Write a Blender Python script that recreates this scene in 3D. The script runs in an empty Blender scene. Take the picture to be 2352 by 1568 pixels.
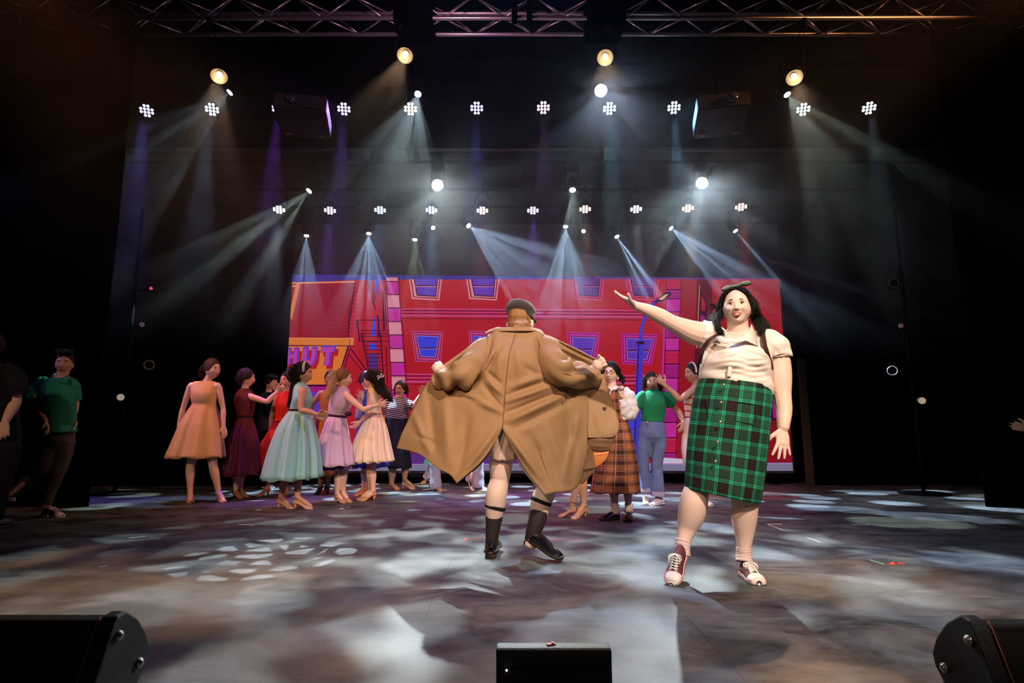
import bpy, bmesh, math, random
import numpy as np
from mathutils import Vector, Matrix
random.seed(7)
rng = np.random.default_rng(7)
SC = bpy.context.scene
COL = SC.collection

# ------------------------------------------------------------------ camera
FPX = 1340.0            # focal length in pixels of the 2352 wide frame
CAMH = 0.85
TILT = math.atan(203.0 / FPX)
cam_d = bpy.data.cameras.new('camera')
cam_d.sensor_width = 36.0
cam_d.lens = FPX / 2352 * 36.0
cam_d.clip_start = 0.05
cam = bpy.data.objects.new('camera', cam_d)
cam.location = (0, 0, CAMH)
cam.rotation_euler = (math.pi / 2 + TILT, 0, 0)
COL.objects.link(cam)
SC.camera = cam

def at(px, py, Y):
    """World point seen at pixel (px, py) of the frame, on the plane at distance Y from the stage edge."""
    u = (px - 1176) / FPX; v = (784 - py) / FPX
    dy = math.cos(TILT) - v * math.sin(TILT); dz = math.sin(TILT) + v * math.cos(TILT)
    k = Y / dy
    return Vector((u * k, Y, CAMH + dz * k))

def ppm(px, py, Y):
    """pixels per metre at that point"""
    v = (784 - py) / FPX
    k = Y / (math.cos(TILT) - v * math.sin(TILT))
    return FPX / k

def floor_y(py):
    """distance of the floor point seen at pixel row py"""
    v = (784 - py) / FPX
    dy = math.cos(TILT) - v * math.sin(TILT); dz = math.sin(TILT) + v * math.cos(TILT)
    return -CAMH / dz * dy

# ------------------------------------------------------------------ world, colour management
w = bpy.data.worlds.new('world'); SC.world = w
w.use_nodes = True
w.node_tree.nodes['Background'].inputs[0].default_value = (0.5, 0.55, 0.9, 1)
w.node_tree.nodes['Background'].inputs[1].default_value = 0.003
SC.view_settings.view_transform = 'Standard'
SC.view_settings.look = 'None'
SC.view_settings.gamma = 1.0
SC.view_settings.use_curve_mapping = False
SC.view_settings.exposure = 0.0
cy = SC.cycles
cy.max_bounces = 3; cy.diffuse_bounces = 2; cy.glossy_bounces = 2; cy.transmission_bounces = 2
cy.volume_bounces = 0; cy.transparent_max_bounces = 6
cy.use_light_tree = True
cy.sample_clamp_indirect = 3.0
cy.sample_clamp_direct = 40.0
cy.use_denoising = True
cy.denoising_input_passes = 'RGB_ALBEDO'
cy.caustics_reflective = False; cy.caustics_refractive = False

# ------------------------------------------------------------------ lights
def spot(name, loc, aim, power, color, size_deg, blend=0.3, radius=0.04, gobo=None, scale=6.0, seed=0.0, volume=1.0, lo=0.42, hi=0.6):
    d = bpy.data.lights.new(name, 'SPOT')
    d.energy = power; d.color = color; d.spot_size = math.radians(size_deg); d.spot_blend = blend
    d.shadow_soft_size = radius
    o = bpy.data.objects.new(name, d); COL.objects.link(o)
    o.location = loc
    o.rotation_euler = (Vector(aim) - Vector(loc)).to_track_quat('-Z', 'Y').to_euler()
    if gobo:
        d.use_nodes = True
        nt = d.node_tree; em = nt.nodes['Emission']
        tc = nt.nodes.new('ShaderNodeTexCoord')
        sep = nt.nodes.new('ShaderNodeSeparateXYZ'); nt.links.new(tc.outputs['Normal'], sep.inputs[0])
        dx = nt.nodes.new('ShaderNodeMath'); dx.operation = 'DIVIDE'
        dy = nt.nodes.new('ShaderNodeMath'); dy.operation = 'DIVIDE'
        nt.links.new(sep.outputs[0], dx.inputs[0]); nt.links.new(sep.outputs[2], dx.inputs[1])
        nt.links.new(sep.outputs[1], dy.inputs[0]); nt.links.new(sep.outputs[2], dy.inputs[1])
        cmb = nt.nodes.new('ShaderNodeCombineXYZ')
        nt.links.new(dx.outputs[0], cmb.inputs[0]); nt.links.new(dy.outputs[0], cmb.inputs[1])
        cmb.inputs[2].default_value = seed
        ramp = nt.nodes.new('ShaderNodeMapRange'); ramp.interpolation_type = 'SMOOTHSTEP'
        if gobo == 'cells':
            t = nt.nodes.new('ShaderNodeTexVoronoi'); t.feature = 'DISTANCE_TO_EDGE'
            t.inputs['Scale'].default_value = scale
            nt.links.new(cmb.outputs[0], t.inputs['Vector']); out = t.outputs[0]
        elif gobo == 'dots':
            t = nt.nodes.new('ShaderNodeTexVoronoi'); t.feature = 'F1'; t.voronoi_dimensions = '2D'
            t.inputs['Scale'].default_value = scale; t.inputs['Randomness'].default_value = 0.9
            of = nt.nodes.new('ShaderNodeVectorMath'); of.operation = 'ADD'; of.inputs[1].default_value = (seed, seed * 0.7, 0)
            nt.links.new(cmb.outputs[0], of.inputs[0]); nt.links.new(of.outputs[0], t.inputs['Vector'])
            inv = nt.nodes.new('ShaderNodeMath'); inv.operation = 'SUBTRACT'; inv.inputs[0].default_value = 1.0
            nt.links.new(t.outputs[0], inv.inputs[1]); out = inv.outputs[0]
        else:
            t = nt.nodes.new('ShaderNodeTexNoise'); t.inputs['Scale'].default_value = scale
            t.inputs['Detail'].default_value = 1.5
            nt.links.new(cmb.outputs[0], t.inputs['Vector']); out = t.outputs[0]
        nt.links.new(out, ramp.inputs['Value'])
        ramp.inputs['From Min'].default_value = lo; ramp.inputs['From Max'].default_value = hi
        ramp.inputs['To Min'].default_value = 0.02; ramp.inputs['To Max'].default_value = 1.0
        nt.links.new(ramp.outputs[0], em.inputs['Strength'])
    return o

WARM = (1.0, 0.72, 0.45); COOL = (0.52, 0.74, 1.0); GRN = (0.74, 1.0, 0.84)
PURP = (0.30, 0.08, 1.0); BLUE = (0.10, 0.25, 1.0)
# front of house key lights, warm, from above and behind the audience side
spot('key_light', (3.0, -3.2, 6.6), (0.9, 3.8, 1.0), 3600, (1.0, 0.82, 0.66), 30, 0.6, 0.10)
spot('key_light', (-3.4, -4.0, 5.6), (1.0, 3.6, 1.1), 1300, (1.0, 0.78, 0.60), 26, 0.6, 0.10)
spot('wash_light', (-3.4, -6.0, 5.6), (-3.0, 7.0, 0.55), 1500, (1.0, 0.60, 0.34), 16, 0.5, 0.2)
spot('wash_light', (-1.2, -6.0, 5.6), (-0.9, 7.0, 0.55), 1500, (1.0, 0.60, 0.34), 16, 0.5, 0.2)
spot('wash_light', (1.5, -6.0, 5.6), (1.9, 6.4, 0.6), 1300, (1.0, 0.64, 0.40), 16, 0.5, 0.2)
spot('wash_light', (-4.6, -6.0, 5.6), (-5.0, 6.1, 0.7), 420, (1.0, 0.66, 0.5), 12, 0.5, 0.2)
# violet side light from the booms in the wings
spot('side_light', (-6.5, 5.0, 3.6), (-1.5, 7.4, 1.0), 320, (0.42, 0.25, 1.0), 50, 0.8, 0.2)
spot('side_light', (6.5, 5.0, 3.6), (2.0, 7.4, 1.0), 200, (0.55, 0.2, 1.0), 50, 0.8, 0.2)

# moving heads: pixel, distance, floor or air point the head is aimed at, power, colour, beam, gobo scale
MOVERS = []
def mover(px, py, Y, aim, power, color, deg, sc, group, gobo='noise', lo=0.46, hi=0.62, radius=0.012):
    MOVERS.append((at(px, py, Y), Vector(aim), color, group, (px, py)))
    spot('moving_head_beam', at(px, py, Y) + (Vector(aim) - at(px, py, Y)).normalized() * 0.03, aim, power, color, deg, 0.15, radius, gobo, sc, px * 0.013, lo=lo, hi=hi)
YA, YB, YC = 7.6, 8.5, 8.9
D = dict(gobo='dots', lo=0.72, hi=0.80, radius=0.004)
mover(528, 212, YA, (-7.0, 6.3, 1.2), 1700, (0.6, 0.85, 0.95), 44, 4, 'A', **D)
mover(960, 216, YA, (-1.55, 4.3, 0), 1500, (0.7, 0.92, 0.95), 34, 9, 'A', gobo='cells', lo=0.10, hi=0.22)
E = dict(gobo='noise', lo=0.45, hi=0.64, radius=0.035)
mover(1380, 208, YA, (1.0, 2.2, 0), 1900, COOL, 42, 14, 'A', **E)
mover(1808, 217, YA, (5.5, 5.8, 0), 1360, GRN, 50, 4, 'A', **D)
mover(710, 438, YB, (-5.6, 7.0, 0.4), 1700, GRN, 40, 4, 'B', **D)
mover(1005, 425, YB, (0.0, 2.2, 0), 2700, (0.78, 0.92, 0.9), 42, 15, 'B', **E)
mover(1315, 436, YB, (0.9, 6.6, 0), 1190, GRN, 36, 4, 'B', **D)
mover(1612, 420, YB, (1.25, 2.4, 0), 2400, (0.72, 0.9, 0.95), 40, 14, 'B', **E)
mover(704, 541, YC, (-2.95, 8.3, 0), 3269, COOL, 34, 6, 'C', **D)
mover(847, 536, YC, (-2.0, 8.1, 0), 4249, COOL, 48, 6, 'C', **D)
mover(953, 550, YC, (-1.38, 8.3, 0), 1961, (0.75, 1.0, 0.55), 32, 6, 'C', **D)
mover(1076, 518, YC, (1.9, 7.4, 1.6), 7194, COOL, 44, 5, 'C', **D)
mover(1299, 520, YC, (0.72, 8.1, 0), 6211, COOL, 46, 6, 'C', **D)
mover(1417, 543, YC, (3.3, 7.6, 0), 4903, COOL, 26, 6, 'C', **D)
mover(1541, 524, YC, (4.9, 7.4, 1.2), 6540, COOL, 40, 5, 'C', **D)
mover(1689, 530, YC, (5.6, 7.6, 0), 4903, COOL, 16, 6, 'C', **D)

# the crisp patterned pool of the same lamp
q = at(960, 216, YA); spot('moving_head_pattern', q + Vector((0, -0.05, -0.03)), (-1.66, 4.2, 0), 5200, (0.75, 0.92, 1.0), 10.5, 0.1, 0.004, 'cells', 30, 3.1, lo=0.14, hi=0.22)
# rows of LED pars: pixel, colour
YP1, YP2 = 7.95, 8.6
PARS = [(337, 254, YP1, (0.25, 0.16, 1.0)), (487, 251, YP1, (0.45, 0.62, 1.0)), (640, 250, YP1, (0.40, 0.08, 1.0)), (790, 250, YP1, (0.35, 0.15, 1.0)),
        (943, 250, YP1, (1.0, 0.70, 0.50)), (1095, 248, YP1, (0.18, 0.14, 1.0)), (1248, 247, YP1, (0.75, 0.25, 0.9)), (1400, 249, YP1, (0.35, 0.8, 1.0)),
        (1548, 247, YP1, (0.30, 0.7, 1.0)), (1845, 251, YP1, (0.7, 0.85, 1.0)), (1996, 248, YP1, (0.7, 0.85, 1.0)),
        (641, 481, YP2, (0.7, 0.85, 0.9)), (758, 483, YP2, (0.40, 0.15, 1.0)), (873, 482, YP2, (0.08, 0.4, 1.0)), (991, 482, YP2, (0.15, 0.45, 1.0)),
        (1108, 483, YP2, (1.0, 0.45, 0.3)), (1224, 483, YP2, (0.42, 0.10, 1.0)), (1344, 480, YP2, (1.0, 0.35, 0.25)), (1461, 480, YP2, (0.7, 0.6, 0.8)),
        (1580, 478, YP2, (1.0, 0.45, 0.10)), (1702, 475, YP2, (1.0, 0.12, 0.08))]
for (px, py, Y, c) in PARS:
    p = at(px, py, Y)
    spot('led_par_wash', p + Vector((0, -0.03, -0.09)), (p.x * 0.93, p.y - 0.7, 0.0), (800 if c[0] < 0.6 else 260) if Y == YP1 else 700, c, 15, 0.6, 0.05)

# warm conventional spots on the truss
YF = 6.9
FRES = [(503, 176, (-2.2, 3.6, 0)), (930, 128, (-1.6, 2.9, 0)), (1390, 133, (0.5, 2.2, 0)), (1825, 179, (2.2, 2.8, 0))]
for (px, py, aim) in FRES:
    p = at(px, py, YF)
    spot('fresnel_beam', p + (Vector(aim) - p).normalized() * 0.06, aim, 1000, (1.0, 0.62, 0.34), 24, 0.5, 0.04, 'noise', 9, px * 0.01, lo=0.36, hi=0.60)
# unseen warm spots added to make the glow in the high corners
spot('added_corner_glow', (-6.4, 5.0, 6.6), (-4.6, 6.0, 4.6), 1600, (1.0, 0.36, 0.13), 50, 0.9, 0.2)
spot('added_corner_glow', (7.6, 5.2, 6.8), (3.6, 6.4, 4.8), 2000, (1.0, 0.38, 0.13), 30, 0.9, 0.2)

# added spots standing in for par lamp spill on the projector sides
q = at(768, 262, 7.5); spot('added_par_spill', q + Vector((0.28, 0.1, 0.1)), at(730, 262, 7.35), 60, (0.35, 0.2, 1.0), 70, 0.6, 0.04)
q = at(1590, 262, 7.5); spot('added_par_spill', q + Vector((-0.28, 0.1, 0.1)), at(1620, 262, 7.35), 50, (0.2, 0.6, 1.0), 70, 0.6, 0.04)

spot('added_truss_fill', (-1.0, 4.9, 5.2), (-1.0, 6.7, 6.05), 90, (1.0, 0.45, 0.7), 150, 0.5, 0.1)  # added pink spot without a fixture, brightens the truss chords

# blue spot without a fixture, added to tint the middle of the boards
spot('added_blue_fill', (0.0, 5.0, 7.6), (0.3, 5.2, 0.0), 900, (0.16, 0.30, 1.0), 62, 0.8, 0.08)
# ------------------------------------------------------------------ materials
MATS = {}
def mat(name, color=(0.5, 0.5, 0.5), rough=0.6, metal=0.0, spec=0.5, noise=0.0, nscale=30.0, bump=0.0, bscale=60.0, sheen=0.0, sss=0.0, emit=None, estr=1.0, coat=0.0, stretch=(1, 1, 1)):
    if name in MATS: return MATS[name]
    m = bpy.data.materials.new(name); m.use_nodes = True
    nt = m.node_tree; b = nt.nodes['Principled BSDF']
    b.inputs['Base Color'].default_value = (*color, 1)
    b.inputs['Roughness'].default_value = rough
    b.inputs['Metallic'].default_value = metal
    b.inputs['Specular IOR Level'].default_value = spec
    if sheen: b.inputs['Sheen Weight'].default_value = sheen
    if coat: b.inputs['Coat Weight'].default_value = coat
    if sss:
        b.inputs['Subsurface Weight'].default_value = sss
        b.inputs['Subsurface Radius'].default_value = (0.02, 0.008, 0.004)
        b.inputs['Subsurface Scale'].default_value = 0.5
    if emit:
        b.inputs['Emission Color'].default_value = (*emit, 1); b.inputs['Emission Strength'].default_value = estr
    if noise or bump:
        tc = nt.nodes.new('ShaderNodeTexCoord'); mp = nt.nodes.new('ShaderNodeMapping')
        mp.inputs['Scale'].default_value = stretch
        nt.links.new(tc.outputs['Object'], mp.inputs['Vector'])
    if noise:
        n = nt.nodes.new('ShaderNodeTexNoise'); n.inputs['Scale'].default_value = nscale; n.inputs['Detail'].default_value = 4
        nt.links.new(mp.outputs[0], n.inputs['Vector'])
        mx = nt.nodes.new('ShaderNodeMixRGB'); mx.blend_type = 'MIX'
        nt.links.new(n.outputs[0], mx.inputs[0])
        mx.inputs[1].default_value = (*[max(0, c * (1 - noise)) for c in color], 1)
        mx.inputs[2].default_value = (*[min(1, c * (1 + noise)) for c in color], 1)
        nt.links.new(mx.outputs[0], b.inputs['Base Color'])
    if bump:
        n2 = nt.nodes.new('ShaderNodeTexNoise'); n2.inputs['Scale'].default_value = bscale; n2.inputs['Detail'].default_value = 3
        nt.links.new(mp.outputs[0], n2.inputs['Vector'])
        bp = nt.nodes.new('ShaderNodeBump'); bp.inputs['Strength'].default_value = bump; bp.inputs['Distance'].default_value = 0.01
        nt.links.new(n2.outputs[0], bp.inputs['Height']); nt.links.new(bp.outputs[0], b.inputs['Normal'])
    MATS[name] = m
    return m

def emat(name, color, strength):
    if name in MATS: return MATS[name]
    m = bpy.data.materials.new(name); m.use_nodes = True
    nt = m.node_tree
    for n in list(nt.nodes): nt.nodes.remove(n)
    e = nt.nodes.new('ShaderNodeEmission'); o = nt.nodes.new('ShaderNodeOutputMaterial')
    e.inputs[0].default_value = (*color, 1); e.inputs[1].default_value = strength
    nt.links.new(e.outputs[0], o.inputs[0])
    MATS[name] = m
    return m

# ------------------------------------------------------------------ objects
def tag(o, label=None, cat=None, group=None, kind=None):
    if label: o['label'] = label
    if cat: o['category'] = cat
    if group: o['group'] = group
    if kind: o['kind'] = kind
    return o

def empty(name, loc, label=None, cat=None, group=None):
    o = bpy.data.objects.new(name, None); COL.objects.link(o)
    o.location = loc; o.empty_display_size = 0.1
    return tag(o, label, cat, group)

def obj(name, V, F, mats, parent=None, smooth=True, mi=None, label=None):
    """V in world coordinates; parented objects keep their world place"""
    me = bpy.data.meshes.new(name)
    me.from_pydata([tuple(map(float, v)) for v in V], [], [tuple(int(i) for i in f) for f in F])
    if not isinstance(mats, (list, tuple)): mats = [mats]
    for m in mats: me.materials.append(m)
    if mi is not None: me.polygons.foreach_set('material_index', [int(i) for i in mi])
    if smooth: me.polygons.foreach_set('use_smooth', [True] * len(me.polygons))
    me.update()
    o = bpy.data.objects.new(name, me); COL.objects.link(o)
    if parent is not None:
        r = parent
        off = Vector((0, 0, 0))
        while r is not None:
            off += Vector(r.location); r = r.parent
        o.parent = parent
        o.location = -off if parent.type == 'EMPTY' or True else off
    if label: o['label'] = label
    return o

class MB:
    """collects shapes into one mesh"""
    def __init__(s): s.V = []; s.F = []; s.M = []
    def add(s, V, F, m=0):
        n = len(s.V); s.V.extend([tuple(v) for v in V]); s.F.extend([tuple(i + n for i in f) for f in F]); s.M.extend([m] * len(F)); return s
    def box(s, c, size, R=None, m=0, bev=0.0):
        c = Vector(c); hx, hy, hz = [k / 2 for k in size]
        if bev > 0:
            bm = bmesh.new(); bmesh.ops.create_cube(bm, size=1)
            for v in bm.verts: v.co = Vector((v.co.x * hx * 2, v.co.y * hy * 2, v.co.z * hz * 2))
            bmesh.ops.bevel(bm, geom=list(bm.edges), offset=bev, segments=2, affect='EDGES')
            bm.verts.ensure_lookup_table()
            V = [v.co.copy() for v in bm.verts]; F = [[v.index for v in f.verts] for f in bm.faces]; bm.free()
        else:
            V = [Vector((x * hx, y * hy, z * hz)) for x in (-1, 1) for y in (-1, 1) for z in (-1, 1)]
            F = [(0, 1, 3, 2), (4, 6, 7, 5), (0, 4, 5, 1), (2, 3, 7, 6), (0, 2, 6, 4), (1, 5, 7, 3)]
        if R is not None: V = [R @ v for v in V]
        return s.add([v + c for v in V], F, m)
    def tube(s, pts, rad, n=10, m=0, caps=True):
        V, F = tube(pts, rad, n, caps=caps); return s.add(V, F, m)
    def cyl(s, a, b, r, n=16, m=0, r2=None):
        a = Vector(a); b = Vector(b)
        d = (b - a).normalized(); q = d.to_track_quat('Z', 'Y')
        r2 = r if r2 is None else r2
        V = [a + q @ Vector((math.cos(2 * math.pi * i / n) * r, math.sin(2 * math.pi * i / n) * r, 0)) for i in range(n)]
        V += [b + q @ Vector((math.cos(2 * math.pi * i / n) * r2, math.sin(2 * math.pi * i / n) * r2, 0)) for i in range(n)]
        F = [(i, (i + 1) % n, n + (i + 1) % n, n + i) for i in range(n)] + [tuple(range(n))[::-1], tuple(range(n, 2 * n))]
        return s.add(V, F, m)
    def ell(s, c, r, R=None, nu=16, nv=10, m=0):
        V, F = ellipsoid(c, r, R, nu, nv); return s.add(V, F, m)
    def build(s, name, mats, parent=None, smooth=True, label=None):
        return obj(name, s.V, s.F, mats, parent, smooth, s.M, label)

def ellipsoid(c, r, R=None, nu=16, nv=10):
    c = Vector(c)
    if not hasattr(r, '__len__'): r = (r, r, r)
    V = [Vector((0, 0, r[2]))]
    for j in range(1, nv):
        t = math.pi * j / nv
        for i in range(nu):
            p = 2 * math.pi * i / nu
            V.append(Vector((r[0] * math.sin(t) * math.cos(p), r[1] * math.sin(t) * math.sin(p), r[2] * math.cos(t))))
    V.append(Vector((0, 0, -r[2])))
    F = [(0, 1 + i, 1 + (i + 1) % nu) for i in range(nu)]
    for j in range(nv - 2):
        for i in range(nu):
            a = 1 + j * nu + i; b = 1 + j * nu + (i + 1) % nu
            F.append((a, a + nu, b + nu, b))
    L = len(V) - 1; k = 1 + (nv - 2) * nu
    F += [(k + (i + 1) % nu, k + i, L) for i in range(nu)]
    if R is not None: V = [R @ v for v in V]
    return [v + c for v in V], F

def catmull(P, n):
    """points resampled with n steps per segment (works on any dimension)"""
    P = np.array(P, float)
    out = []
    for i in range(len(P) - 1):
        p0 = P[i - 1] if i > 0 else 2 * P[0] - P[1]
        p1, p2 = P[i], P[i + 1]
        p3 = P[i + 2] if i + 2 < len(P) else 2 * P[-1] - P[-2]
        for k in range(n):
            t = k / n
            out.append(0.5 * ((2 * p1) + (-p0 + p2) * t + (2 * p0 - 5 * p1 + 4 * p2 - p3) * t * t + (-p0 + 3 * p1 - 3 * p2 + p3) * t ** 3))
    out.append(P[-1])
    return np.array(out)

def tube(pts, rad, n=10, caps=True, ref=None):
    """loft along pts; rad: number, list of numbers, or list of (ra, rb) with ra along the ref axis"""
    pts = [Vector(p) for p in pts]; N = len(pts)
    if not hasattr(rad, '__len__'): rad = [rad] * N
    rad = [(r, r) if not hasattr(r, '__len__') else (r[0], r[1]) for r in rad]
    V = []; F = []
    prev = None
    for i in range(N):
        d = (pts[min(i + 1, N - 1)] - pts[max(i - 1, 0)])
        d = d.normalized() if d.length > 1e-9 else Vector((0, 0, 1))
        if ref is not None:
            a = Vector(ref); a = a - d * a.dot(d)
            if a.length < 0.15:
                a = prev if prev is not None else d.orthogonal()
                a = a - d * a.dot(d)
        elif prev is None:
            a = d.orthogonal()
        else:
            a = prev - d * prev.dot(d)
        a.normalize(); prev = a.copy(); b = d.cross(a)
        for k in range(n):
            t = 2 * math.pi * k / n
            V.append(pts[i] + a * (math.cos(t) * rad[i][0]) + b * (math.sin(t) * rad[i][1]))
    for i in range(N - 1):
        for k in range(n):
            F.append((i * n + k, i * n + (k + 1) % n, (i + 1) * n + (k + 1) % n, (i + 1) * n + k))
    if caps:
        d0 = (pts[0] - pts[1]).normalized() * min(rad[0]) * 0.6; d1 = (pts[-1] - pts[-2]).normalized() * min(rad[-1]) * 0.6
        for base, c, dd, flip in ((0, pts[0], d0, True), ((N - 1) * n, pts[-1], d1, False)):
            s = len(V)
            for k in range(n):
                V.append(c + (V[base + k] - c) * 0.7 + dd * 0.7)
            V.append(c + dd)
            for k in range(n):
                q = (base + k, base + (k + 1) % n, s + (k + 1) % n, s + k)
                t3 = (s + k, s + (k + 1) % n, s + n)
                F.append(q[::-1] if flip else q); F.append(t3[::-1] if flip else t3)
    return V, F

def smooth_tube(pts, rad, n=14, seg=5, caps=True, ref=None):
    P = catmull([tuple(p) for p in pts], seg)
    if not hasattr(rad, '__len__'): rad = [rad] * len(pts)
    r = catmull([(x, x) if not hasattr(x, '__len__') else tuple(x) for x in rad], seg)
    return tube(P, [tuple(np.maximum(x, 0.0005)) for x in r], n, caps, ref)

def remesh(o, vox, smooth_it=4, fac=0.5):
    m = o.modifiers.new('remesh', 'REMESH'); m.mode = 'VOXEL'; m.voxel_size = vox; m.use_smooth_shade = True
    if smooth_it:
        s = o.modifiers.new('smooth', 'SMOOTH'); s.iterations = smooth_it; s.factor = fac
    return o

def solid(o, t=0.004, offset=0.0):
    s = o.modifiers.new('solidify', 'SOLIDIFY'); s.thickness = t; s.offset = offset
    return o

def grid_faces(nr, nc, wrap=False, base=0):
    F = []
    for i in range(nr - 1):
        for j in range(nc if wrap else nc - 1):
            F.append((base + i * nc + j, base + i * nc + (j + 1) % nc, base + (i + 1) * nc + (j + 1) % nc, base + (i + 1) * nc + j))
    return F

def rot_to(fwd, up=(0, 0, 1)):
    """matrix whose columns are right, forward, up"""
    f = Vector(fwd).normalized(); u = Vector(up)
    r = f.cross(u).normalized(); u = r.cross(f)
    return Matrix((r, f, u)).transposed()
# ------------------------------------------------------------------ the stage shell
BLACK = mat('black_cloth', (0.0005, 0.0005, 0.0006), 1.0, spec=0.0)
DARKM = mat('black_metal', (0.0025, 0.0025, 0.003), 0.7, spec=0.06)
def floor_mat():
    m = bpy.data.materials.new('stage_floor_paint'); m.use_nodes = True
    nt = m.node_tree; b = nt.nodes['Principled BSDF']
    geo = nt.nodes.new('ShaderNodeNewGeometry')
    mp = nt.nodes.new('ShaderNodeMapping'); mp.inputs['Scale'].default_value = (0.8, 1.3, 1)
    nt.links.new(geo.outputs['Position'], mp.inputs['Vector'])
    n1 = nt.nodes.new('ShaderNodeTexNoise'); n1.inputs['Scale'].default_value = 2.4; n1.inputs['Detail'].default_value = 9; n1.inputs['Roughness'].default_value = 0.72; n1.inputs['Distortion'].default_value = 0.6
    nt.links.new(mp.outputs[0], n1.inputs['Vector'])
    r1 = nt.nodes.new('ShaderNodeValToRGB')
    r1.color_ramp.elements[0].position = 0.38; r1.color_ramp.elements[0].color = (0.022, 0.022, 0.024, 1)
    r1.color_ramp.elements[1].position = 0.66; r1.color_ramp.elements[1].color = (0.15, 0.143, 0.135, 1)
    nt.links.new(n1.outputs[0], r1.inputs[0])
    # fine scuffs
    mp2 = nt.nodes.new('ShaderNodeMapping'); mp2.inputs['Scale'].default_value = (3, 26, 1); mp2.inputs['Rotation'].default_value = (0, 0, 0.12)
    nt.links.new(geo.outputs['Position'], mp2.inputs['Vector'])
    n2 = nt.nodes.new('ShaderNodeTexNoise'); n2.inputs['Scale'].default_value = 4; n2.inputs['Detail'].default_value = 5
    nt.links.new(mp2.outputs[0], n2.inputs['Vector'])
    r2 = nt.nodes.new('ShaderNodeValToRGB')
    r2.color_ramp.elements[0].position = 0.60; r2.color_ramp.elements[0].color = (0, 0, 0, 1)
    r2.color_ramp.elements[1].position = 0.78; r2.color_ramp.elements[1].color = (1, 1, 1, 1)
    nt.links.new(n2.outputs[0], r2.inputs[0])
    mx = nt.nodes.new('ShaderNodeMixRGB'); mx.inputs[2].default_value = (0.20, 0.19, 0.175, 1)
    sc = nt.nodes.new('ShaderNodeMath'); sc.operation = 'MULTIPLY'; sc.inputs[1].default_value = 0.45
    nt.links.new(r2.outputs[0], sc.inputs[0]); nt.links.new(sc.outputs[0], mx.inputs[0]); nt.links.new(r1.outputs[0], mx.inputs[1])
    # board joints: large sheets
    br = nt.nodes.new('ShaderNodeTexBrick'); br.inputs['Scale'].default_value = 1.0
    br.inputs['Color1'].default_value = (1, 1, 1, 1); br.inputs['Color2'].default_value = (0.92, 0.92, 0.92, 1); br.inputs['Mortar'].default_value = (0.45, 0.45, 0.45, 1)
    br.inputs['Mortar Size'].default_value = 0.003; br.inputs['Brick Width'].default_value = 2.4; br.inputs['Row Height'].default_value = 1.2
    mpb = nt.nodes.new('ShaderNodeMapping'); mpb.inputs['Rotation'].default_value = (0, 0, 0.0); mpb.inputs['Location'].default_value = (0.4, 0.75, 0)
    nt.links.new(geo.outputs['Position'], mpb.inputs['Vector']); nt.links.new(mpb.outputs[0], br.inputs['Vector'])
    mu = nt.nodes.new('ShaderNodeMixRGB'); mu.blend_type = 'MULTIPLY'; mu.inputs[0].default_value = 1
    nt.links.new(mx.outputs[0], mu.inputs[1]); nt.links.new(br.outputs[0], mu.inputs[2])
    nt.links.new(mu.outputs[0], b.inputs['Base Color'])
    mr = nt.nodes.new('ShaderNodeMapRange'); mr.inputs['To Min'].default_value = 0.38; mr.inputs['To Max'].default_value = 0.62
    nt.links.new(n1.outputs[0], mr.inputs[0]); nt.links.new(mr.outputs[0], b.inputs['Roughness'])
    b.inputs['Specular IOR Level'].default_value = 0.45
    bp = nt.nodes.new('ShaderNodeBump'); bp.inputs['Strength'].default_value = 0.12; bp.inputs['Distance'].default_value = 0.01
    nt.links.new(n2.outputs[0], bp.inputs['Height']); nt.links.new(bp.outputs[0], b.inputs['Normal'])
    return m
FLOOR = floor_mat()
WX = 9.0; BY = 10.6; CZ = 8.6; FY = -0.2
def slab(name, c, size, m):
    return tag(MB().box(c, size).build(name, m, smooth=False), kind='structure')
slab('floor', (0, (FY + BY) / 2, -0.1), (2 * WX, BY - FY, 0.2), FLOOR)
slab('wall_back', (0, BY + 0.1, CZ / 2), (2 * WX, 0.2, CZ), BLACK)
slab('wall_left', (-WX - 0.1, (FY + BY) / 2, CZ / 2), (0.2, BY - FY, CZ), BLACK)
slab('wall_right', (WX + 0.1, (FY + BY) / 2, CZ / 2), (0.2, BY - FY, CZ), BLACK)
slab('ceiling', (0, (FY + BY) / 2, CZ + 0.1), (2 * WX, BY - FY, 0.2), BLACK)

def curtain(name, x0, x1, Y, z0, z1, label, fold=0.14, amp=0.05):
    n = max(8, int((x1 - x0) / fold * 8)); nr = 8
    V = []
    for i in range(nr):
        z = z0 + (z1 - z0) * i / (nr - 1)
        for j in range(n):
            x = x0 + (x1 - x0) * j / (n - 1)
            ph = x / fold * 2 * math.pi
            V.append((x, Y + amp * math.sin(ph + 0.8 * math.sin(x * 3.1)) * (1 - 0.25 * i / nr) + 0.01 * math.sin(z * 2 + x * 5), z))
    o = solid(obj(name, V, grid_faces(nr, n), BLACK), 0.006)
    return tag(o, label, 'curtain')
curtain('stage_curtain', -8.6, -4.75, 6.75, 0.0, 7.6, 'black masking curtain nearest the audience, behind the person in the green polo shirt')
curtain('stage_curtain', 5.3, 8.6, 6.75, 0.0, 7.6, 'black masking curtain nearest the audience, behind the hand entering at the frame edge')
curtain('stage_curtain', -8.6, -3.82, 9.15, 0.0, 7.4, 'black masking curtain hanging just beside the lettered end of the painted backdrop picture', amp=0.015)
curtain('stage_curtain', 4.7, 8.6, 9.3, 0.0, 7.4, 'black masking curtain hanging beside the brick end of the backdrop picture', amp=0.015)
curtain('stage_border', -7.6, 7.6, 8.25, 5.05, 7.6, 'black cloth border hanging behind the upper row of par lamps', fold=0.5, amp=0.008)
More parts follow.
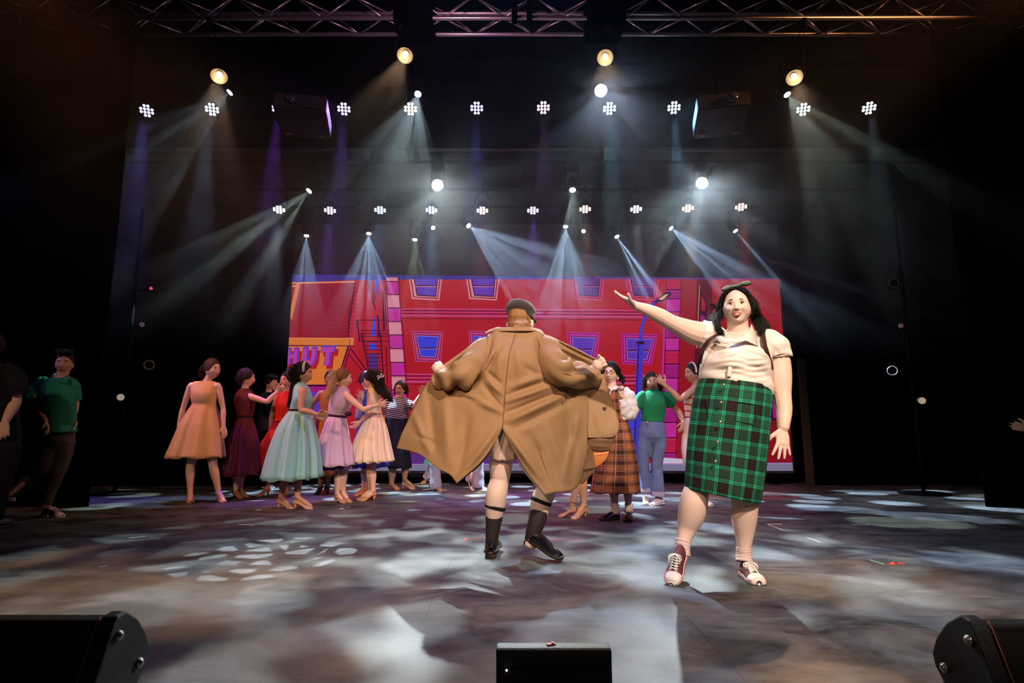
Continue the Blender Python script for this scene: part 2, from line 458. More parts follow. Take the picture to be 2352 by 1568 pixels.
curtain('stage_border', -7.6, 7.6, 7.25, 6.4, 8.2, 'black cloth border hanging high behind the silver truss', fold=0.3, amp=0.03)

# ------------------------------------------------------------------ haze
def haze_box():
    m = bpy.data.materials.new('stage_haze'); m.use_nodes = True
    nt = m.node_tree
    for n in list(nt.nodes): nt.nodes.remove(n)
    N = nt.nodes.new; L = nt.links.new
    o = N('ShaderNodeOutputMaterial'); v = N('ShaderNodeVolumeScatter')
    v.inputs['Color'].default_value = (0.9, 0.93, 1.0, 1); v.inputs['Anisotropy'].default_value = 0.5
    g = N('ShaderNodeNewGeometry'); sep = N('ShaderNodeSeparateXYZ'); L(g.outputs['Position'], sep.inputs[0])
    z = N('ShaderNodeMapRange'); z.interpolation_type = 'SMOOTHSTEP'
    z.inputs['From Min'].default_value = 1.7; z.inputs['From Max'].default_value = 4.0; L(sep.outputs[2], z.inputs['Value'])
    y = N('ShaderNodeMapRange'); y.interpolation_type = 'SMOOTHSTEP'
    y.inputs['From Min'].default_value = 7.6; y.inputs['From Max'].default_value = 8.5; y.inputs['To Min'].default_value = 0.8; y.inputs['To Max'].default_value = 4.6
    L(sep.outputs[1], y.inputs['Value'])
    n = N('ShaderNodeTexNoise'); n.inputs['Scale'].default_value = 1.7; n.inputs['Detail'].default_value = 3; L(g.outputs['Position'], n.inputs['Vector'])
    nr = N('ShaderNodeMapRange'); nr.inputs['From Min'].default_value = 0.35; nr.inputs['From Max'].default_value = 0.7
    nr.inputs['To Min'].default_value = 0.45; nr.inputs['To Max'].default_value = 1.6; L(n.outputs[0], nr.inputs['Value'])
    a = N('ShaderNodeMath'); a.operation = 'MULTIPLY'; L(z.outputs[0], a.inputs[0]); L(y.outputs[0], a.inputs[1])
    b = N('ShaderNodeMath'); b.operation = 'MULTIPLY'; L(a.outputs[0], b.inputs[0]); L(nr.outputs[0], b.inputs[1])
    f_ = N('ShaderNodeMapRange'); f_.interpolation_type = 'SMOOTHSTEP'; f_.inputs['From Min'].default_value = 5.2; f_.inputs['From Max'].default_value = 7.6; f_.inputs['To Min'].default_value = 0.07; f_.inputs['To Max'].default_value = 1.0; L(sep.outputs[1], f_.inputs['Value'])
    f2 = N('ShaderNodeMath'); f2.operation = 'MULTIPLY'; L(b.outputs[0], f2.inputs[0]); L(f_.outputs[0], f2.inputs[1]); b = f2
    c = N('ShaderNodeMath'); c.operation = 'MULTIPLY'; L(b.outputs[0], c.inputs[0]); c.inputs[1].default_value = 0.0155
    L(c.outputs[0], v.inputs['Density']); L(v.outputs[0], o.inputs['Volume'])
    ob = MB().box((0, 6.45, 4.7), (15.0, 6.2, 6.0)).build('haze', m, smooth=False)
    tag(ob, 'thin theatrical smoke hanging in the air under the stage lamps', 'haze', kind='stuff')
haze_box()
cy.volume_step_rate = 3.0
cy.volume_max_steps = 96
# ------------------------------------------------------------------ projected backdrop picture
YS = 9.6
def srgb(r, g, b):
    f = lambda c: (c / 255 / 12.92) if c / 255 <= 0.04045 else ((c / 255 + 0.055) / 1.055) ** 2.4
    return (f(r), f(g), f(b))
PAL = {'red': (168, 28, 42), 'redd': (142, 24, 38), 'redp': (176, 30, 70), 'ora': (206, 112, 52), 'orl': (214, 132, 88), 'blu': (58, 62, 200), 'pur': (92, 52, 170),
       'prd': (84, 44, 118), 'mag': (182, 44, 142), 'mag2': (150, 28, 112), 'ros': (206, 128, 146), 'mould': (186, 62, 118), 'dark': (74, 12, 52), 'dk2': (48, 14, 50), 'sky': (52, 44, 128), 'lam': (66, 54, 178),
       'amb': (214, 146, 92), 'grey': (118, 112, 140), 'lil': (170, 110, 190), 'mar': (92, 16, 38), 'bri': (150, 26, 34), 'bril': (126, 18, 30), 'teal': (96, 128, 120), 'wht': (190, 180, 200), 'hut': (172, 60, 160), 'hutb': (88, 60, 200), 'dim': (33, 24, 44), 'mus': (96, 74, 26)}
SCR = MB(); SKEYS = list(PAL)
def poly(pts, c, layer=1):
    V = [at(x, y, YS - 0.012 - 0.0015 * layer) for x, y in pts]
    SCR.add(V, [tuple(range(len(V)))], SKEYS.index(c))
def line(pts, wd, c, layer=3):
    for (x0, y0), (x1, y1) in zip(pts[:-1], pts[1:]):
        dx, dy = x1 - x0, y1 - y0; l = math.hypot(dx, dy) or 1
        nx, ny = -dy / l * wd / 2, dx / l * wd / 2
        poly([(x0 + nx, y0 + ny), (x1 + nx, y1 + ny), (x1 - nx, y1 - ny), (x0 - nx, y0 - ny)], c, layer)
def xl(y): return 668 - (y - 632) * 0.040     # image borders in the frame
def xr(y): return 1789 + (y - 640) * 0.074
poly([(xl(634), 634), (1789, 640), (xr(1081), 1081), (xl(1081), 1081)], 'red', 0)
poly([(xl(632), 630), (1240, 634), (1240, 641), (804, 643), (665, 650)], 'sky', 1)
poly([(1240, 634), (1789, 639), (1789, 641), (1240, 641)], 'prd', 1)
# leaning shop building
poly([(665, 649), (816, 647), (799, 782), (660, 779)], 'redd', 1)
line([(665, 650), (814, 647)], 3.5, 'orl', 3)
poly([(680, 650), (689, 650), (671, 733), (662, 733)], 'ora', 2)
line([(665, 657), (679, 657)], 4, 'orl', 3); line([(668, 668), (664, 720)], 2, 'mag', 3)
line([(815, 648), (803, 735), (800, 775)], 2.5, 'dk2', 3)
for i in range(13):
    y = 661 + i * 9.2; line([(806 - i * 0.9, y), (822 - i * 1.1, y)], 1.1, 'dark', 3)
    line([(744, y + 3), (800 - i, y + 3)], 0.8, 'mar', 2)
poly([(657, 776), (813, 777), (812, 793), (656, 793)], 'ora', 2)
line([(657, 776), (813, 777)], 2, 'orl', 3); line([(656, 793), (813, 794)], 2, 'dark', 3)
line([(804, 778), (803, 792)], 1.5, 'dark', 3)
poly([(656, 795), (800, 794), (777, 882), (650, 884)], 'ora', 2)
line([(800, 794), (777, 868)], 3, 'dk2', 3); line([(804, 800), (790, 850)], 2, 'dark', 3)
def letter(strokes, dx=0, dy=0):
    for (sx, sy, c, ly, g) in ((7, 7, 'red', 3, 2.0), (1.5, -1.5, 'hutb', 4, 1.8), (0, 0, 'dark', 5, 0.7), (0, 0, 'hut', 6, 0.0)):
        for st in strokes:
            cx = sum(p[0] for p in st) / len(st); cy_ = sum(p[1] for p in st) / len(st)
            q = []
            for p in st:
                vx, vy = (1 if p[0] > cx else -1), (1 if p[1] > cy_ else -1)
                q.append((p[0] + vx * g + sx, p[1] + vy * g + sy))
            poly(q, c, ly)
letter([[(658, 801), (667, 801), (664, 837), (655, 837)], [(676, 801), (685, 801), (681, 837), (672, 837)], [(665, 814), (677, 814), (676, 823), (664, 823)]])
letter([[(697, 799), (707, 799), (704, 828), (694, 828)], [(717, 799), (727, 799), (723, 828), (713, 828)], [(694, 826), (723, 826), (717, 838), (698, 838)]])
letter([[(739, 797), (769, 796), (767, 808), (737, 809)], [(748, 806), (759, 806), (755, 838), (744, 838)]])
line([(653, 850), (662, 846), (670, 850)], 3, 'hutb', 4)
poly([(650, 884), (776, 884), (772, 960), (648, 960)], 'mag2', 2); line([(650, 885), (778, 885)], 4, 'dk2', 3)
poly([(650, 960), (776, 960), (770, 1070), (648, 1070)], 'mar', 2)
poly([(700, 900), (760, 900), (756, 950), (700, 950)], 'pur', 3)
# alley and fire escape
poly([(861, 641), (872, 641), (867, 680)], 'blu', 2)
poly([(859, 726), (862, 732), (864, 771), (852, 771)], 'blu', 2)
poly([(849, 788), (864, 788), (865, 802), (847, 802)], 'blu', 2)
for a, b in (((843, 641), (860, 705)), ((852, 641), (864, 690)), ((848, 641), (862, 712))): line([a, b], 2, 'dk2', 3)
for x, y0, y1 in ((879, 668, 757), (868, 724, 776), (887, 795, 880), (884, 660, 750)): line([(x, y0), (x + 3, y1)], 4 if x < 884 else 2, 'dk2', 3)
line([(820, 735), (893, 735)], 2, 'dk2', 4); line([(820, 735), (826, 783)], 3.5, 'dk2', 4); line([(822, 783), (894, 783)], 1.5, 'dk2', 4)
for y in (759, 766, 772): line([(828, y), (893, y)], 1.8, 'dk2', 4)
line([(830, 765), (852, 880)], 2.5, 'dk2', 4); line([(874, 765), (882, 880)], 2.5, 'dk2', 4); line([(834, 765), (856, 880)], 1.2, 'dark', 4)
for i in range(11): line([(835 + i * 1.6, 785 + i * 9), (877, 785 + i * 9)], 1.6, 'dk2', 4)
line([(805, 800), (842, 850)], 2.5, 'dk2', 3); line([(800, 812), (838, 858)], 2, 'dark', 3); line([(818, 880), (836, 860)], 2, 'dark', 3)
poly([(846, 812), (868, 812), (870, 866), (850, 866)], 'prd', 2)
poly([(830, 885), (900, 885), (900, 1068), (820, 1068)], 'redd', 2)
poly([(838, 905), (866, 905), (864, 1060), (836, 1060)], 'grey', 3)
# stone corner blocks
def blocks(xa0, xb0, y0, xa1, xb1, y1, ys, cols, lw=1.6):
    def X(y, a, b): return a + (b - a) * (y - y0) / (y1 - y0)
    for i in range(len(ys) - 1):
        a, b = ys[i], ys[i + 1]
        poly([(X(a, xa0, xa1), a), (X(a, xb0, xb1), a), (X(b, xb0, xb1), b), (X(b, xa0, xa1), b)], cols[i % len(cols)], 2)
        line([(X(b, xa0, xa1), b), (X(b, xb0, xb1) + 3, b)], 2.4, 'dark', 3)
        line([(X(b, xa0, xa1) + 2, b + 3), (X(b, xb0, xb1), b + 3)], 1, 'mould', 3)
    line([(xb0, y0), (xb1, y1)], lw, 'dark', 3); line([(xb0 + 3, y0), (xb1 + 3, y1)], 0.8, 'mar', 3)
    line([(xa0, y0), (xa1, y1)], lw, 'dark', 3)
blocks(887, 914, 637, 908, 946, 1060, [637, 646, 676, 707, 738, 769, 800, 832, 863, 895, 927, 960, 1000, 1060], ['ros', 'mag'])
blocks(1531, 1564, 645, 1522, 1552, 1062, [645, 665, 686, 716, 738, 776, 805, 836, 868, 900, 935, 970, 1005, 1040, 1062], ['redp', 'mag2', 'mag'])
line([(1527, 730), (1517, 1000)], 4, 'mag', 2)
# mouldings
for (y, h, c) in ((709, 3, 'mould'), (713, 1.6, 'dark'), (716, 2.5, 'mould'), (720, 1.6, 'dark'), (724, 5, 'mould'), (731, 1.4, 'dark'), (859, 3, 'mould'), (863, 1.6, 'dark'), (867, 3, 'mould'), (872, 1.4, 'dark'), (876, 5, 'mould'), (882, 1.4, 'dark')):
    line([(922, y), (1526, y + 4)], h, c, 2)
# windows
def window(fx, fy, skl=8, skr=-8, w=74, h=72, pane='blu', fr='mould'):
    o = [(fx, fy), (fx + w, fy + 2), (fx + w + skr, fy + h + 1), (fx + skl, fy + h - 1)]
    poly(o, fr, 4)
    ins = lambda k: [(o[0][0] + k, o[0][1] + k), (o[1][0] - k, o[1][1] + k), (o[2][0] - k, o[2][1] - k), (o[3][0] + k, o[3][1] - k)]
    poly(ins(2.5), 'dark', 5); poly(ins(4), fr, 6); poly(ins(9), 'dark', 7); poly(ins(11), 'lil', 8); poly(ins(12.5), pane, 9)
    m = fy + h * 0.56; line([(fx + 13 + skl * 0.5, m), (fx + w - 13 + skr * 0.5, m)], 3, 'dark', 10); line([(fx + 13 + skl * 0.5, m + 1.8), (fx + w - 13 + skr * 0.5, m + 1.8)], 1.2, 'lil', 11)
def topwin(fx, fr, pane):
    w = 76
    poly([(fx, 641), (fx + w, 641), (fx + w - 6, 690), (fx + 7, 686)], fr, 4); poly([(fx + 3, 641), (fx + w - 3, 641), (fx + w - 9, 687), (fx + 10, 683)], 'redd', 5)
    poly([(fx + 6, 641), (fx + w - 6, 641), (fx + w - 11, 684), (fx + 13, 681)], fr, 6)
    poly([(fx + 11, 641), (fx + w - 9, 641), (fx + w - 13, 682), (fx + 18, 679)], 'dark', 7); poly([(fx + 14, 641), (fx + w - 11, 641), (fx + w - 15, 679), (fx + 20, 676)], pane, 8)
    line([(fx + 15, 656), (fx + w - 12, 656)], 2.5, 'dark', 9); line([(fx + 15, 658), (fx + w - 12, 658)], 1.4, fr, 9)
topwin(939, 'ros', 'pur'); topwin(1071, 'ros', 'pur'); topwin(1312, 'mould', 'prd'); topwin(1437, 'mould', 'prd')
window(945, 759, 9, -7, pane='blu'); window(1075, 759, 8, -7, pane='blu'); window(1303, 762, 3, -10, 76, 72, 'pur', 'mag'); window(1427, 765, 2, -14, 84, 72, 'pur', 'mag')
for x in (1428, 1320, 1090, 960): window(x, 940, 2, -6, 78, 84, 'blu' if x > 1400 else 'pur', 'mag')
# lamp post painted in the picture
poly([(1452, 1062), (1470, 1062), (1478, 786), (1464, 786)], 'lam', 12); line([(1467, 790), (1456, 1060)], 2, 'dk2', 13)
poly([(1462, 784), (1480, 784), (1480, 790), (1462, 790)], 'dk2', 13)
line([(1471, 786), (1474, 752), (1482, 726), (1494, 708), (1508, 690)], 8, 'lam', 12)
poly([(1502, 694), (1524, 673), (1540, 669), (1544, 675), (1520, 693)], 'dk2', 13); poly([(1512, 688), (1528, 676), (1537, 675), (1522, 688)], 'amb', 14)
# brick building at the far end
poly([(1566, 641), (1640, 641), (1640, 1068), (1556, 1068)], 'redd', 2)
poly([(1600, 641), (1636, 641), (1640, 1068), (1590, 1068)], 'mar', 3)
poly([(1608, 662), (1624, 690), (1620, 770), (1604, 765)], 'dk2', 4); poly([(1611, 678), (1621, 694), (1619, 716), (1610, 712)], 'bri', 5); poly([(1609, 722), (1619, 726), (1617, 762), (1607, 758)], 'mag2', 5)
line([(1607, 655), (1600, 800)], 2, 'ora', 4)
poly([(1634, 641), (1789, 641), (xr(830), 830), (1640, 830)], 'bri', 3)
for r in range(15):
    y = 641 + r * 13.6
    line([(1637, y), (xr(y) - 1, y)], 1.2, 'bril', 4)
    for k in range(7):
        x = 1645 + k * 27 + (r % 2) * 13
        if x < xr(y) - 4: line([(x, y), (x, y + 13.6)], 1.2, 'bril', 4)
poly([(1637, 644), (1670, 644), (1670, 655), (1637, 655)], 'red', 5); poly([(1638, 661), (1660, 661), (1660, 672), (1638, 672)], 'red', 5)
poly([(1600, 830), (xr(830), 830), (xr(1064), 1064), (1590, 1064)], 'bril', 3)
poly([(1768, 880), (1784, 880), (1787, 965), (1772, 965)], 'dk2', 5); poly([(1774, 884), (1783, 884), (1785, 960), (1776, 960)], 'mag2', 6)
for y in (972, 1000, 1030): line([(1700, y), (xr(y) - 8, y)], 2, 'mar', 5)
poly([(1690, 780), (xr(780), 780), (xr(800), 800), (1690, 800)], 'red', 5)
# pavement strip
poly([(xl(1066), 1066), (xr(1062), 1062), (xr(1081), 1081), (xl(1081), 1081)], 'grey', 6)
poly([(1520, 1050), (1600, 1056), (1600, 1066), (1510, 1066)], 'wht', 7)
line([(xl(1066), 1067), (xr(1064), 1064)], 2, 'lil', 8)
poly([(975, 1055), (990, 1050), (994, 1067), (972, 1067)], 'teal', 8)
poly([(930, 1040), (1200, 1040), (1200, 1067), (930, 1067)], 'prd', 5)
screen = empty('projection_screen', (0.4, YS, 0.18), 'wide projection screen showing a cartoon street with red brick houses and a lamp post', 'screen')
p0 = at(xl(1081), 1081, YS); p1 = at(xr(1081), 1081, YS)
ztop = at(1176, 512, YS).z
SURF = mat('screen_fabric', (0.07, 0.06, 0.085), 0.9, spec=0.1)
MB().box(((p0.x + p1.x) / 2, YS, (0.16 + ztop) / 2), (p1.x - p0.x + 0.04, 0.01, ztop - 0.16)).build('screen_surface', SURF, screen, smooth=False)
pic = SCR.build('projected_picture', [emat('picture_' + k, srgb(*PAL[k]), 0.95) for k in SKEYS], screen, smooth=False)
fr = MB()
x0, x1 = p0.x - 0.05, p1.x + 0.05
for a, b in (((x0, 0.13), (x1, 0.13)), ((x0, ztop), (x1, ztop)), ((x0, 0.13), (x0, ztop)), ((x1, 0.13), (x1, ztop))):
    fr.box(((a[0] + b[0]) / 2, YS, (a[1] + b[1]) / 2), (abs(b[0] - a[0]) + 0.06, 0.06, abs(b[1] - a[1]) + 0.06))
fr.build('screen_frame', DARKM, screen, smooth=False)
for x in (x0 + 0.4, (x0 + x1) / 2, x1 - 0.4): MB().box((x, YS + 0.02, 0.06), (0.1, 0.4, 0.12)).build('screen_foot', DARKM, screen, smooth=False)
# side panel of scenery past the screen end
pp = MB()
a = at(1832, 820, 9.45); 
pp.box((a.x + 0.16, 9.45, 1.0), (0.34, 0.04, 2.0), bev=0.01)
o = pp.build('scenery_flat', mat('olive_paint', (0.055, 0.04, 0.02), 0.8, noise=0.4, nscale=6), smooth=False)
tag(o, 'narrow dark olive painted flat standing at the brick end of the screen', 'scenery')

# ------------------------------------------------------------------ truss, pipes and lamps
ALU = mat('truss_aluminium', (0.55, 0.52, 0.56), 0.35, metal=0.9)
def truss(y, z, sz, x0, x1, label):
    t = empty('lighting_truss', (0, y, z), label, 'truss')
    r = 0.026
    for nm, (dy, dz) in zip(('chord',) * 4, ((-sz / 2, -sz / 2), (sz / 2, -sz / 2), (-sz / 2, sz / 2), (sz / 2, sz / 2))):
        MB().cyl((x0, y + dy, z + dz), (x1, y + dy, z + dz), r).build('chord', ALU, t)
    step = 0.375
    n = int((x1 - x0) / step)
    k = 0
    for face in range(4):
        b = MB()
        for i in range(n):
            xa = x0 + i * step; xb = xa + step; s = 1 if i % 2 else -1
            h = sz / 2
            if face == 0: A, B = (xa, y - h, z + s * h), (xb, y - h, z - s * h)
            elif face == 1: A, B = (xa, y + h, z - s * h), (xb, y + h, z + s * h)
            elif face == 2: A, B = (xa, y + s * h, z - h), (xb, y - s * h, z - h)
            else: A, B = (xa, y - s * h, z + h), (xb, y + s * h, z + h)
            b.cyl(A, B, 0.010, 8)
        b.build('bracing', ALU, t)
    return t
truss(6.72, 6.06, 0.30, -7.6, 7.6, 'long silver box truss crossing the stage above all the lamps')
# black cloths wrapped on the truss and the hanging cables
for xa, xb in ((904, 992), (1350, 1438)):
    A = at(xa, 40, 6.5); B = at(xb, 40, 6.5)
    o = MB().box(((A.x + B.x) / 2, 6.70, 6.08), (B.x - A.x, 0.50, 0.52), bev=0.03).build('motor_hoist', BLACK, smooth=False)
    tag(o, 'black hoist housing on the truss ' + ('above the amber spot with the smoky beam' if xa < 1000 else 'above the amber spot next to the bright white glare'), 'hoist', 'hoist housings on the truss')
for i, px in enumerate((1182, 1216)):
    a = at(px, 30, 6.5)
    o = MB().cyl((a.x, 6.48, 5.78), (a.x, 6.48, 8.5), 0.035).build('cable_drop', BLACK)
    tag(o, ('thick black cable drop crossing the truss, above the deep blue par lamp' if i == 0 else 'thick black cable drop crossing the truss, above the pink par lamp'), 'cable', 'cable drops at the middle of the truss')

def pipe(px_y, Y, label, x0=-6.5, x1=6.5, dz=0.34, r=0.025):
    z = at(1176, px_y, Y).z + dz
    b = MB().cyl((x0, Y + 0.02, z), (x1, Y + 0.02, z), r, 12)
    for k in range(5):
        x = x0 + 0.3 + (x1 - x0 - 0.6) * k / 4; b.cyl((x, Y + 0.02, z - 0.01), (x, Y + 0.02, CZ - 0.002), 0.004, 6)
    o = b.build('lighting_bar', DARKM)
    tag(o, label, 'bar'); return z
Z1 = pipe(249, YP1, 'black bar carrying the upper row of par lamps')
Z2 = pipe(482, YP2, 'black bar carrying the lower row of par lamps', -5.0, 5.4)
ZA = pipe(212, YA, 'black bar carrying the four upper moving lights', dz=0.45)
ZB = pipe(430, YB, 'black bar carrying the second row of moving lights', dz=0.42)
ZC = pipe(532, YC, 'black bar carrying the row of white moving lights just above the screen picture', -5.0, 5.4, dz=0.42)
o = MB().box((0, 8.215, at(1176, 345, 8.215).z), (12.5, 0.05, 0.02)).build('border_hem', mat('grey_hem', (0.05, 0.05, 0.055), 0.7), smooth=False)
tag(o, 'thin grey batten along the bottom edge of the cloth border', 'batten')

def lamp_par(px, py, Y, color, tilt, label, group):
    p = at(px, py, Y)
    t = empty('par_lamp', p, label, 'lamp', group)
    d = (Vector((tilt * 0.55, -0.62, -0.78)) if Y == YP1 else Vector((tilt * 0.4, -0.30, -0.95))).normalized()
    R = d.to_track_quat('Z', 'Y').to_matrix()
    r = 0.105 if Y == YP1 else 0.10
    MB().cyl(p - d * 0.13, p, r * 0.8, 24, r2=r).cyl(p - d * 0.16, p - d * 0.13, r * 0.5, 16).build('housing', DARKM, t)
    yk = MB(); zt = (Z1 if Y == YP1 else Z2)
    c = p - d * 0.08
    top = Vector((p.x, Y, zt - 0.03))
    yk.tube([c + Vector((-r - 0.015, 0, 0)), c + Vector((-r - 0.015, 0, 0.1)), top + Vector((-0.03, 0, 0)), top + Vector((0.03, 0, 0)), c + Vector((r + 0.015, 0, 0.1)), c + Vector((r + 0.015, 0, 0))], 0.008, 6)
    yk.box(top + Vector((0, 0.01, 0.02)), (0.04, 0.07, 0.09))
    yk.build('yoke', DARKM, t)
    cl = tuple(0.35 + 0.65 * c_ for c_ in color)
    em = emat('led_%d_%d_%d' % tuple(int(c_ * 99) for c_ in color), cl, 3.2)
    ln = MB()
    s = r * 0.46
    for row, xs in ((1.5, (-0.5, 0.5)), (0.5, (-1.5, -0.5, 0.5, 1.5)), (-0.5, (-1.5, -0.5, 0.5, 1.5)), (-1.5, (-0.5, 0.5))):
        for x in xs:
            c2 = p + R @ Vector((x * s, row * s, 0.004))
            ln.cyl(c2 - d * 0.004, c2 + d * 0.004, s * 0.40, 14)
    ln.build('led_lenses', em, t)
    return t
cname = lambda c: 'violet' if c[2] > 0.9 and c[1] < 0.2 and c[0] > 0.2 else 'deep blue' if c[2] > 0.9 and c[1] < 0.3 else 'pale blue' if c[2] > 0.9 else 'pink' if c[2] > 0.8 and c[1] < 0.5 else 'orange' if c[0] > 0.9 and 0.4 < c[1] < 0.5 and c[2] < 0.2 else 'warm white' if c[0] > 0.9 and c[1] > 0.6 else 'red' if c[0] > 0.9 else 'white'
spots_w = {337: 'at the end above the person in the green polo', 487: 'under the first amber spot', 640: 'half hidden by the projector with the violet lit side', 790: 'just past the projector with the violet lit side', 943: 'in the smoky amber beam', 1095: 'alone at the middle of the upper row',
           1248: 'between the deep blue lamp and the white glare', 1400: 'just under the biggest white glare', 1548: 'next to the projector with the blue lit side', 1845: 'under the amber spot above the person in plaid', 1996: 'last one, above the bare wing curtain',
           641: 'first of the lower row, beside the peach-green beam', 758: 'second of the lower row, with a violet haze column', 873: 'over a strong blue haze column', 991: 'beneath the star-shaped glare of the lower row', 1108: 'over a short reddish haze column',
           1224: 'over the longest violet haze column', 1344: 'crossing the green-white beam of the middle moving light', 1461: 'over a faint lilac haze column', 1580: 'over an orange haze column', 1702: 'end of the lower row, over a red haze column'}
for (px, py, Y, c) in PARS:
    lamp_par(px, py, Y, c, (1176 - px) / 2200, cname(c) + ' twelve-lens par lamp, ' + spots_w[px], 'upper row of par lamps' if Y == YP1 else 'lower row of par lamps')

GLASSW = emat('beam_lens', (0.85, 0.95, 1.0), 30.0)
GLASSB = emat('beam_lens_bright', (0.9, 1.0, 1.0), 60.0)
mlab = {(528, 212): 'throwing a wide fan down toward the person in green polo', (960, 216): 'upper one throwing a green-white fan below the smoky amber beam', (1380, 208): 'upper one aimed at the audience with the biggest white glare', (1808, 217): 'last of the upper four, under the last amber spot',
        (710, 438): 'casting a long green-white fan toward the dark wing', (1005, 425): 'with a star-shaped glare in the middle of the rig', (1315, 436): 'with a narrow green-white cone over the middle window', (1612, 420): 'aimed at the audience with a glare above the hair bow',
        (704, 541): 'over the lettered end of the screen', (847, 536): 'second above the screen, with a split fan beam', (953, 550): 'with the small yellow-green cone', (1076, 518): 'throwing a broad white fan sideways above the capped head', (1299, 520): 'throwing the brightest downward cone over the screen',
        (1417, 543): 'with a narrow slanting beam ending by the raised hand', (1541, 524): 'with a wide fan toward the brick end of the screen', (1689, 530): 'last above the screen, with a thin slanting shaft'}
for (p, aim, color, grp, px) in MOVERS:
    zt = {'A': ZA, 'B': ZB, 'C': ZC}[grp]; Yt = {'A': YA, 'B': YB, 'C': YC}[grp]
    t = empty('moving_light', p, 'moving head lamp ' + mlab[px], 'lamp', {'A': 'upper moving lights', 'B': 'middle moving lights', 'C': 'moving lights above the screen'}[grp])
    d = (aim - p).normalized()
    k = 0.8 if grp == 'C' else 1.0
    c = p - d * 0.10 * k
    h = MB(); h.cyl(p - d * 0.005, p - d * 0.07 * k, (0.09 if px in ((1380, 208), (1005, 425), (1612, 420)) else 0.055) * k, 20, r2=0.075 * k).cyl(p - d * 0.07 * k, p - d * 0.24 * k, 0.075 * k, 20, r2=0.06 * k)
    h.build('head', DARKM, t)
    top = Vector((p.x, Yt + 0.02, zt - 0.12))
    MB().box(top + Vector((0, 0, 0.03)), (0.20, 0.16, 0.09), bev=0.015).box(top + Vector((0, 0, 0.10)), (0.04, 0.05, 0.06)).build('base', DARKM, t)
    y = MB()
    for s in (-1, 1): y.box(Vector((p.x + s * 0.10 * k, (c.y + top.y) / 2, (c.z + top.z) / 2)), (0.02, 0.05 + abs(c.y - top.y), abs(top.z - c.z) + 0.06), bev=0.005)
    y.box(Vector((p.x, Yt + 0.02, zt - 0.145)), (0.22 * k, 0.05, 0.02))
    y.build('yoke', DARKM, t)
    bright = px in ((1380, 208), (1005, 425), (1612, 420))
    MB().cyl(p, p + d * 0.006, (0.085 if bright else 0.045) * k, 20).build('lens', GLASSB if bright else GLASSW, t)
# two small round white lamps between the moving heads
for (px, py), lb in {(995, 523): 'small round white lamp beside the yellow-green cone', (1340, 531): 'small round white lamp beside the brightest downward cone'}.items():
    p = at(px, py, YC); t = empty('small_lamp', p, lb, 'lamp', 'small lamps above the screen')
    MB().cyl(p + Vector((0, 0.12, 0.04)), p, 0.035, 14, r2=0.05).build('housing', DARKM, t)
    MB().ell(p + Vector((0, -0.005, 0)), (0.032, 0.015, 0.032)).build('lens', emat('small_lens', (0.85, 0.95, 1), 5.0), t)
    MB().cyl(p + Vector((0, 0.06, 0.03)), (p.x, YC + 0.02, ZC + 0.01), 0.012, 8).build('hanging_arm', DARKM, t)

REFL = mat('lamp_reflector', (0.35, 0.26, 0.15), 0.35, metal=0.5)
BULB = emat('bulb_warm', (1.0, 0.86, 0.62), 9.0)
flab = {503: 'first warm spot, above the peach dress side of the stage', 930: 'warm spot with the smoky amber beam', 1390: 'warm spot directly above the biggest white glare', 1825: 'last warm spot, above the brick end of the screen'}
for (px, py, aim) in FRES:
    p = at(px, py, YF); d = (Vector(aim) - p).normalized()
    # reflector faces the aim, bowl drawn open
    t = empty('spot_lamp', p, flab[px] + ', round open reflector', 'lamp', 'warm spots on the truss')
    R = d.to_track_quat('Z', 'Y').to_matrix()
    n = 28; rings = [(0.105, 0.0), (0.10, -0.02), (0.085, -0.07), (0.05, -0.12), (0.02, -0.14)]
    V = [p + R @ Vector((r * math.cos(2 * math.pi * i / n), r * math.sin(2 * math.pi * i / n), z)) for r, z in rings for i in range(n)]
    solid(obj('reflector', V, grid_faces(len(rings), n, True), REFL, t), 0.003)
    V = [p + R @ Vector((r * math.cos(2 * math.pi * i / n), r * math.sin(2 * math.pi * i / n), z)) for r, z in ((0.112, 0.015), (0.115, 0.0), (0.115, -0.10), (0.09, -0.2), (0.03, -0.24)) for i in range(n)]
    solid(obj('housing', V, grid_faces(5, n, True), DARKM, t), 0.004)
    MB().ell(p + R @ Vector((0, 0, -0.06)), (0.035, 0.035, 0.05), R).build('bulb', BULB, t)
    top = Vector((p.x, 6.57, 5.83))
    yk = MB(); c = p - d * 0.08
    yk.tube([c + Vector((-0.14, 0, 0)), c + Vector((-0.14, 0, 0.12)), top, c + Vector((0.14, 0, 0.12)), c + Vector((0.14, 0, 0))], 0.01, 6)
    yk.box(top, (0.05, 0.05, 0.14)); yk.build('yoke', DARKM, t)

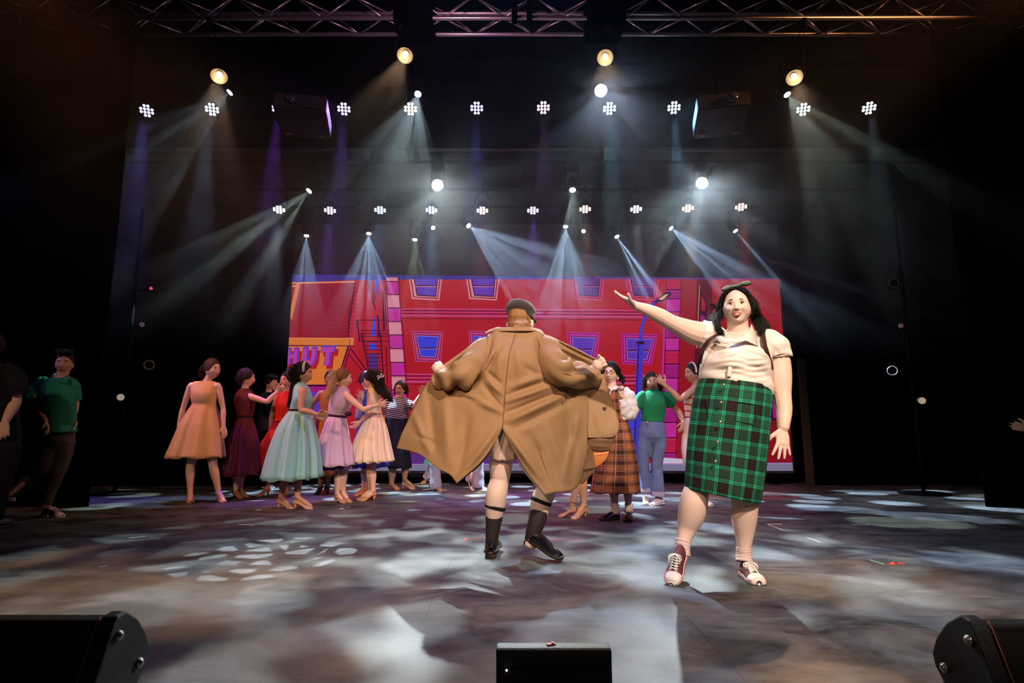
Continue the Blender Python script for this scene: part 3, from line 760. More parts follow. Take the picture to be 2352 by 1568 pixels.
# video projectors hanging under the upper bar
def projector(px, py, yaw, sgn, label):
    p = at(px, py, 7.35); t = empty('video_projector', p, label, 'projector', 'projectors under the upper bar')
    R = Matrix.Rotation(yaw, 3, 'Z') @ Matrix.Rotation(math.radians(-12), 3, 'X')
    MB().box(p, (0.66, 0.60, 0.24), R, bev=0.02).build('casing', mat('projector_casing', (0.022, 0.02, 0.02), 0.6, spec=0.2), t, smooth=False)
    MB().box(p + R @ Vector((sgn * 0.333, 0, 0)), (0.006, 0.50, 0.19), R).build('side_panel', mat('projector_panel', (0.5, 0.5, 0.58), 0.5), t, smooth=False)
    f = MB()
    for s in (-1, 1): f.box(p + R @ Vector((s * 0.22, 0.22, -0.125)), (0.08, 0.04, 0.012), R)
    f.build('foot_pad', mat('foot_pad', (0.16, 0.08, 0.03), 0.7), t, smooth=False)
    MB().cyl(p + R @ Vector((-sgn * 0.1, -0.30, 0)), p + R @ Vector((-sgn * 0.1, -0.36, 0)), 0.07, 20).build('lens', mat('lens_glass', (0.03, 0.03, 0.05), 0.08, spec=0.8), t)
    MB().cyl(p + Vector((0, 0, 0.1)), (p.x, 7.60, ZA), 0.03, 10).build('hanging_bracket', DARKM, t)
    return p
pl = projector(697, 268, math.radians(10), 1, 'dark ceiling projector whose side is lit violet')
pr = projector(1655, 266, math.radians(-10), -1, 'dark ceiling projector whose side is lit blue')
# ------------------------------------------------------------------ floor monitors at the stage edge
CAB = mat('speaker_paint', (0.022, 0.021, 0.021), 0.55, spec=0.4, bump=0.25, bscale=260)
GRL = mat('speaker_grille', (0.028, 0.018, 0.013), 0.7, spec=0.3, bump=0.5, bscale=500)
BOLT = mat('bolt_steel', (0.5, 0.46, 0.44), 0.3, metal=0.9)
PROF = [(1.40, 0.0), (1.480, 0.19), (1.556, 0.365), (1.568, 0.382), (1.600, 0.388), (1.655, 0.352), (1.70, 0.300), (1.722, 0.255), (1.715, 0.225), (1.67, 0.17), (1.56, 0.0)]
def wedge(x_end, x_far, dY, label):
    s = 1 if x_far > x_end else -1
    t = empty('floor_monitor', ((x_end + x_far) / 2, 1.55 + dY, 0), label, 'speaker', 'stage monitors at the front edge')
    def prism(x0, x1, prof, name, m, bev=0.006):
        n = len(prof)
        V = [(x0, y + dY, z) for y, z in prof] + [(x1, y + dY, z) for y, z in prof]
        F = [(i, (i + 1) % n, n + (i + 1) % n, n + i) for i in range(n)] + [tuple(range(n))[::-1], tuple(range(n, 2 * n))]
        o = obj(name, V, F, m, t, smooth=False)
        if bev:
            bm_ = o.modifiers.new('bevel', 'BEVEL'); bm_.width = bev; bm_.segments = 2
        return o
    body = [(y + (0.012 if i in (0, 1, 2) else 0), max(0, z - (0.010 if 2 <= i <= 4 else 0))) for i, (y, z) in enumerate(PROF)]
    prism(x_end + s * 0.035, x_far, body, 'cabinet', CAB)
    prism(x_end, x_end + s * 0.04, PROF, 'end_panel', CAB)
    # back cloth panel
    V = [(x_end + s * 0.05, 1.408 + dY, 0.01), (x_far, 1.408 + dY, 0.01), (x_far, 1.560 + dY, 0.358), (x_end + s * 0.05, 1.560 + dY, 0.358)]
    solid(obj('grille', V, [(0, 1, 2, 3)], GRL, t, smooth=False), 0.006)
    MB().tube([(x_end + s * 0.043, y + dY - 0.002, z) for y, z in PROF[:4]], 0.0022, 6).build('edge_trim', mat('trim_orange', (0.45, 0.14, 0.05), 0.4), t)
    for y, z in ((1.575, 0.335), (1.672, 0.235), (1.512, 0.205), (1.585, 0.205), (1.47, 0.08)):
        b = MB(); b.cyl((x_end + s * 0.002, y + dY, z), (x_end - s * 0.008, y + dY, z), 0.012, 16).ell((x_end - s * 0.008, y + dY, z), (0.006, 0.009, 0.009))
        b.build('bolt', BOLT, t)
    return t
wedge(-1.0, -2.25, 0.0, 'black floor monitor nearest the green polo shirt, bolts on its end panel')
wedge(1.135, 2.4, -0.035, 'black floor monitor in the corner below the empty wing, its end panel in shadow')
t = empty('floor_monitor', (0.096, 1.5, 0), 'small black floor monitor standing alone at the middle of the stage edge', 'speaker', 'stage monitors at the front edge')
cp = [(1.41, 0.0), (1.41, 0.352), (1.418, 0.36), (1.452, 0.36), (1.462, 0.352), (1.60, 0.12), (1.60, 0.0)]
V = [(-0.036 - 0.0, y, z) for y, z in cp] + [(0.226, y, z) for y, z in cp]; n = len(cp)
o = obj('cabinet', V, [(i, (i + 1) % n, n + (i + 1) % n, n + i) for i in range(n)] + [tuple(range(n))[::-1], tuple(range(n, 2 * n))], CAB, t, smooth=False)
m_ = o.modifiers.new('bevel', 'BEVEL'); m_.width = 0.006; m_.segments = 2
MB().box((0.096, 1.407, 0.17), (0.236, 0.006, 0.30)).build('grille', GRL, t, smooth=False)
MB().box((0.09, 1.435, 0.3615), (0.020, 0.008, 0.003), Matrix.Rotation(0.4, 3, 'Z')).box((0.094, 1.44, 0.3615), (0.006, 0.016, 0.003)).build('tape_mark', mat('red_tape', (0.8, 0.06, 0.03), 0.5), t, smooth=False)
MB().cyl((-0.012, 1.4035, 0.318), (-0.012, 1.400, 0.318), 0.002, 8).build('indicator_light', emat('led_white', (1, 1, 1), 3.0), t)
MB().tube(catmull([(0.22, 1.50, 0.10), (0.245, 1.47, 0.17), (0.262, 1.47, 0.20), (0.29, 1.48, 0.15), (0.33, 1.52, 0.012), (0.5, 1.6, 0.012)], 6), 0.012, 8).build('cable', CAB, t)

# ------------------------------------------------------------------ side lamps on the booms
def boom(x, y, zt, label):
    o = MB().cyl((x, y, 0.02), (x, y, zt), 0.025, 12).cyl((x, y, 0), (x, y, 0.02), 0.3, 24).build('boom_stand', DARKM)
    tag(o, label, 'stand')
YB1 = 7.9
bl = at(300, 850, YB1); br_ = at(2085, 850, YB1)
boom(bl.x - 0.15, YB1 + 0.15, 4.0, 'black upright stand holding lamps in the wing by the person in the green polo')
boom(br_.x + 0.15, YB1 + 0.15, 4.0, 'black upright stand holding lamps in the empty wing')
def sidelamp(px, py, r, mode, label, face, col=(0.9, 0.75, 0.5), e=0.5, bx=0.0):
    p = at(px, py, YB1); t = empty('side_lamp', p, label, 'lamp', 'side lamps on the boom stands')
    d = Vector((face, -1.0, 0.0)).normalized()
    MB().cyl(p - d * 0.01, p - d * 0.26, r * 1.12, 20, r2=r * 0.9).build('housing', DARKM, t)
    if mode == 'lens': MB().ell(p, (r, r, r), d.to_track_quat('Z', 'Y').to_matrix() @ Matrix.Diagonal((1, 1, 0.3))).build('lens', emat('lens_dim_%d' % px, col, e), t)  # light reflected by the pale unlit lenses is put in as emission
    else:
        q = d.to_track_quat('Z', 'Y').to_matrix(); n = 20
        MB().tube([p + q @ Vector((math.cos(2 * math.pi * i / n) * r, math.sin(2 * math.pi * i / n) * r, 0)) for i in range(n + 1)], 0.008, 6, caps=False).build('lens_ring', mat('dull_ring', (0.22, 0.2, 0.17), 0.4, metal=0.5), t)
    MB().cyl(p - d * 0.13, (bx, YB1 + 0.15, p.z), 0.015, 8).build('clamp', DARKM, t)
xL = bl.x - 0.15; xR = br_.x + 0.15
sidelamp(277, 912, 0.045, 'lens', 'lowest side lamp in the wing by the green polo, pale round lens', 0.5, (0.85, 0.72, 0.55), 0.35, xL)
sidelamp(326, 745, 0.035, 'lens', 'dim purplish side lamp high in the wing by the green polo', 0.9, (0.5, 0.3, 0.4), 0.12, xL)
sidelamp(347, 662, 0.022, 'lens', 'topmost side lamp in the wing by the green polo, glowing pink', 0.9, (1.0, 0.12, 0.3), 0.6, xL)
sidelamp(342, 838, 0.06, 'ring', 'unlit side lamp with an open ring in the wing by the green polo', 0.8, bx=xL)
sidelamp(2118, 920, 0.045, 'lens', 'lowest side lamp in the empty wing, pale round lens', -0.4, (0.95, 0.72, 0.45), 0.4, xR)
sidelamp(2069, 748, 0.032, 'lens', 'dim reddish side lamp high in the empty wing', -0.9, (0.6, 0.3, 0.28), 0.16, xR)
sidelamp(2050, 851, 0.06, 'ring', 'unlit side lamp with an open ring in the empty wing', -0.8, bx=xR)
sidelamp(2053, 650, 0.06, 'ring', 'topmost unlit side lamp in the empty wing', -0.5, bx=xR)

# ------------------------------------------------------------------ tape marks and scraps on the boards
def strip(pts, wd, m, label, group):
    mb = MB()
    for (x0, y0), (x1, y1) in zip(pts[:-1], pts[1:]):
        A = at(x0, y0, floor_y(y0)); B = at(x1, y1, floor_y(y1)); A.z = B.z = 0
        d = (B - A); l = d.length; a = math.atan2(d.y, d.x)
        mb.box((A + B) / 2 + Vector((0, 0, 0.0012)), (l, wd, 0.002), Matrix.Rotation(a, 3, 'Z'))
    tag(mb.build('tape_mark', m, smooth=False), label, 'tape', group)
WT = mat('white_tape', (0.75, 0.72, 0.7), 0.6); RT = mat('red_tape', (0.8, 0.06, 0.03), 0.5)
G = 'tape marks on the stage floor'
strip([(2055, 1292), (2078, 1295)], 0.03, RT, 'short red tape mark on the open floor beyond the plaid skirt', G)
strip([(2046, 1296), (2056, 1291)], 0.03, RT, 'tiny red tape corner touching the short red mark on the open floor', G)
strip([(1998, 1286), (2030, 1296)], 0.012, mat('green_tape', (0.35, 0.6, 0.45), 0.6), 'thin pale green tape strip beside the short red mark', G)
strip([(1762, 1203), (1796, 1203)], 0.010, WT, 'thin white tape line behind the striding plaid skirt', G)
strip([(1765, 1205), (1798, 1217)], 0.012, WT, 'thin white tape line slanting away from its twin behind the plaid skirt', G)
strip([(1956, 1204), (1998, 1206)], 0.010, WT, 'faint white tape line far up the bare side of the stage', G)
strip([(1852, 1234), (1884, 1245)], 0.012, WT, 'lone slanting white tape strip on the bare side of the stage', G)
strip([(1070, 1238), (1120, 1236)], 0.008, RT, 'thin red tape line beside the black sock', G)
strip([(1258, 1238), (1338, 1240)], 0.008, RT, 'thin red tape line past the lifted black shoe', G)
strip([(1066, 1241), (1072, 1236)], 0.02, RT, 'red tape end of the line beside the black sock', G)
strip([(296, 1236), (334, 1232)], 0.012, WT, 'pale tape strip on the dark floor near the green polo', G)
strip([(228, 1302), (246, 1300)], 0.014, WT, 'small bright white tape scrap above the bolted floor monitor', G)
strip([(226, 1185), (244, 1182)], 0.016, RT, 'dull red tape mark by the black sneaker', G)
strip([(548, 1204), (585, 1206)], 0.010, WT, 'thin white scratch-like tape on the floor before the aqua dress', G)
# ------------------------------------------------------------------ figures
SKIN = {'fair': mat('skin_fair', (0.76, 0.50, 0.40), 0.5, spec=0.35, sss=0.08),
        'pale': mat('skin_pale', (0.84, 0.60, 0.50), 0.5, spec=0.35, sss=0.08),
        'tan': mat('skin_tan', (0.55, 0.31, 0.20), 0.5, spec=0.35, sss=0.05),
        'brown': mat('skin_brown', (0.36, 0.19, 0.12), 0.5, spec=0.35, sss=0.05)}
EYEW = mat('eye_white', (0.85, 0.82, 0.8), 0.25); IRIS = mat('iris_dark', (0.03, 0.015, 0.01), 0.2)
LIP = {'fair': mat('lip_rose', (0.55, 0.16, 0.14), 0.4), 'pale': mat('lip_red', (0.60, 0.16, 0.12), 0.4), 'tan': mat('lip_wine', (0.35, 0.08, 0.07), 0.4), 'brown': mat('lip_dark', (0.24, 0.06, 0.05), 0.4)}
TEETH = mat('teeth', (0.9, 0.87, 0.82), 0.3); MOUTHIN = mat('mouth_inside', (0.10, 0.01, 0.01), 0.6)
def hairmat(nm, c): return mat('hair_' + nm, c, 0.5, spec=0.25, noise=0.45, nscale=60, bump=0.5, bscale=220, stretch=(1, 1, 0.15))
HAIR = {'black': hairmat('black', (0.012, 0.009, 0.008)), 'brown': hairmat('brown', (0.05, 0.022, 0.012)), 'dark': hairmat('dark', (0.022, 0.012, 0.009)), 'blonde': hairmat('blonde', (0.52, 0.34, 0.17)), 'sandy': hairmat('sandy', (0.36, 0.18, 0.07)), 'mixed': hairmat('light_brown', (0.16, 0.08, 0.035))}

def fr(fwd, tilt=0.0, roll=0.0):
    """rotation of a head or chest: fwd = direction it faces (x, y), tilt = lifted (+) or lowered (-), roll = leaning to its right"""
    f = Vector((fwd[0], fwd[1], 0)).normalized()
    f = Vector((f.x * math.cos(tilt), f.y * math.cos(tilt), math.sin(tilt)))
    R = rot_to(f)
    if roll: R = Matrix.Rotation(roll, 3, f) @ R
    return R

def head_shape(c, R, s=1.0, smile=0.0, w=0.148, d=0.19, h=0.225, nu=72, nv=60, mouth=0.0, cheek=1.0, jaw=0.30, chin2=0.0):
    """one continuous head surface; local x right of the face, y forward, z up, eyes at z = 0"""
    a, b, cc = w / 2, d / 2, h / 2
    th = (np.arange(nv + 1) / nv) * math.pi; ph = np.arange(nu) / nu * 2 * math.pi
    T, P = np.meshgrid(th, ph, indexing='ij')
    nx, ny, nz = np.sin(T) * np.cos(P), np.sin(T) * np.sin(P), np.cos(T)
    x, y, z = nx * a, ny * b, nz * cc
    low = np.clip(-nz, 0, 1)
    x = x * (1 - jaw * low ** 1.7)
    x = x * (1 + 0.05 * np.exp(-((nz + 0.35) / 0.3) ** 2) * cheek)
    y = np.where(ny < 0, y * (1 - 0.42 * low ** 1.1), y * (1 - 0.10 * low ** 2) * 0.97)
    y = np.where(ny > 0, y + 0.004 * np.exp(-((nz + 0.9) / 0.18) ** 2), y)
    fm = np.clip(ny * 2.2, 0, 1)
    g = lambda cx, cz, sx, sz: np.exp(-((x - cx) / sx) ** 2 - ((z - cz) / sz) ** 2)
    dz = np.zeros_like(y)
    ridge = np.clip((0.014 - z) / 0.052, 0, 1)
    ridge = np.where(z < -0.038, np.clip(1 - (-0.038 - z) / 0.009, 0, 1), ridge)
    dz += ridge * 0.023 * np.exp(-(x / (0.007 + 0.006 * np.clip(ridge, 0, 1))) ** 2)
    dz += 0.006 * (g(0.011, -0.038, 0.006, 0.006) + g(-0.011, -0.038, 0.006, 0.006))
    dz -= 0.010 * (g(0.032, 0.0, 0.014, 0.010) + g(-0.032, 0.0, 0.014, 0.010))
    dz += 0.004 * (g(0.03, 0.021, 0.022, 0.007) + g(-0.03, 0.021, 0.022, 0.007))
    dz += 0.005 * cheek * (g(0.040, -0.030, 0.016, 0.015) + g(-0.040, -0.030, 0.016, 0.015))
    dz += 0.006 * g(0, -0.060, 0.024, 0.008) - 0.003 * g(0, -0.0635, 0.022, 0.0022) + 0.003 * g(0, -0.070, 0.014, 0.006)
    dz -= 0.003 * g(0, -0.079, 0.014, 0.006)
    dz += 0.007 * g(0, -0.100, 0.020, 0.012)
    if smile:
        dz -= 0.016 * g(0, -0.0665, 0.021, 0.0075)
        dz += 0.005 * (g(0.043, -0.036, 0.014, 0.013) + g(-0.043, -0.036, 0.014, 0.013))
        dz -= 0.003 * (g(0.031, -0.047, 0.005, 0.012) + g(-0.031, -0.047, 0.005, 0.012))
        dz += 0.006 * (g(0.013, -0.037, 0.006, 0.006) + g(-0.013, -0.037, 0.006, 0.006))
        dz -= 0.006 * (g(0.007, -0.045, 0.0035, 0.003) + g(-0.007, -0.045, 0.0035, 0.003))
    elif mouth: dz -= 0.018 * g(0, -0.066 - 0.006 * mouth, 0.017, 0.007 * mouth + 0.002)
    y = y + dz * fm
    if chin2: # fuller chin and throat
        y = y + chin2 * 0.012 * np.exp(-((nz + 1.0) / 0.25) ** 2) * (ny > -0.3)
    V = []
    for i in range(nv + 1):
        for j in range(nu):
            if i in (0, nv) and j > 0: continue
            V.append(c + R @ Vector((x[i, j] * s, y[i, j] * s, z[i, j] * s)))
    F = [(0, 1 + j, 1 + (j + 1) % nu) for j in range(nu)]
    for i in range(nv - 2):
        for j in range(nu):
            A = 1 + i * nu + j; B = 1 + i * nu + (j + 1) % nu
            F.append((A, A + nu, B + nu, B))
    L = len(V) - 1; k = 1 + (nv - 2) * nu
    F += [(k + (j + 1) % nu, k + j, L) for j in range(nu)]
    return V, F

def hand_shape(mb, wrist, d, across, s=1.0, curl=0.25, spread=0.12, thumb=0.6, curls=None, fist=False):
    """palm, four fingers and a thumb; across points to the thumb side, palm faces d x across"""
    d = Vector(d).normalized(); a = Vector(across); a = (a - d * a.dot(d)).normalized(); n = d.cross(a)
    w = Vector(wrist)
    pl = 0.088 * s
    V, F = tube([w - d * 0.015 * s, w + d * 0.01 * s, w + d * pl * 0.5, w + d * pl * 0.92, w + d * pl * 1.02],
                [(0.023 * s, 0.017 * s), (0.025 * s, 0.017 * s), (0.037 * s, 0.016 * s), (0.039 * s, 0.0135 * s), (0.033 * s, 0.009 * s)], 16, ref=a)
    mb.add(V, F)
    L = [0.070, 0.078, 0.073, 0.058]; off = [0.029, 0.0098, -0.0098, -0.028]; kn = [0.94, 1.0, 0.97, 0.90]
    for i in range(4):
        cu = (curls[i] if curls else curl)
        base = w + d * pl * kn[i] + a * off[i] * s
        dirv = (d + a * (1.5 - i) * spread).normalized()
        p = [base - dirv * 0.02 * s, base]; ang = 0.0
        for k, (f, cm) in enumerate(((0.44, 1.0), (0.30, 1.25), (0.26, 0.9))):
            ang += cu * cm
            v = dirv * math.cos(ang) + n * math.sin(ang)
            p.append(p[-1] + v * L[i] * f * s)
        r = (0.0092 if i < 3 else 0.0078) * s
        V, F = smooth_tube(p, [r * 1.05, r * 1.08, r, r * 0.9, r * 0.72], 10, 4)
        mb.add(V, F)
    tb = w + d * 0.022 * s + a * 0.024 * s
    v0 = (d * 0.72 + a * thumb + n * 0.25).normalized(); v1 = (d * 0.9 + a * thumb * 0.6 + n * (0.3 + curl)).normalized()
    V, F = smooth_tube([tb - v0 * 0.015 * s, tb + v0 * 0.015 * s, tb + v0 * 0.045 * s, tb + v0 * 0.045 * s + v1 * 0.03 * s, tb + v0 * 0.045 * s + v1 * 0.052 * s],
                       [0.014 * s, 0.0145 * s, 0.0115 * s, 0.0105 * s, 0.0078 * s], 10, 4)
    mb.add(V, F)

def add_uv(o, idx, segs, rows, V):
    """cloth coordinates in metres: u round the garment, v down it, measured from the front centre"""
    cent = [sum((Vector(V[i * segs + j]) for j in range(segs)), Vector()) / segs for i in range(rows)]
    vl = [0.0]
    for i in range(1, rows): vl.append(vl[-1] + (cent[i] - cent[i - 1]).length)
    hip = max(range(rows), key=lambda i: (Vector(V[i * segs]) - Vector(V[i * segs + segs // 2])).length)
    hp = rows // 3
    us = [0.0]
    for j in range(segs): us.append(us[-1] + (Vector(V[hp * segs + (j + 1) % segs]) - Vector(V[hp * segs + j])).length)
    lay = o.data.uv_layers.new(name='cloth')
    n = segs
    for p in o.data.polygons:
        vs = list(p.vertices); js = [v % n for v in vs if v < rows * n]
        wrap = (0 in js) and (n - 1 in js)
        for li, v in zip(p.loop_indices, vs):
            if v >= rows * n: continue
            j = v % n; i = v // n
            if wrap and j == 0: j = n
            lay.data[li].uv = (us[j], vl[i])

class Fig:
    """a person: pixel joints on planes at distance Y + dy become joints in the room"""
    def __init__(s, Y, px, label, skin='fair', scale=1.0, b=1.0, vox=0.008, group=None, name='person'):
        s.Y = Y; s.sc = scale; s.b = b; s.skin = skin; s.vox = vox
        g = at(px, 1100, Y); s.root = empty(name, (g.x, Y, 0), label, 'person', group)
        s.mb = MB()
    def J(s, p): return at(p[0], p[1], s.Y + (p[2] if len(p) > 2 else 0))
    def limb(s, pts, rad, n=14, ref=None):
        k = s.sc
        V, F = smooth_tube([s.J(p) if not isinstance(p, Vector) else p for p in pts], [(r * k if not hasattr(r, '__len__') else (r[0] * k, r[1] * k)) for r in rad], n, 5, ref=ref)
        s.mb.add(V, F)
    def arm(s, sh, el, wr, hand=None, across=(1, 0, 0), k=1.0, **kw):
        b = s.b * k
        A, B, C = s.J(sh), s.J(el), s.J(wr)
        s.limb([A, A.lerp(B, 0.45), B, B.lerp(C, 0.3), B.lerp(C, 0.7), C], [0.050 * b, 0.046 * b, 0.036 * b, 0.039 * b, 0.030 * b, 0.024 * min(b, 1.15)])
        if hand is not None:
            H = s.J(hand); hand_shape(s.mb, C, H - C, across, s.sc * kw.pop('hs', 1.0), **kw)
    def leg(s, hip, knee, ank, toe=None, k=1.0, calf=1.0):
        b = s.b * k
        A, B, C = s.J(hip), s.J(knee), s.J(ank)
        s.limb([A, A.lerp(B, 0.5), B, B.lerp(C, 0.3), B.lerp(C, 0.65), C], [0.086 * b, 0.075 * b, 0.052 * b, 0.055 * b * calf, 0.040 * b * calf, 0.031 * b])
        if toe is not None:
            T = s.J(toe); 
            s.limb([C, C.lerp(T, 0.35) + Vector((0, 0, -0.01)), T], [0.033 * min(b, 1.1), 0.030 * min(b, 1.1), 0.024])
    def torso(s, pelvis, neck, face, w=1.0, waist=1.0, lean=0.0):
        b = s.b * w * 0.84
        R = fr(face); ax = R @ Vector((1, 0, 0))
        P, N = s.J(pelvis), s.J(neck)
        u = (N - P)
        q = lambda t: P + u * t + (R @ Vector((0, 1, 0))) * (-0.02 * math.sin(t * math.pi)) * 0
        s.limb([q(-0.22), q(-0.05), q(0.12), q(0.38), q(0.60), q(0.80), q(0.94), q(1.02)],
               [(0.10 * b, 0.085 * b), (0.160 * b, 0.112 * b), (0.158 * b, 0.112 * b), (0.122 * b * waist, 0.092 * b * waist), (0.138 * b, 0.104 * b), (0.152 * b, 0.108 * b), (0.118 * b, 0.075 * b), (0.055 * b, 0.052 * b)], 24, ref=ax)
        s.R = R
    def shoulder(s, neck, sh):
        N = s.J(neck); S = s.J(sh); b = s.b
        s.limb([N + Vector((0, 0, -0.03)), N.lerp(S, 0.55) + Vector((0, 0, -0.02)), S], [0.05 * b, 0.05 * b, 0.050 * b])
    def head(s, c, R, neck, hs=1.0, nr=0.052, face=True, brow='dark', mouth=0.0, lid=False, smile=0.0, ear=0.0, nu=56, nv=44, eyes=True, **kw):
        C = s.J(c); k = s.sc * hs; s.hc = C; s.hR = R; s.hk = k
        V, F = head_shape(C, R, k, mouth=mouth, smile=smile, nu=nu, nv=nv, **kw); s.mb.add(V, F)
        N = s.J(neck)
        lowc = C + R @ Vector((0, -0.015 * k, -0.06 * k))
        s.limb([N + Vector((0, 0, -0.05)), N.lerp(lowc, 0.5), lowc], [nr * 1.12 * s.b ** 0.6, nr * s.b ** 0.6, nr * s.b ** 0.6])
        for sx in (-1, 1):
            V, F = ellipsoid(C + R @ Vector((sx * (kw.get('w', 0.148) / 2 * 0.99 + ear) * k, -0.006 * k, -0.018 * k)), ((0.007 + ear) * k, 0.017 * k, 0.030 * k), R, 12, 8); s.mb.add(V, F)
        if not face: return
        w = kw.get('w', 0.148); ex = 0.031
        s.faceparts = []
        def L(x, y, z): return C + R @ Vector((x * k, y * k, z * k))
        fy = 0.0815 * (kw.get('d', 0.19) / 0.19)
        for sx in (-1, 1):
            e = MB(); e.ell(L(sx * ex, fy - 0.0125, 0), (0.0145 * k, 0.0125 * k, 0.0088 * k), R, 14, 10)
            eo = e.build('eye', EYEW, s.root)
            MB().ell(L(sx * ex, fy - 0.0035, 0.0005), (0.0062 * k, 0.0045 * k, 0.0066 * k), R, 10, 8).build('iris', IRIS, eo)
            bb = MB()
            bb.add(*smooth_tube([L(sx * 0.013, fy + 0.006, 0.020), L(sx * 0.030, fy + 0.0045, 0.026), L(sx * 0.050, fy - 0.012, 0.019)], [0.0028 * k, 0.0036 * k, 0.0015 * k], 8, 4))
            bb.build('eyebrow', HAIR[brow], s.root)
            if lid:
                lb = MB(); lb.add(*smooth_tube([L(sx * 0.017, fy - 0.003, 0.002), L(sx * 0.025, fy + 0.001, 0.0085), L(sx * 0.036, fy - 0.001, 0.008), L(sx * 0.047, fy - 0.010, 0.001)], [0.0012 * k, 0.0016 * k, 0.0018 * k, 0.001 * k], 8, 4))
                lb.build('eyelashes', IRIS, s.root)
        my = fy + 0.0125
        if smile:
            lb = MB(); W = 0.031
            up = [(-W, my - 0.022, -0.054), (-0.017, my - 0.0105, -0.0590), (-0.006, my - 0.004, -0.0605), (0, my - 0.0035, -0.0615), (0.006, my - 0.004, -0.0605), (0.017, my - 0.0105, -0.0590), (W, my - 0.022, -0.054)]
            dn = [(-W, my - 0.022, -0.054), (-0.019, my - 0.013, -0.0685), (-0.008, my - 0.0065, -0.0760), (0, my - 0.005, -0.0775), (0.008, my - 0.0065, -0.0760), (0.019, my - 0.013, -0.0685), (W, my - 0.022, -0.054)]
            lb.add(*smooth_tube([L(*p) for p in up], [r * k for r in (0.0008, 0.0022, 0.0026, 0.0022, 0.0026, 0.0022, 0.0008)], 8, 5))
            lb.add(*smooth_tube([L(*p) for p in dn], [r * k for r in (0.0008, 0.0030, 0.0042, 0.0045, 0.0042, 0.0030, 0.0008)], 8, 5))
            lb.build('lips', LIP[s.skin], s.root)
            tb = MB(); V = []
            def surf(top, bot, dd, name, m):
                A = catmull(top, 4); B = catmull(bot, 4); V = []
                for t in (0, 0.33, 0.66, 1):
                    for a, b in zip(A, B): q = a * (1 - t) + b * t; V.append(L(q[0], q[1] - dd, q[2]))
                solid(obj(name, V, grid_faces(4, len(A)), m, s.root), 0.002)
            surf(up, [(x * 0.95, y, z * 0.86 + u_[2] * 0.14) for (x, y, z), u_ in zip(dn, up)], 0.008, 'mouth', MOUTHIN)
            tt = [(x, y, z) for x, y, z in up]; tl = [(x * 0.96, y, (z * 0.42 + d_[2] * 0.58) if abs(x) < 0.025 else z) for (x, y, z), d_ in zip(up, dn)]
            surf(tt, tl, 0.0028, 'teeth', TEETH)
        elif mouth:
            o = 0.006 * mouth
            MB().ell(L(0, my - 0.014, -0.066 - o), (0.019 * k, 0.008 * k, (0.004 + 0.007 * mouth) * k), R, 16, 10).build('mouth', MOUTHIN, s.root)
            lb = MB()
            for sg in (1, -1):
                zc = -0.066 - o + sg * (0.004 + 0.0075 * mouth)
                lb.add(*smooth_tube([L(-0.023, my - 0.0125, -0.064 - o * 0.6), L(-0.011, my - 0.003, zc + 0.0004), L(0, my - 0.0005, zc), L(0.011, my - 0.003, zc + 0.0004), L(0.023, my - 0.0125, -0.064 - o * 0.6)], [0.001 * k, 0.0028 * k, 0.0032 * k, 0.0028 * k, 0.001 * k], 8, 4))
            lb.build('lips', LIP[s.skin], s.root)
        else:
            lb = MB()
            for sg, r in ((1, 0.0030), (-1, 0.0036)):
                zc = -0.0635 + sg * 0.0032
                lb.add(*smooth_tube([L(-0.022, my - 0.010, -0.0635), L(-0.010, my - 0.0025, zc), L(0, my - 0.0008, zc - 0.0005), L(0.010, my - 0.0025, zc), L(0.022, my - 0.010, -0.0635)], [0.001 * k, r * k, r * k, r * k, 0.001 * k], 8, 4))
            lb.build('lips', LIP[s.skin], s.root)
    def body(s, smooth_it=3):
        o = s.mb.build('body', SKIN[s.skin], s.root); remesh(o, s.vox, smooth_it)
        s.bodyobj = o; return o
    # ---- clothes
    def loft(s, name, rings, m, folds=0, amp=None, seed=0, segs=96, per=5, thick=0.004, flat=None, parent=None, close_top=False, mode='ring', slant=0.0, uv=False, disp=None, deep=1.0):
        """rings: (py, x_left, x_right, half_depth_m, dy) read off the outline; folds: number of folds, amp: list per ring of fold depth"""
        r2 = np.random.default_rng(seed + 11)
        rr = catmull([(r[0], r[1], r[2], r[3], r[4] if len(r) > 4 else 0.0, r[5] if len(r) > 5 else 0.0) for r in rings], per)
        aa = catmull([[a] for a in (amp or [0] * len(rings))], per)[:, 0]
        ph = r2.uniform(0, 6.28, 6); fr_ = r2.uniform(0.7, 1.3, 6)
        V = []
        for i, (py, xl, xr_, hd, dy, sl) in enumerate(rr):
            A = at(xl, py, s.Y + dy); B = at(xr_, py, s.Y + dy)
            c = (A + B) / 2; rx = (B - A).length / 2
            hd = hd * deep
            tt = i / (len(rr) - 1)
            for j in range(segs):
                t = 2 * math.pi * j / segs
                f = 1.0
                if folds:
                    q = folds * t + ph[0] + 0.9 * math.sin(2 * t + ph[1]) + 0.5 * math.sin(3 * t + ph[2] + tt * 0.6)
                    w_ = math.sin(q); w_ = math.copysign(abs(w_) ** 0.8, w_)
                    f = 1 + aa[i] * (0.7 * w_ + 0.3 * math.sin(2 * q + ph[3]) - 0.25)
                x = c.x + rx * math.cos(t) * f; y = c.y + hd * math.sin(t) * f
                z = c.z + (slant + sl) * (x - c.x)
                if folds and i == len(rr) - 1: z += 0.012 * math.sin(q + 1.0) * min(1, aa[i] * 8)
                V.append((x, y, z))
        F = grid_faces(len(rr), segs, True)
        if close_top:
            V.append((c.x if False else sum(v[0] for v in V[:segs]) / segs, sum(v[1] for v in V[:segs]) / segs, V[0][2])); L_ = len(V) - 1
            F += [(j, (j + 1) % segs, L_) for j in range(segs)]
        if disp is not None: V = [disp(Vector(v)) for v in V]
        o = solid(obj(name, V, F, m, parent or s.root), thick)
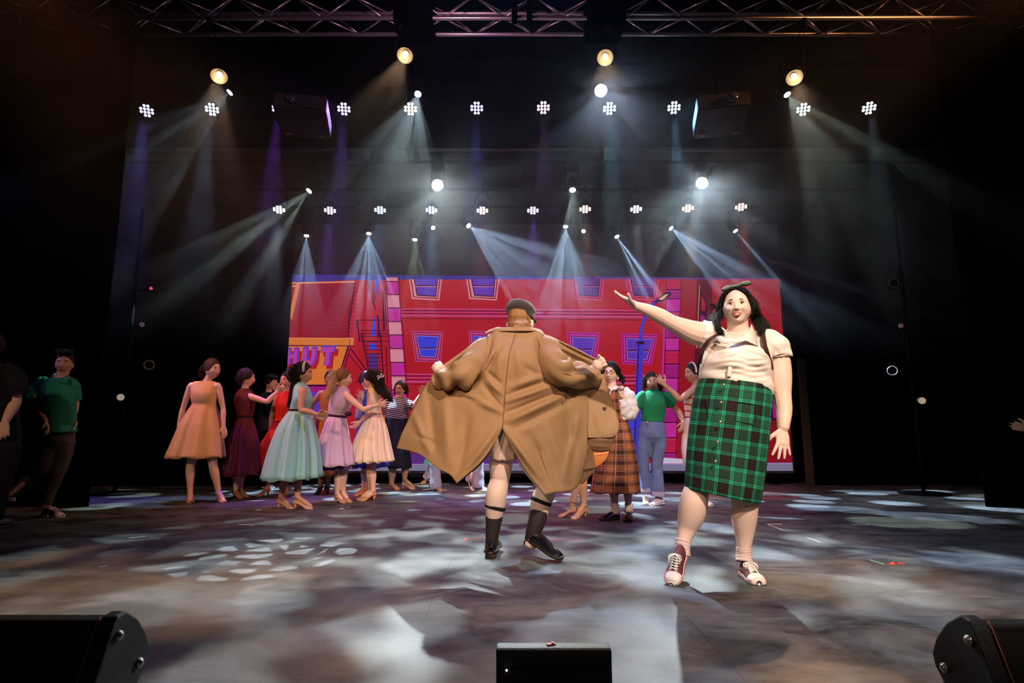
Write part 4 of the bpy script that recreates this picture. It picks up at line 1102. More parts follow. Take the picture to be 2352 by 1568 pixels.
        if uv: add_uv(o, [(j, i) for i in range(len(rr)) for j in range(segs)], segs, len(rr), V)
        return o
    def bodice(s, pelvis, neck, m, w=1.0, t0=0.30, t1=0.97, waist=1.0, name='bodice', grow=1.07, parent=None, bust=0.0, neckw=0.075):
        """shell over the torso from the waist to the shoulder line"""
        k = s.sc; b = s.b * w * k
        R = s.R; ax = R @ Vector((1, 0, 0)); fw = R @ Vector((0, 1, 0))
        P, N = s.J(pelvis), s.J(neck); u = N - P
        T = [-0.25, -0.05, 0.12, 0.38, 0.60, 0.80, 0.91, 1.0]
        W = [(0.165, 0.115), (0.168, 0.118), (0.160, 0.114), (0.122 * waist, 0.092 * waist), (0.138, 0.104), (0.152, 0.108), (0.130, 0.082), (neckw, 0.062)]
        ts = np.linspace(t0, t1, 22)
        Wi = np.array([[np.interp(t, T, [a[0] for a in W]), np.interp(t, T, [a[1] for a in W])] for t in ts])
        pts = [P + u * float(t) for t in ts]
        V, F = tube(pts, [(a * b * grow, c * b * grow) for a, c in Wi], 32, caps=False, ref=ax)
        if bust:
            zc = P + u * 0.70
            V2 = []
            for v in V:
                d_ = v - zc; lx = d_.dot(ax); lz = d_.dot(u.normalized()); ly = d_.dot(fw)
                g_ = (math.exp(-((lx - 0.07 * b) / 0.06) ** 2) + math.exp(-((lx + 0.07 * b) / 0.06) ** 2)) * math.exp(-(lz / 0.075) ** 2)
                V2.append(v + fw * (bust * g_ if ly > 0 else 0))
            V = V2
        return solid(obj(name, V, F, m, parent or s.root), 0.004)
    def sleeve(s, name, pts, rad, m, parent=None, wr=0.0, seed=0, n=24):
        """cloth tube along an arm or leg with gentle cross wrinkles"""
        r2 = np.random.default_rng(seed + 5)
        P = [s.J(p) if not isinstance(p, Vector) else p for p in pts]
        C = catmull([tuple(p) for p in P], 8); r = catmull([[x * s.sc] for x in rad], 8)[:, 0]
        V, F = tube([Vector(c) for c in C], list(np.maximum(r, 0.004)), n, caps=False)
        if wr:
            V2 = []
            for i in range(len(C)):
                for k in range(n):
                    v = V[i * n + k]; c = Vector(C[i])
                    q = 0.5 * math.sin(i * 1.3 + 2 * math.sin(k / n * 6.28 + seed) + seed) + 0.5 * math.sin(i * 0.7 + k / n * 12.6 + seed * 2)
                    V2.append(v + (v - c).normalized() * wr * q)
            V = V2
        return solid(obj(name, V, F, m, parent or s.root), 0.003)

def strands(mb, guides, count, spread, r, wave=0.0, seed=0, n=5, seg=6, taper=0.35, wl=1.0):
    """many fine tubes around each guide line"""
    r2 = np.random.default_rng(seed)
    for g in guides:
        G = catmull([tuple(p) for p in g], seg)
        N = len(G)
        for k in range(count):
            off = r2.normal(0, 1, 3) * spread; ph = r2.uniform(0, 6.28); ph2 = r2.uniform(0, 6.28)
            L = 1 - 0.12 * r2.random()
            M = max(3, int(N * L))
            P = []
            for i in range(M):
                t = i / (N - 1)
                e = 0.5 + 0.7 * math.sin(min(1, t * 1.2) * math.pi)
                P.append(Vector(G[i]) + Vector(off) * e + Vector((math.sin(t * 14 * wl + ph), math.cos(t * 13 * wl + ph2), math.sin(t * 12 * wl + ph2) * 0.4)) * wave * min(1, t * 2.5))
            V, F = tube(P, [r * (1 - (1 - taper) * (i / (M - 1)) ** 2) for i in range(M)], n)
            mb.add(V, F)

def hair_cap(mb, f, grow=(0.012, 0.004, 0.006), off=(0, -0.014, 0.014), w=0.148, d=0.19, h=0.225, ridge=0.0025, part=True, low=-0.35, nu=90, nv=40, lift=0.0):
    """hair lying over the skull"""
    C, R, k = f.hc, f.hR, f.hk
    a, b, c = w / 2 + grow[0], d / 2 + grow[1], h / 2 + grow[2]
    V = []
    for i in range(nv + 1):
        t = math.pi * i / nv
        for j in range(nu):
            p = 2 * math.pi * j / nu
            nx, ny, nz = math.sin(t) * math.cos(p), math.sin(t) * math.sin(p), math.cos(t)
            q = 1 + ridge / a * math.sin(p * 26 + 3 * math.sin(t * 3)) * math.sin(t)
            if nz < low: q *= 1 - 0.5 * (low - nz)
            x, y, z = nx * a * q, ny * b * q, nz * c * q + lift * max(0, nz) * max(0, -ny + 0.3)
            V.append(C + R @ (Vector((x, y, z)) * k + Vector(off) * k))
    F = grid_faces(nv + 1, nu, True)
    mb.add(V, F)

# ------------------------------------------------------------------ shoes
HEEL = mat('shoe_tan', (0.52, 0.26, 0.15), 0.35, spec=0.6); SOLE = mat('sole_rubber', (0.75, 0.62, 0.55), 0.6)
def heel_shoe(f, ank, toe, m=None, s=1.0, strap=True, hh=0.065, name='shoe'):
    """character shoe with a strap and a heel; ank is the ankle joint, toe the tip on the floor"""
    m = m or HEEL
    A = f.J(ank) if not isinstance(ank, Vector) else ank; T = f.J(toe) if not isinstance(toe, Vector) else toe
    k = f.sc * s
    d = T - A; d.z = 0; d.normalize(); sd = d.cross(Vector((0, 0, 1)))
    T = Vector((T.x, T.y, max(T.z, 0.0)))
    base = T.z
    heelp = Vector((A.x, A.y, base)) - d * 0.035 * k
    L = (T - heelp).dot(d)
    if L < 0.20 * k: L = 0.21 * k
    V = []; n = 16
    prof = [(0.0, 0.024, hh, 0.052), (0.10, 0.030, hh, 0.056), (0.28, 0.031, hh * 0.93, 0.050), (0.48, 0.033, hh * 0.55, 0.040), (0.66, 0.041, hh * 0.12, 0.042), (0.82, 0.040, 0.004, 0.036), (0.93, 0.028, 0.004, 0.026), (1.0, 0.010, 0.006, 0.014)]
    for t, w_, z0, ht in prof:
        c = heelp + d * L * t + Vector((0, 0, z0 * k))
        for j in range(n):
            q = math.pi * 2 * j / n
            x = math.cos(q); y = math.sin(q)
            V.append(c + sd * (x * w_ * k) + Vector((0, 0, (max(y, 0) * ht + min(y, 0) * 0.006) * k)))
    up = MB(); up.add(V, grid_faces(len(prof), n, True) + [tuple(range(n)), tuple(range((len(prof) - 1) * n, len(prof) * n))[::-1]])
    sh = up.build(name, m, f.root)
    hb = MB(); hc = heelp + d * 0.018 * k
    hb.cyl(hc + Vector((0, 0, 0.0)), hc + Vector((0, 0, hh * 1.05 * k)), 0.010 * k, 12, r2=0.021 * k); hb.build('heel', m, sh)
    if strap:
        c = A + Vector((0, 0, 0.0)); tb = MB(); r = 0.036 * k
        tb.tube([c + d * math.cos(q) * r * 1.1 + sd * math.sin(q) * r + Vector((0, 0, -0.012 * k + 0.010 * math.cos(q) * k)) for q in np.linspace(0, 2 * math.pi, 17)], 0.0035 * k, 6)
        tb.build('strap', m, sh)
    return sh

def flat_shoe(f, ank, toe, m, sole, cap=None, laces=None, s=1.0, pitch=None, name='sneaker', L=0.275, width=1.0, heelh=0.0, stitch=None, toe_up=0.0):
    """low shoe built in its own frame: ankle above the heel, toe direction given by the two joints"""
    A = f.J(ank) if not isinstance(ank, Vector) else ank; T = f.J(toe) if not isinstance(toe, Vector) else toe
    k = f.sc * s; L = L * k
    # frame: heel-toe axis along sole
    v = T - A
    if pitch is None:
        d = Vector((v.x, v.y, 0)).normalized(); up = Vector((0, 0, 1))
    else:
        h_ = Vector((v.x, v.y, 0)).normalized()
        d = (h_ * math.cos(pitch) - Vector((0, 0, 1)) * math.sin(pitch)).normalized(); up = (h_ * math.sin(pitch) + Vector((0, 0, 1)) * math.cos(pitch)).normalized()
    sd = d.cross(up)
    org = T - d * L * 0.97    # heel end of the sole
    def P(x, y, z): return org + d * (x * L) + sd * (y * k * width) + up * (z * k)
    W = lambda t: 0.034 + 0.012 * math.sin(min(1, t * 1.15) * math.pi * 0.9) + (0.004 if 0.5 < t < 0.85 else 0)
    ts = np.concatenate([np.linspace(0, 0.86, 13), [0.91, 0.95, 0.975, 0.99, 1.0]])
    def wid(t):
        return float(np.interp(t, [0, 0.02, 0.06, 0.2, 0.45, 0.7, 0.86, 0.95, 0.975, 0.99, 1.0], [0.012, 0.024, 0.031, 0.036, 0.035, 0.046, 0.044, 0.035, 0.028, 0.019, 0.006]))
    def top(t):
        return float(np.interp(t, [0, 0.03, 0.08, 0.25, 0.40, 0.55, 0.72, 0.86, 0.95, 0.975, 0.99, 1.0], [0.040, 0.070, 0.080, 0.078, 0.088, 0.074, 0.056, 0.048, 0.040, 0.034, 0.028, 0.020]))
    n = 18
    # sole
    V = []
    for t in ts:
        for j in range(n):
            q = 2 * math.pi * j / n; x = math.copysign(abs(math.cos(q)) ** 0.5, math.cos(q)); z = math.copysign(abs(math.sin(q)) ** 0.5, math.sin(q))
            z0 = 0.012 + z * 0.012 + (heelh if t < 0.3 else 0) * 0
            V.append(P(t, x * (wid(t) + 0.004), z0))
    r_ = MB().add(V, grid_faces(len(ts), n, True) + [tuple(range(n)), tuple(range((len(ts) - 1) * n, len(ts) * n))[::-1]])
    V = []; 
    for t in ts:
        for j in range(n):
            q = 2 * math.pi * j / n; x = math.cos(q); z = math.sin(q)
            V.append(P(0.01 + t * 0.975, x * wid(t) * (1 - 0.15 * max(0, z)), 0.016 + (max(0, z) ** 0.8 if z > 0 else 0) * (top(t) - 0.016)))
    u_ = MB().add(V, grid_faces(len(ts), n, True) + [tuple(range(n)), tuple(range((len(ts) - 1) * n, len(ts) * n))[::-1]])
    sh = u_.build(name, m, f.root)
    r_.build('sole', sole, sh)
    if heelh: MB().box(P(0.14, 0, -0.004 - heelh / 2), (0.06 * k, 0.065 * k, heelh * k + 0.008), Matrix((sd, d, up)).transposed() if False else Matrix((d, sd, up)).transposed(), bev=0.003).build('heel', sole, sh)
    if cap is not None:
        V = []; tc = np.array([0.78, 0.83, 0.88, 0.92, 0.95, 0.975, 0.99, 1.0])
        for t in tc:
            for j in range(n):
                q = 2 * math.pi * j / n; x = math.cos(q); z = math.sin(q)
                V.append(P(0.012 + t * 0.978, x * (wid(t) + 0.002) * (1 - 0.12 * max(0, z)), 0.014 + (max(0, z) ** 0.8 if z > 0 else 0) * (top(t) - 0.012)))
        MB().add(V, grid_faces(len(tc), n, True) + [tuple(range(n)), tuple(range((len(tc) - 1) * n, len(tc) * n))[::-1]]).build('toe_cap', cap, sh)
    if laces is not None:
        lb = MB()
        for i in range(6):
            t = 0.44 + i * 0.055; z = top(t) + 0.004; wd = 0.022
            a_, b_ = P(t, -wd, z - 0.010), P(t + 0.045, wd, top(t + 0.045) - 0.006)
            lb.tube(catmull([a_, P(t + 0.02, 0, z + 0.002), b_], 4), 0.0030 * k, 6)
            a_, b_ = P(t, wd, z - 0.010), P(t + 0.045, -wd, top(t + 0.045) - 0.006)
            lb.tube(catmull([a_, P(t + 0.02, 0, z + 0.004), b_], 4), 0.0030 * k, 6)
        for sx in (-1, 1):
            lb.tube(catmull([P(0.43, 0, top(0.43) + 0.006), P(0.46, sx * 0.030, top(0.46) + 0.004), P(0.53, sx * 0.034, top(0.5) - 0.008), P(0.50, sx * 0.018, top(0.5) + 0.008), P(0.44, 0, top(0.43) + 0.006)], 5), 0.003 * k, 6)
            lb.tube(catmull([P(0.43, 0, top(0.43) + 0.006), P(0.50, sx * 0.026, top(0.5) + 0.006), P(0.60, sx * 0.030, top(0.6) - 0.004)], 5), 0.003 * k, 6)
        lb.build('laces', laces, sh)
    if stitch is not None:
        sb = MB()
        for sx in (-1, 1):
            sb.tube([P(t, sx * (wid(t) + 0.005), 0.020) for t in np.linspace(0.03, 0.97, 12)], 0.0022 * k, 6)
        sb.build('sole_stripe', stitch, sh)
    return sh
def stripes(nt, val, period, bands, offset=0.0):
    """bands: (start, value) with constant steps over one period"""
    d = nt.nodes.new('ShaderNodeMath'); d.operation = 'MULTIPLY_ADD'; d.inputs[1].default_value = 1 / period; d.inputs[2].default_value = offset
    nt.links.new(val, d.inputs[0])
    f = nt.nodes.new('ShaderNodeMath'); f.operation = 'FRACT'; nt.links.new(d.outputs[0], f.inputs[0])
    r = nt.nodes.new('ShaderNodeValToRGB'); r.color_ramp.interpolation = 'CONSTANT'
    els = r.color_ramp.elements
    while len(els) > 1: els.remove(els[-1])
    els[0].position = bands[0][0]; els[0].color = (bands[0][1],) * 3 + (1,)
    for p, v in bands[1:]:
        e = els.new(p); e.color = (v, v, v, 1)
    nt.links.new(f.outputs[0], r.inputs[0])
    return r.outputs[0]

def plaid(name, dark, mid, light, period, bands, bandsv=None, rough=0.8, linecol=None, lines=None, offu=0.0, offv=0.0):
    m = bpy.data.materials.new(name); m.use_nodes = True
    nt = m.node_tree; b = nt.nodes['Principled BSDF']; b.inputs['Roughness'].default_value = rough; b.inputs['Specular IOR Level'].default_value = 0.2
    uv = nt.nodes.new('ShaderNodeUVMap'); sp = nt.nodes.new('ShaderNodeSeparateXYZ'); nt.links.new(uv.outputs[0], sp.inputs[0])
    a = stripes(nt, sp.outputs[0], period, bands, offu); c = stripes(nt, sp.outputs[1], period, bandsv or bands, offv)
    s = nt.nodes.new('ShaderNodeMath'); s.operation = 'ADD'; nt.links.new(a, s.inputs[0]); nt.links.new(c, s.inputs[1])
    h = nt.nodes.new('ShaderNodeMath'); h.operation = 'MULTIPLY'; h.inputs[1].default_value = 0.5; nt.links.new(s.outputs[0], h.inputs[0])
    r = nt.nodes.new('ShaderNodeValToRGB'); r.color_ramp.interpolation = 'LINEAR'
    r.color_ramp.elements[0].color = (*dark, 1); r.color_ramp.elements[0].position = 0.05
    r.color_ramp.elements[1].color = (*light, 1); r.color_ramp.elements[1].position = 0.95
    e = r.color_ramp.elements.new(0.5); e.color = (*mid, 1)
    nt.links.new(h.outputs[0], r.inputs[0]); out = r.outputs[0]
    if lines:
        la = stripes(nt, sp.outputs[0], period, lines, offu); lc = stripes(nt, sp.outputs[1], period, lines, offv)
        mx = nt.nodes.new('ShaderNodeMath'); mx.operation = 'ADD'; mx.use_clamp = True; nt.links.new(la, mx.inputs[0]); nt.links.new(lc, mx.inputs[1])
        q = nt.nodes.new('ShaderNodeMath'); q.operation = 'MULTIPLY'; q.inputs[1].default_value = 0.75; nt.links.new(mx.outputs[0], q.inputs[0])
        mm = nt.nodes.new('ShaderNodeMixRGB'); mm.inputs[2].default_value = (*linecol, 1)
        nt.links.new(q.outputs[0], mm.inputs[0]); nt.links.new(out, mm.inputs[1]); out = mm.outputs[0]
    nt.links.new(out, b.inputs['Base Color'])
    return m
GP = [(0.0, 0), (0.20, 1), (0.26, 0.1), (0.275, 1), (0.335, 0), (0.37, 0.9), (0.39, 0), (0.43, 0.9), (0.45, 0), (0.49, 0.9), (0.51, 0), (0.55, 0.9), (0.57, 0), (0.61, 0.9), (0.63, 0), (0.67, 1), (0.73, 0.1), (0.745, 1), (0.80, 0)]
PLAID_G = plaid('green_plaid_wool', (0.018, 0.010, 0.010), (0.012, 0.14, 0.075), (0.03, 0.40, 0.20), 0.158, GP)
BP = [(0.0, 0.15), (0.30, 1), (0.36, 0.3), (0.50, 1.0), (0.80, 0.35)]
PLAID_B = plaid('rust_plaid', (0.030, 0.010, 0.010), (0.15, 0.045, 0.02), (0.42, 0.14, 0.05), 0.098, BP, linecol=(0.62, 0.38, 0.30), lines=[(0.0, 0), (0.40, 1), (0.43, 0), (0.88, 1), (0.91, 0)])

def cloth(name, c, rough=0.85, sheen=0.0, bump=0.12, bscale=900, noise=0.06, nscale=25):
    return mat(name, c, rough, spec=0.25, sheen=sheen, bump=bump, bscale=bscale, noise=noise, nscale=nscale)
# ------------------------------------------------------------------ the person in the plaid skirt
YW = 3.60
def lead_woman():
    f = Fig(YW, 1660, 'person in a cream blouse and green plaid skirt, arm flung up, mouth open', 'pale', 1.0, 1.1, 0.0042)
    K = ppm(1690, 900, YW)
    px = lambda *r: [x / K for x in r]
    head = (1691.5, 706, -0.02)
    R = fr((-0.40, -1), 0.10, 0.0)
    # trunk
    f.R = fr((-0.30, -1)); ax = f.R @ Vector((1, 0, 0))
    pts = [(1662, 1060, 0.02), (1668, 990, 0.02), (1678, 940, 0.01), (1688, 880, 0.0), (1692, 830, 0.0), (1696, 795, 0.01), (1697, 775, 0.02), (1696, 760, 0.02)]
    V, F = smooth_tube([f.J(p) for p in pts], [(60 / K, .13), (76 / K, .165), (74 / K, .17), (70 / K, .155), (70 / K, .15), (66 / K, .12), (48 / K, .085), (30 / K, .065)], 28, 5, ref=ax); f.mb.add(V, F)
    # raised arm
    arm = [(1655, 785, 0.02), (1630, 770, 0.02), (1600, 765, 0.0), (1572, 755, -0.02), (1543, 741, -0.05), (1515, 725, -0.07), (1485, 711, -0.09), (1462, 702, -0.10), (1452, 697, -0.10)]
    f.limb([f.J(p) for p in arm], px(24, 28, 28, 24, 18.5, 17.5, 13.5, 9.5, 9))
    w = f.J((1457, 699, -0.10)); h = f.J((1411, 671, -0.16))
    hand_shape(f.mb, w, h - w, (0.30, -0.80, -0.55), 0.98, curls=[0.02, 0.04, 0.05, -0.05], spread=0.13, thumb=0.35)
    # hanging arm
    arm = [(1745, 795, 0.02), (1775, 800, 0.02), (1787, 825, 0.01), (1792, 865, 0.0), (1796, 905, -0.01), (1801, 940, -0.03), (1800, 965, -0.05), (1799, 984, -0.06)]
    f.limb([f.J(p) for p in arm], px(24, 25, 26, 25.5, 20.5, 17.5, 15, 12.5))
    w = f.J((1798.5, 984, -0.06)); h = f.J((1797, 1050, -0.08))
    hand_shape(f.mb, w, h - w, (-1, -0.12, 0), 1.12, curls=[0.10, 0.06, 0.08, 0.04], spread=0.21, thumb=0.85)
    # legs
    leg = [(1640, 1010, 0.04), (1622, 1070, 0.04), (1602, 1118, 0.0), (1594, 1150, -0.02), (1588, 1180, -0.01), (1578, 1213, 0.0), (1570, 1242, -0.02), (1566, 1262, -0.03)]
    f.limb([f.J(p) for p in leg], px(34, 30, 27, 30, 29.5, 22, 14.5, 13.5), 22)
    leg = [(1700, 1010, 0.0), (1706, 1080, -0.02), (1708, 1130, -0.02), (1710, 1165, 0.0), (1709, 1195, 0.02), (1709.5, 1230, 0.03), (1709, 1257, 0.03), (1709, 1280, 0.03)]
    f.limb([f.J(p) for p in leg], px(34, 33, 28, 28.5, 27, 20, 15, 14), 22)
    f.head(head, R, (1696, 768, 0.02), hs=1.0, nr=0.060, brow='dark', smile=1.0, lid=True, nu=110, nv=90, w=0.162, d=0.192, h=0.236, cheek=1.6, jaw=0.16, chin2=1.3)
    f.body(2)
    # teeth, make-up and microphone
    L = lambda x, y, z: f.hc + f.hR @ Vector((x, y, z))
    nb = MB()
    for sx in (-1, 1): nb.ell(L(sx * 0.0075, 0.1035, -0.0445), (0.0034, 0.003, 0.0018), R, 10, 6)
    nb.build('nostrils', mat('nostril', (0.20, 0.07, 0.05), 0.8), f.root)
    mk = MB()
    for sx in (-1, 1): mk.add(*smooth_tube([L(sx * 0.018, 0.0795, 0.009), L(sx * 0.031, 0.0835, 0.0145), L(sx * 0.046, 0.0745, 0.009)], [0.003, 0.0048, 0.0025], 8, 4))
    mk.build('eyeshadow', mat('eyeshadow', (0.42, 0.17, 0.10), 0.6), f.root)
    MB().tube(catmull([L(-0.080, 0.0, -0.03), L(-0.082, 0.03, -0.055), L(-0.072, 0.060, -0.068), L(-0.060, 0.078, -0.072)], 6), 0.0013, 6).ell(L(-0.059, 0.079, -0.072), 0.0042).build('microphone', mat('mic_beige', (0.25, 0.13, 0.08), 0.5), f.root)
    # hair
    hb = MB(); hair_cap(hb, f, w=0.162, d=0.192, h=0.236, grow=(0.020, 0.008, 0.008), off=(0, -0.032, 0.022), ridge=0.0008, low=-0.2)
    A = lambda x, y, z: L(-x, y, z)
    gl = []
    for i, (x0, z0, y0) in enumerate([(-0.05, 0.11, 0.02), (-0.070, 0.085, 0.035), (-0.086, 0.05, 0.02), (-0.090, 0.03, -0.01), (-0.085, 0.03, -0.045), (-0.07, 0.02, -0.075), (-0.03, 0.0, -0.10)]):
        e = i / 6
        gl.append([A(x0, y0, z0), A(-0.091, 0.004 - 0.07 * e, 0.03), A(-0.099, -0.002 - 0.07 * e, -0.02), f.J((1648 - 2 * i, 729, -0.02 + 0.12 * e)), f.J((1648 - 2.8 * i, 750, -0.08 + 0.17 * e)), f.J((1664 - 5 * i, 773 - 2 * i, -0.14 + 0.16 * e))])
    gr = []
    for i, (x0, z0, y0) in enumerate([(0.05, 0.11, 0.02), (0.070, 0.085, 0.030), (0.086, 0.05, 0.015), (0.090, 0.03, -0.01), (0.085, 0.03, -0.045), (0.07, 0.02, -0.075), (0.03, 0.0, -0.10)]):
        e = i / 6
        gr.append([A(x0, y0, z0), A(0.092, 0.002 - 0.06 * e, 0.03), A(0.101, -0.004 - 0.06 * e, -0.02), f.J((1735 + 1.2 * i, 729, 0.0 + 0.10 * e)), f.J((1741 + 3.6 * i, 750, -0.06 + 0.13 * e)), f.J((1748 + 3.2 * i, 770 - 1.2 * i, -0.10 + 0.14 * e))])
    strands(hb, gl + gr, 46, 0.0080, 0.0042, wave=0.0075, seed=3, seg=9, wl=1.25, n=4)
    strands(hb, gl + gr, 60, 0.0105, 0.0014, wave=0.010, seed=13, seg=9, wl=1.25, n=3)
    # forehead swoops and a flyaway curl
    sw = []
    for sx in (-1, 1):
        for q in range(5):
            sw.append([A(sx * 0.004, 0.062 - 0.02 * q, 0.112 + 0.006 * q), A(sx * 0.045, 0.064 - 0.02 * q, 0.094 + 0.004 * q), A(sx * 0.078, 0.030 - 0.02 * q, 0.045), A(sx * 0.090, -0.01, 0.0)])
    strands(hb, sw, 30, 0.0045, 0.0022, wave=0.0012, seed=5, n=4)
    strands(hb, [[A(-0.09, -0.03, 0.02), f.J((1646, 705, 0.05)), f.J((1636, 698, 0.05)), f.J((1630, 703, 0.05))], [A(-0.09, -0.03, 0.01), f.J((1646, 712, 0.05)), f.J((1638, 703, 0.05)), f.J((1634, 712, 0.05))]], 14, 0.004, 0.0018, wave=0.004, seed=8)
    hb.build('hair', HAIR['black'], f.root)
    # bow
    bw = MB(); c = A(0.012, 0.0, 0.142)
    for sx, tip in ((-1, A(-0.078, 0.0, 0.120)), (1, A(0.090, 0.0, 0.152))):
        bw.add(*smooth_tube([c, c.lerp(tip, 0.35) + f.hR @ Vector((0, 0, 0.004)), c.lerp(tip, 0.75) + f.hR @ Vector((0, 0, 0.004)), tip], [(0.006, 0.008), (0.011, 0.014), (0.017, 0.018), (0.008, 0.02)], 14, 6, ref=f.hR @ Vector((0, 0, 1))))
    bw.ell(c, (0.009, 0.012, 0.011), R)
    o = bw.build('hair_bow', mat('bow_cloth', (0.10, 0.16, 0.10), 0.5, noise=0.6, nscale=45), f.root)
    # blouse
    BL = cloth('cream_blouse', (0.88, 0.76, 0.69), 0.75, bump=0.1, bscale=500)
    def wr(v):
        # gathers running out from the button band
        p = v; x = p.x - f.J((1684, 840)).x; z = p.z - f.J((1684, 830)).z
        front = 1 if p.y < YW - 0.02 else 0
        e = math.exp(-((abs(x) - 0.07) / 0.075) ** 2) * math.exp(-(z / 0.13) ** 2)
        g = math.sin((z + 0.35 * abs(x) * (1 if z > 0 else -0.2)) * 190 + 1.5 * math.sin(x * 23) + (1.7 if x > 0 else 0))
        g2 = math.sin(z * 75 + x * 31 + 1.2)
        d = front * (0.0065 * e * g + 0.0035 * g2)
        busty = math.exp(-((abs(x) - 0.085) / 0.065) ** 2) * math.exp(-((z - 0.01) / 0.075) ** 2)
        return Vector((p.x, p.y - d - front * 0.030 * busty, p.z))
    bo = f.loft('blouse', [(768, 1668, 1722, .060, 0.03, -0.05), (776, 1652, 1742, .080, 0.02, -0.05), (785, 1636, 1762, .105, 0.01, -0.05), (800, 1622, 1771, .135, 0.0, -0.06), (820, 1615, 1769, .160, -0.01, -0.06), (842, 1611, 1766, .176, -0.01, -0.08), (862, 1609, 1768, .178, 0.0, -0.12), (880, 1608, 1771, .186, 0.0, -0.16), (893, 1612, 1770, .182, 0.0, -0.2)],
                BL, segs=150, per=8, thick=0.003, disp=wr)
    # band with buttons
    bd = MB(); path = [(1684, 797, -0.126), (1682, 812, -0.153), (1680, 832, -0.178), (1677, 848, -0.184), (1674, 864, -0.182)]
    bd.add(*smooth_tube([f.J(p) for p in path], [(0.013, 0.003)] * 5, 12, 5, ref=Vector((1, 0, 0)))); bd.build('button_band', BL, bo)
    # collar wings
    for side, pts in ((1, [(1726, 744, -0.02), (1722, 757, -0.09), (1707, 773, -0.15), (1682, 783, -0.185), (1684, 789, -0.19), (1714, 782, -0.175), (1741, 795, -0.155), (1738, 772, -0.09)]), (-1, [(1682, 783, -0.185), (1668, 777, -0.17), (1655, 771, -0.12), (1640, 774, -0.11), (1654, 786, -0.165), (1672, 789, -0.185)])):
        P = [f.J(p) for p in pts]; c = sum(P, Vector()) / len(P) + Vector((0, -0.008, 0))
        V = P + [c]; n = len(P)
        solid(obj('collar', V, [(i, (i + 1) % n, n) for i in range(n)], BL, bo, smooth=True), 0.004)
    # puff sleeves
    def puff(pts, rad, seed):
        C = catmull([tuple(f.J(p)) for p in pts], 8); r = catmull([[x / K] for x in rad], 8)[:, 0]; n = 48
        V, F = tube([Vector(c) for c in C], list(r), n, caps=False)
        V2 = []
        for i in range(len(C)):
            for k in range(n):
                v = V[i * n + k]; c = Vector(C[i]); t = i / (len(C) - 1)
                V2.append(v + (v - c).normalized() * (0.0035 * math.sin(k / n * 6.283 * 13 + seed) * (0.3 + 0.9 * t) + 0.003 * math.sin(i * 0.6 + k * 0.3)))
        return solid(obj('sleeve', V2, F, BL, bo), 0.003)
    puff([(1730, 782, 0.01), (1756, 786, 0.01), (1776, 798, 0.0), (1787, 812, 0.0), (1789, 821, 0.0)], [20, 31, 34, 29.5, 26], 1)
    puff([(1665, 790, 0.01), (1645, 778, 0.01), (1628, 770, 0.01), (1614, 767, 0.01), (1609, 766, 0.01)], [18, 29, 32, 31, 28], 2)
    # braces
    BR = cloth('brown_strap', (0.055, 0.018, 0.014), 0.8)
    for pts in ([(1752, 762, -0.02), (1754, 775, -0.12), (1757, 792, -0.162), (1763, 812, -0.15), (1769, 832, -0.10), (1772, 850, -0.05)], [(1652, 766, -0.03), (1638, 772, -0.12), (1626, 783, -0.155), (1617, 797, -0.14), (1611, 815, -0.12), (1607, 835, -0.07)]):
        sb = MB(); sb.add(*smooth_tube([f.J(p) for p in pts], [(0.0125, 0.003)] * 6, 10, 5, ref=Vector((1, 0, 0.2)))); sb.build('brace', BR, f.root)
    # skirt
    sk = f.loft('skirt', [(881, 1609, 1767, .185, 0.0, -0.14), (893, 1603, 1768, .192, 0.0, -0.13), (920, 1596, 1767, .196, 0.0, -0.14), (955, 1590, 1764, .200, 0.0, -0.14), (1000, 1584, 1760, .195, 0.0, -0.14), (1050, 1579, 1755, .188, 0.0, -0.16), (1100, 1576, 1748, .186, 0.0, -0.18), (1137, 1574, 1740, .184, 0.0, -0.20)],
                PLAID_G, folds=5, amp=[0, 0.004, 0.008, 0.010, 0.012, 0.014, 0.018, 0.02], seed=4, segs=128, per=6, uv=True, thick=0.005)
    GOLD = mat('brass_button', (0.85, 0.58, 0.38), 0.25, metal=0.9)
    for (x, y, d) in ((1662, 884, -0.196), (1656, 924, -0.203), (1654, 969, -0.205), (1648, 1015, -0.197), (1643, 1059, -0.190)):
        p = f.J((x, y, d)); MB().ell(p + Vector((-0.0, -0.008, 0)), (0.0095, 0.006, 0.0095)).build('button', GOLD, sk)
    for pts in ([(1691, 922), (1733, 930), (1732, 975), (1690, 966)], [(1598, 921), (1630, 915), (1632, 957), (1600, 964)]):
        tb = MB(); P = []
        for x, y in pts + [pts[0]]:
            u = (x - 1677) / 90.0; P.append(f.J((x, y, -0.198 * math.sqrt(max(0.05, 1 - u * u)) - 0.006)))
        # pocket outline seam following the cloth
        Q = []
        for a, b in zip(P[:-1], P[1:]):
            for t in np.linspace(0, 1, 5)[:-1]:
                q = a.lerp(b, t); xx = (q.x - f.J((1677, 940)).x) / (90 / K); q.y = YW - 0.203 * math.sqrt(max(0.05, 1 - xx * xx)) - 0.002; Q.append(q)
        tb.tube(Q + [Q[0]], 0.0022, 6); tb.build('pocket_seam', mat('dark_green_thread', (0.01, 0.05, 0.03), 0.8), sk)
    # socks
    SO = cloth('pale_sock', (0.74, 0.55, 0.52), 0.9)
    def sock(pts, rad, seed):
        C = catmull([tuple(f.J(p)) for p in pts], 8); r = catmull([[x / K] for x in rad], 8)[:, 0]
        rr = [float(a) + 0.0022 * math.sin(i * 1.7 + seed) for i, a in enumerate(r)]
        V, F = tube([Vector(c) for c in C], rr, 28, caps=False); solid(obj('sock', V, F, SO, f.root), 0.003)
    sock([(1570, 1240, -0.02), (1567, 1258, -0.03), (1566, 1275, -0.04)], [16.5, 16, 18], 0)
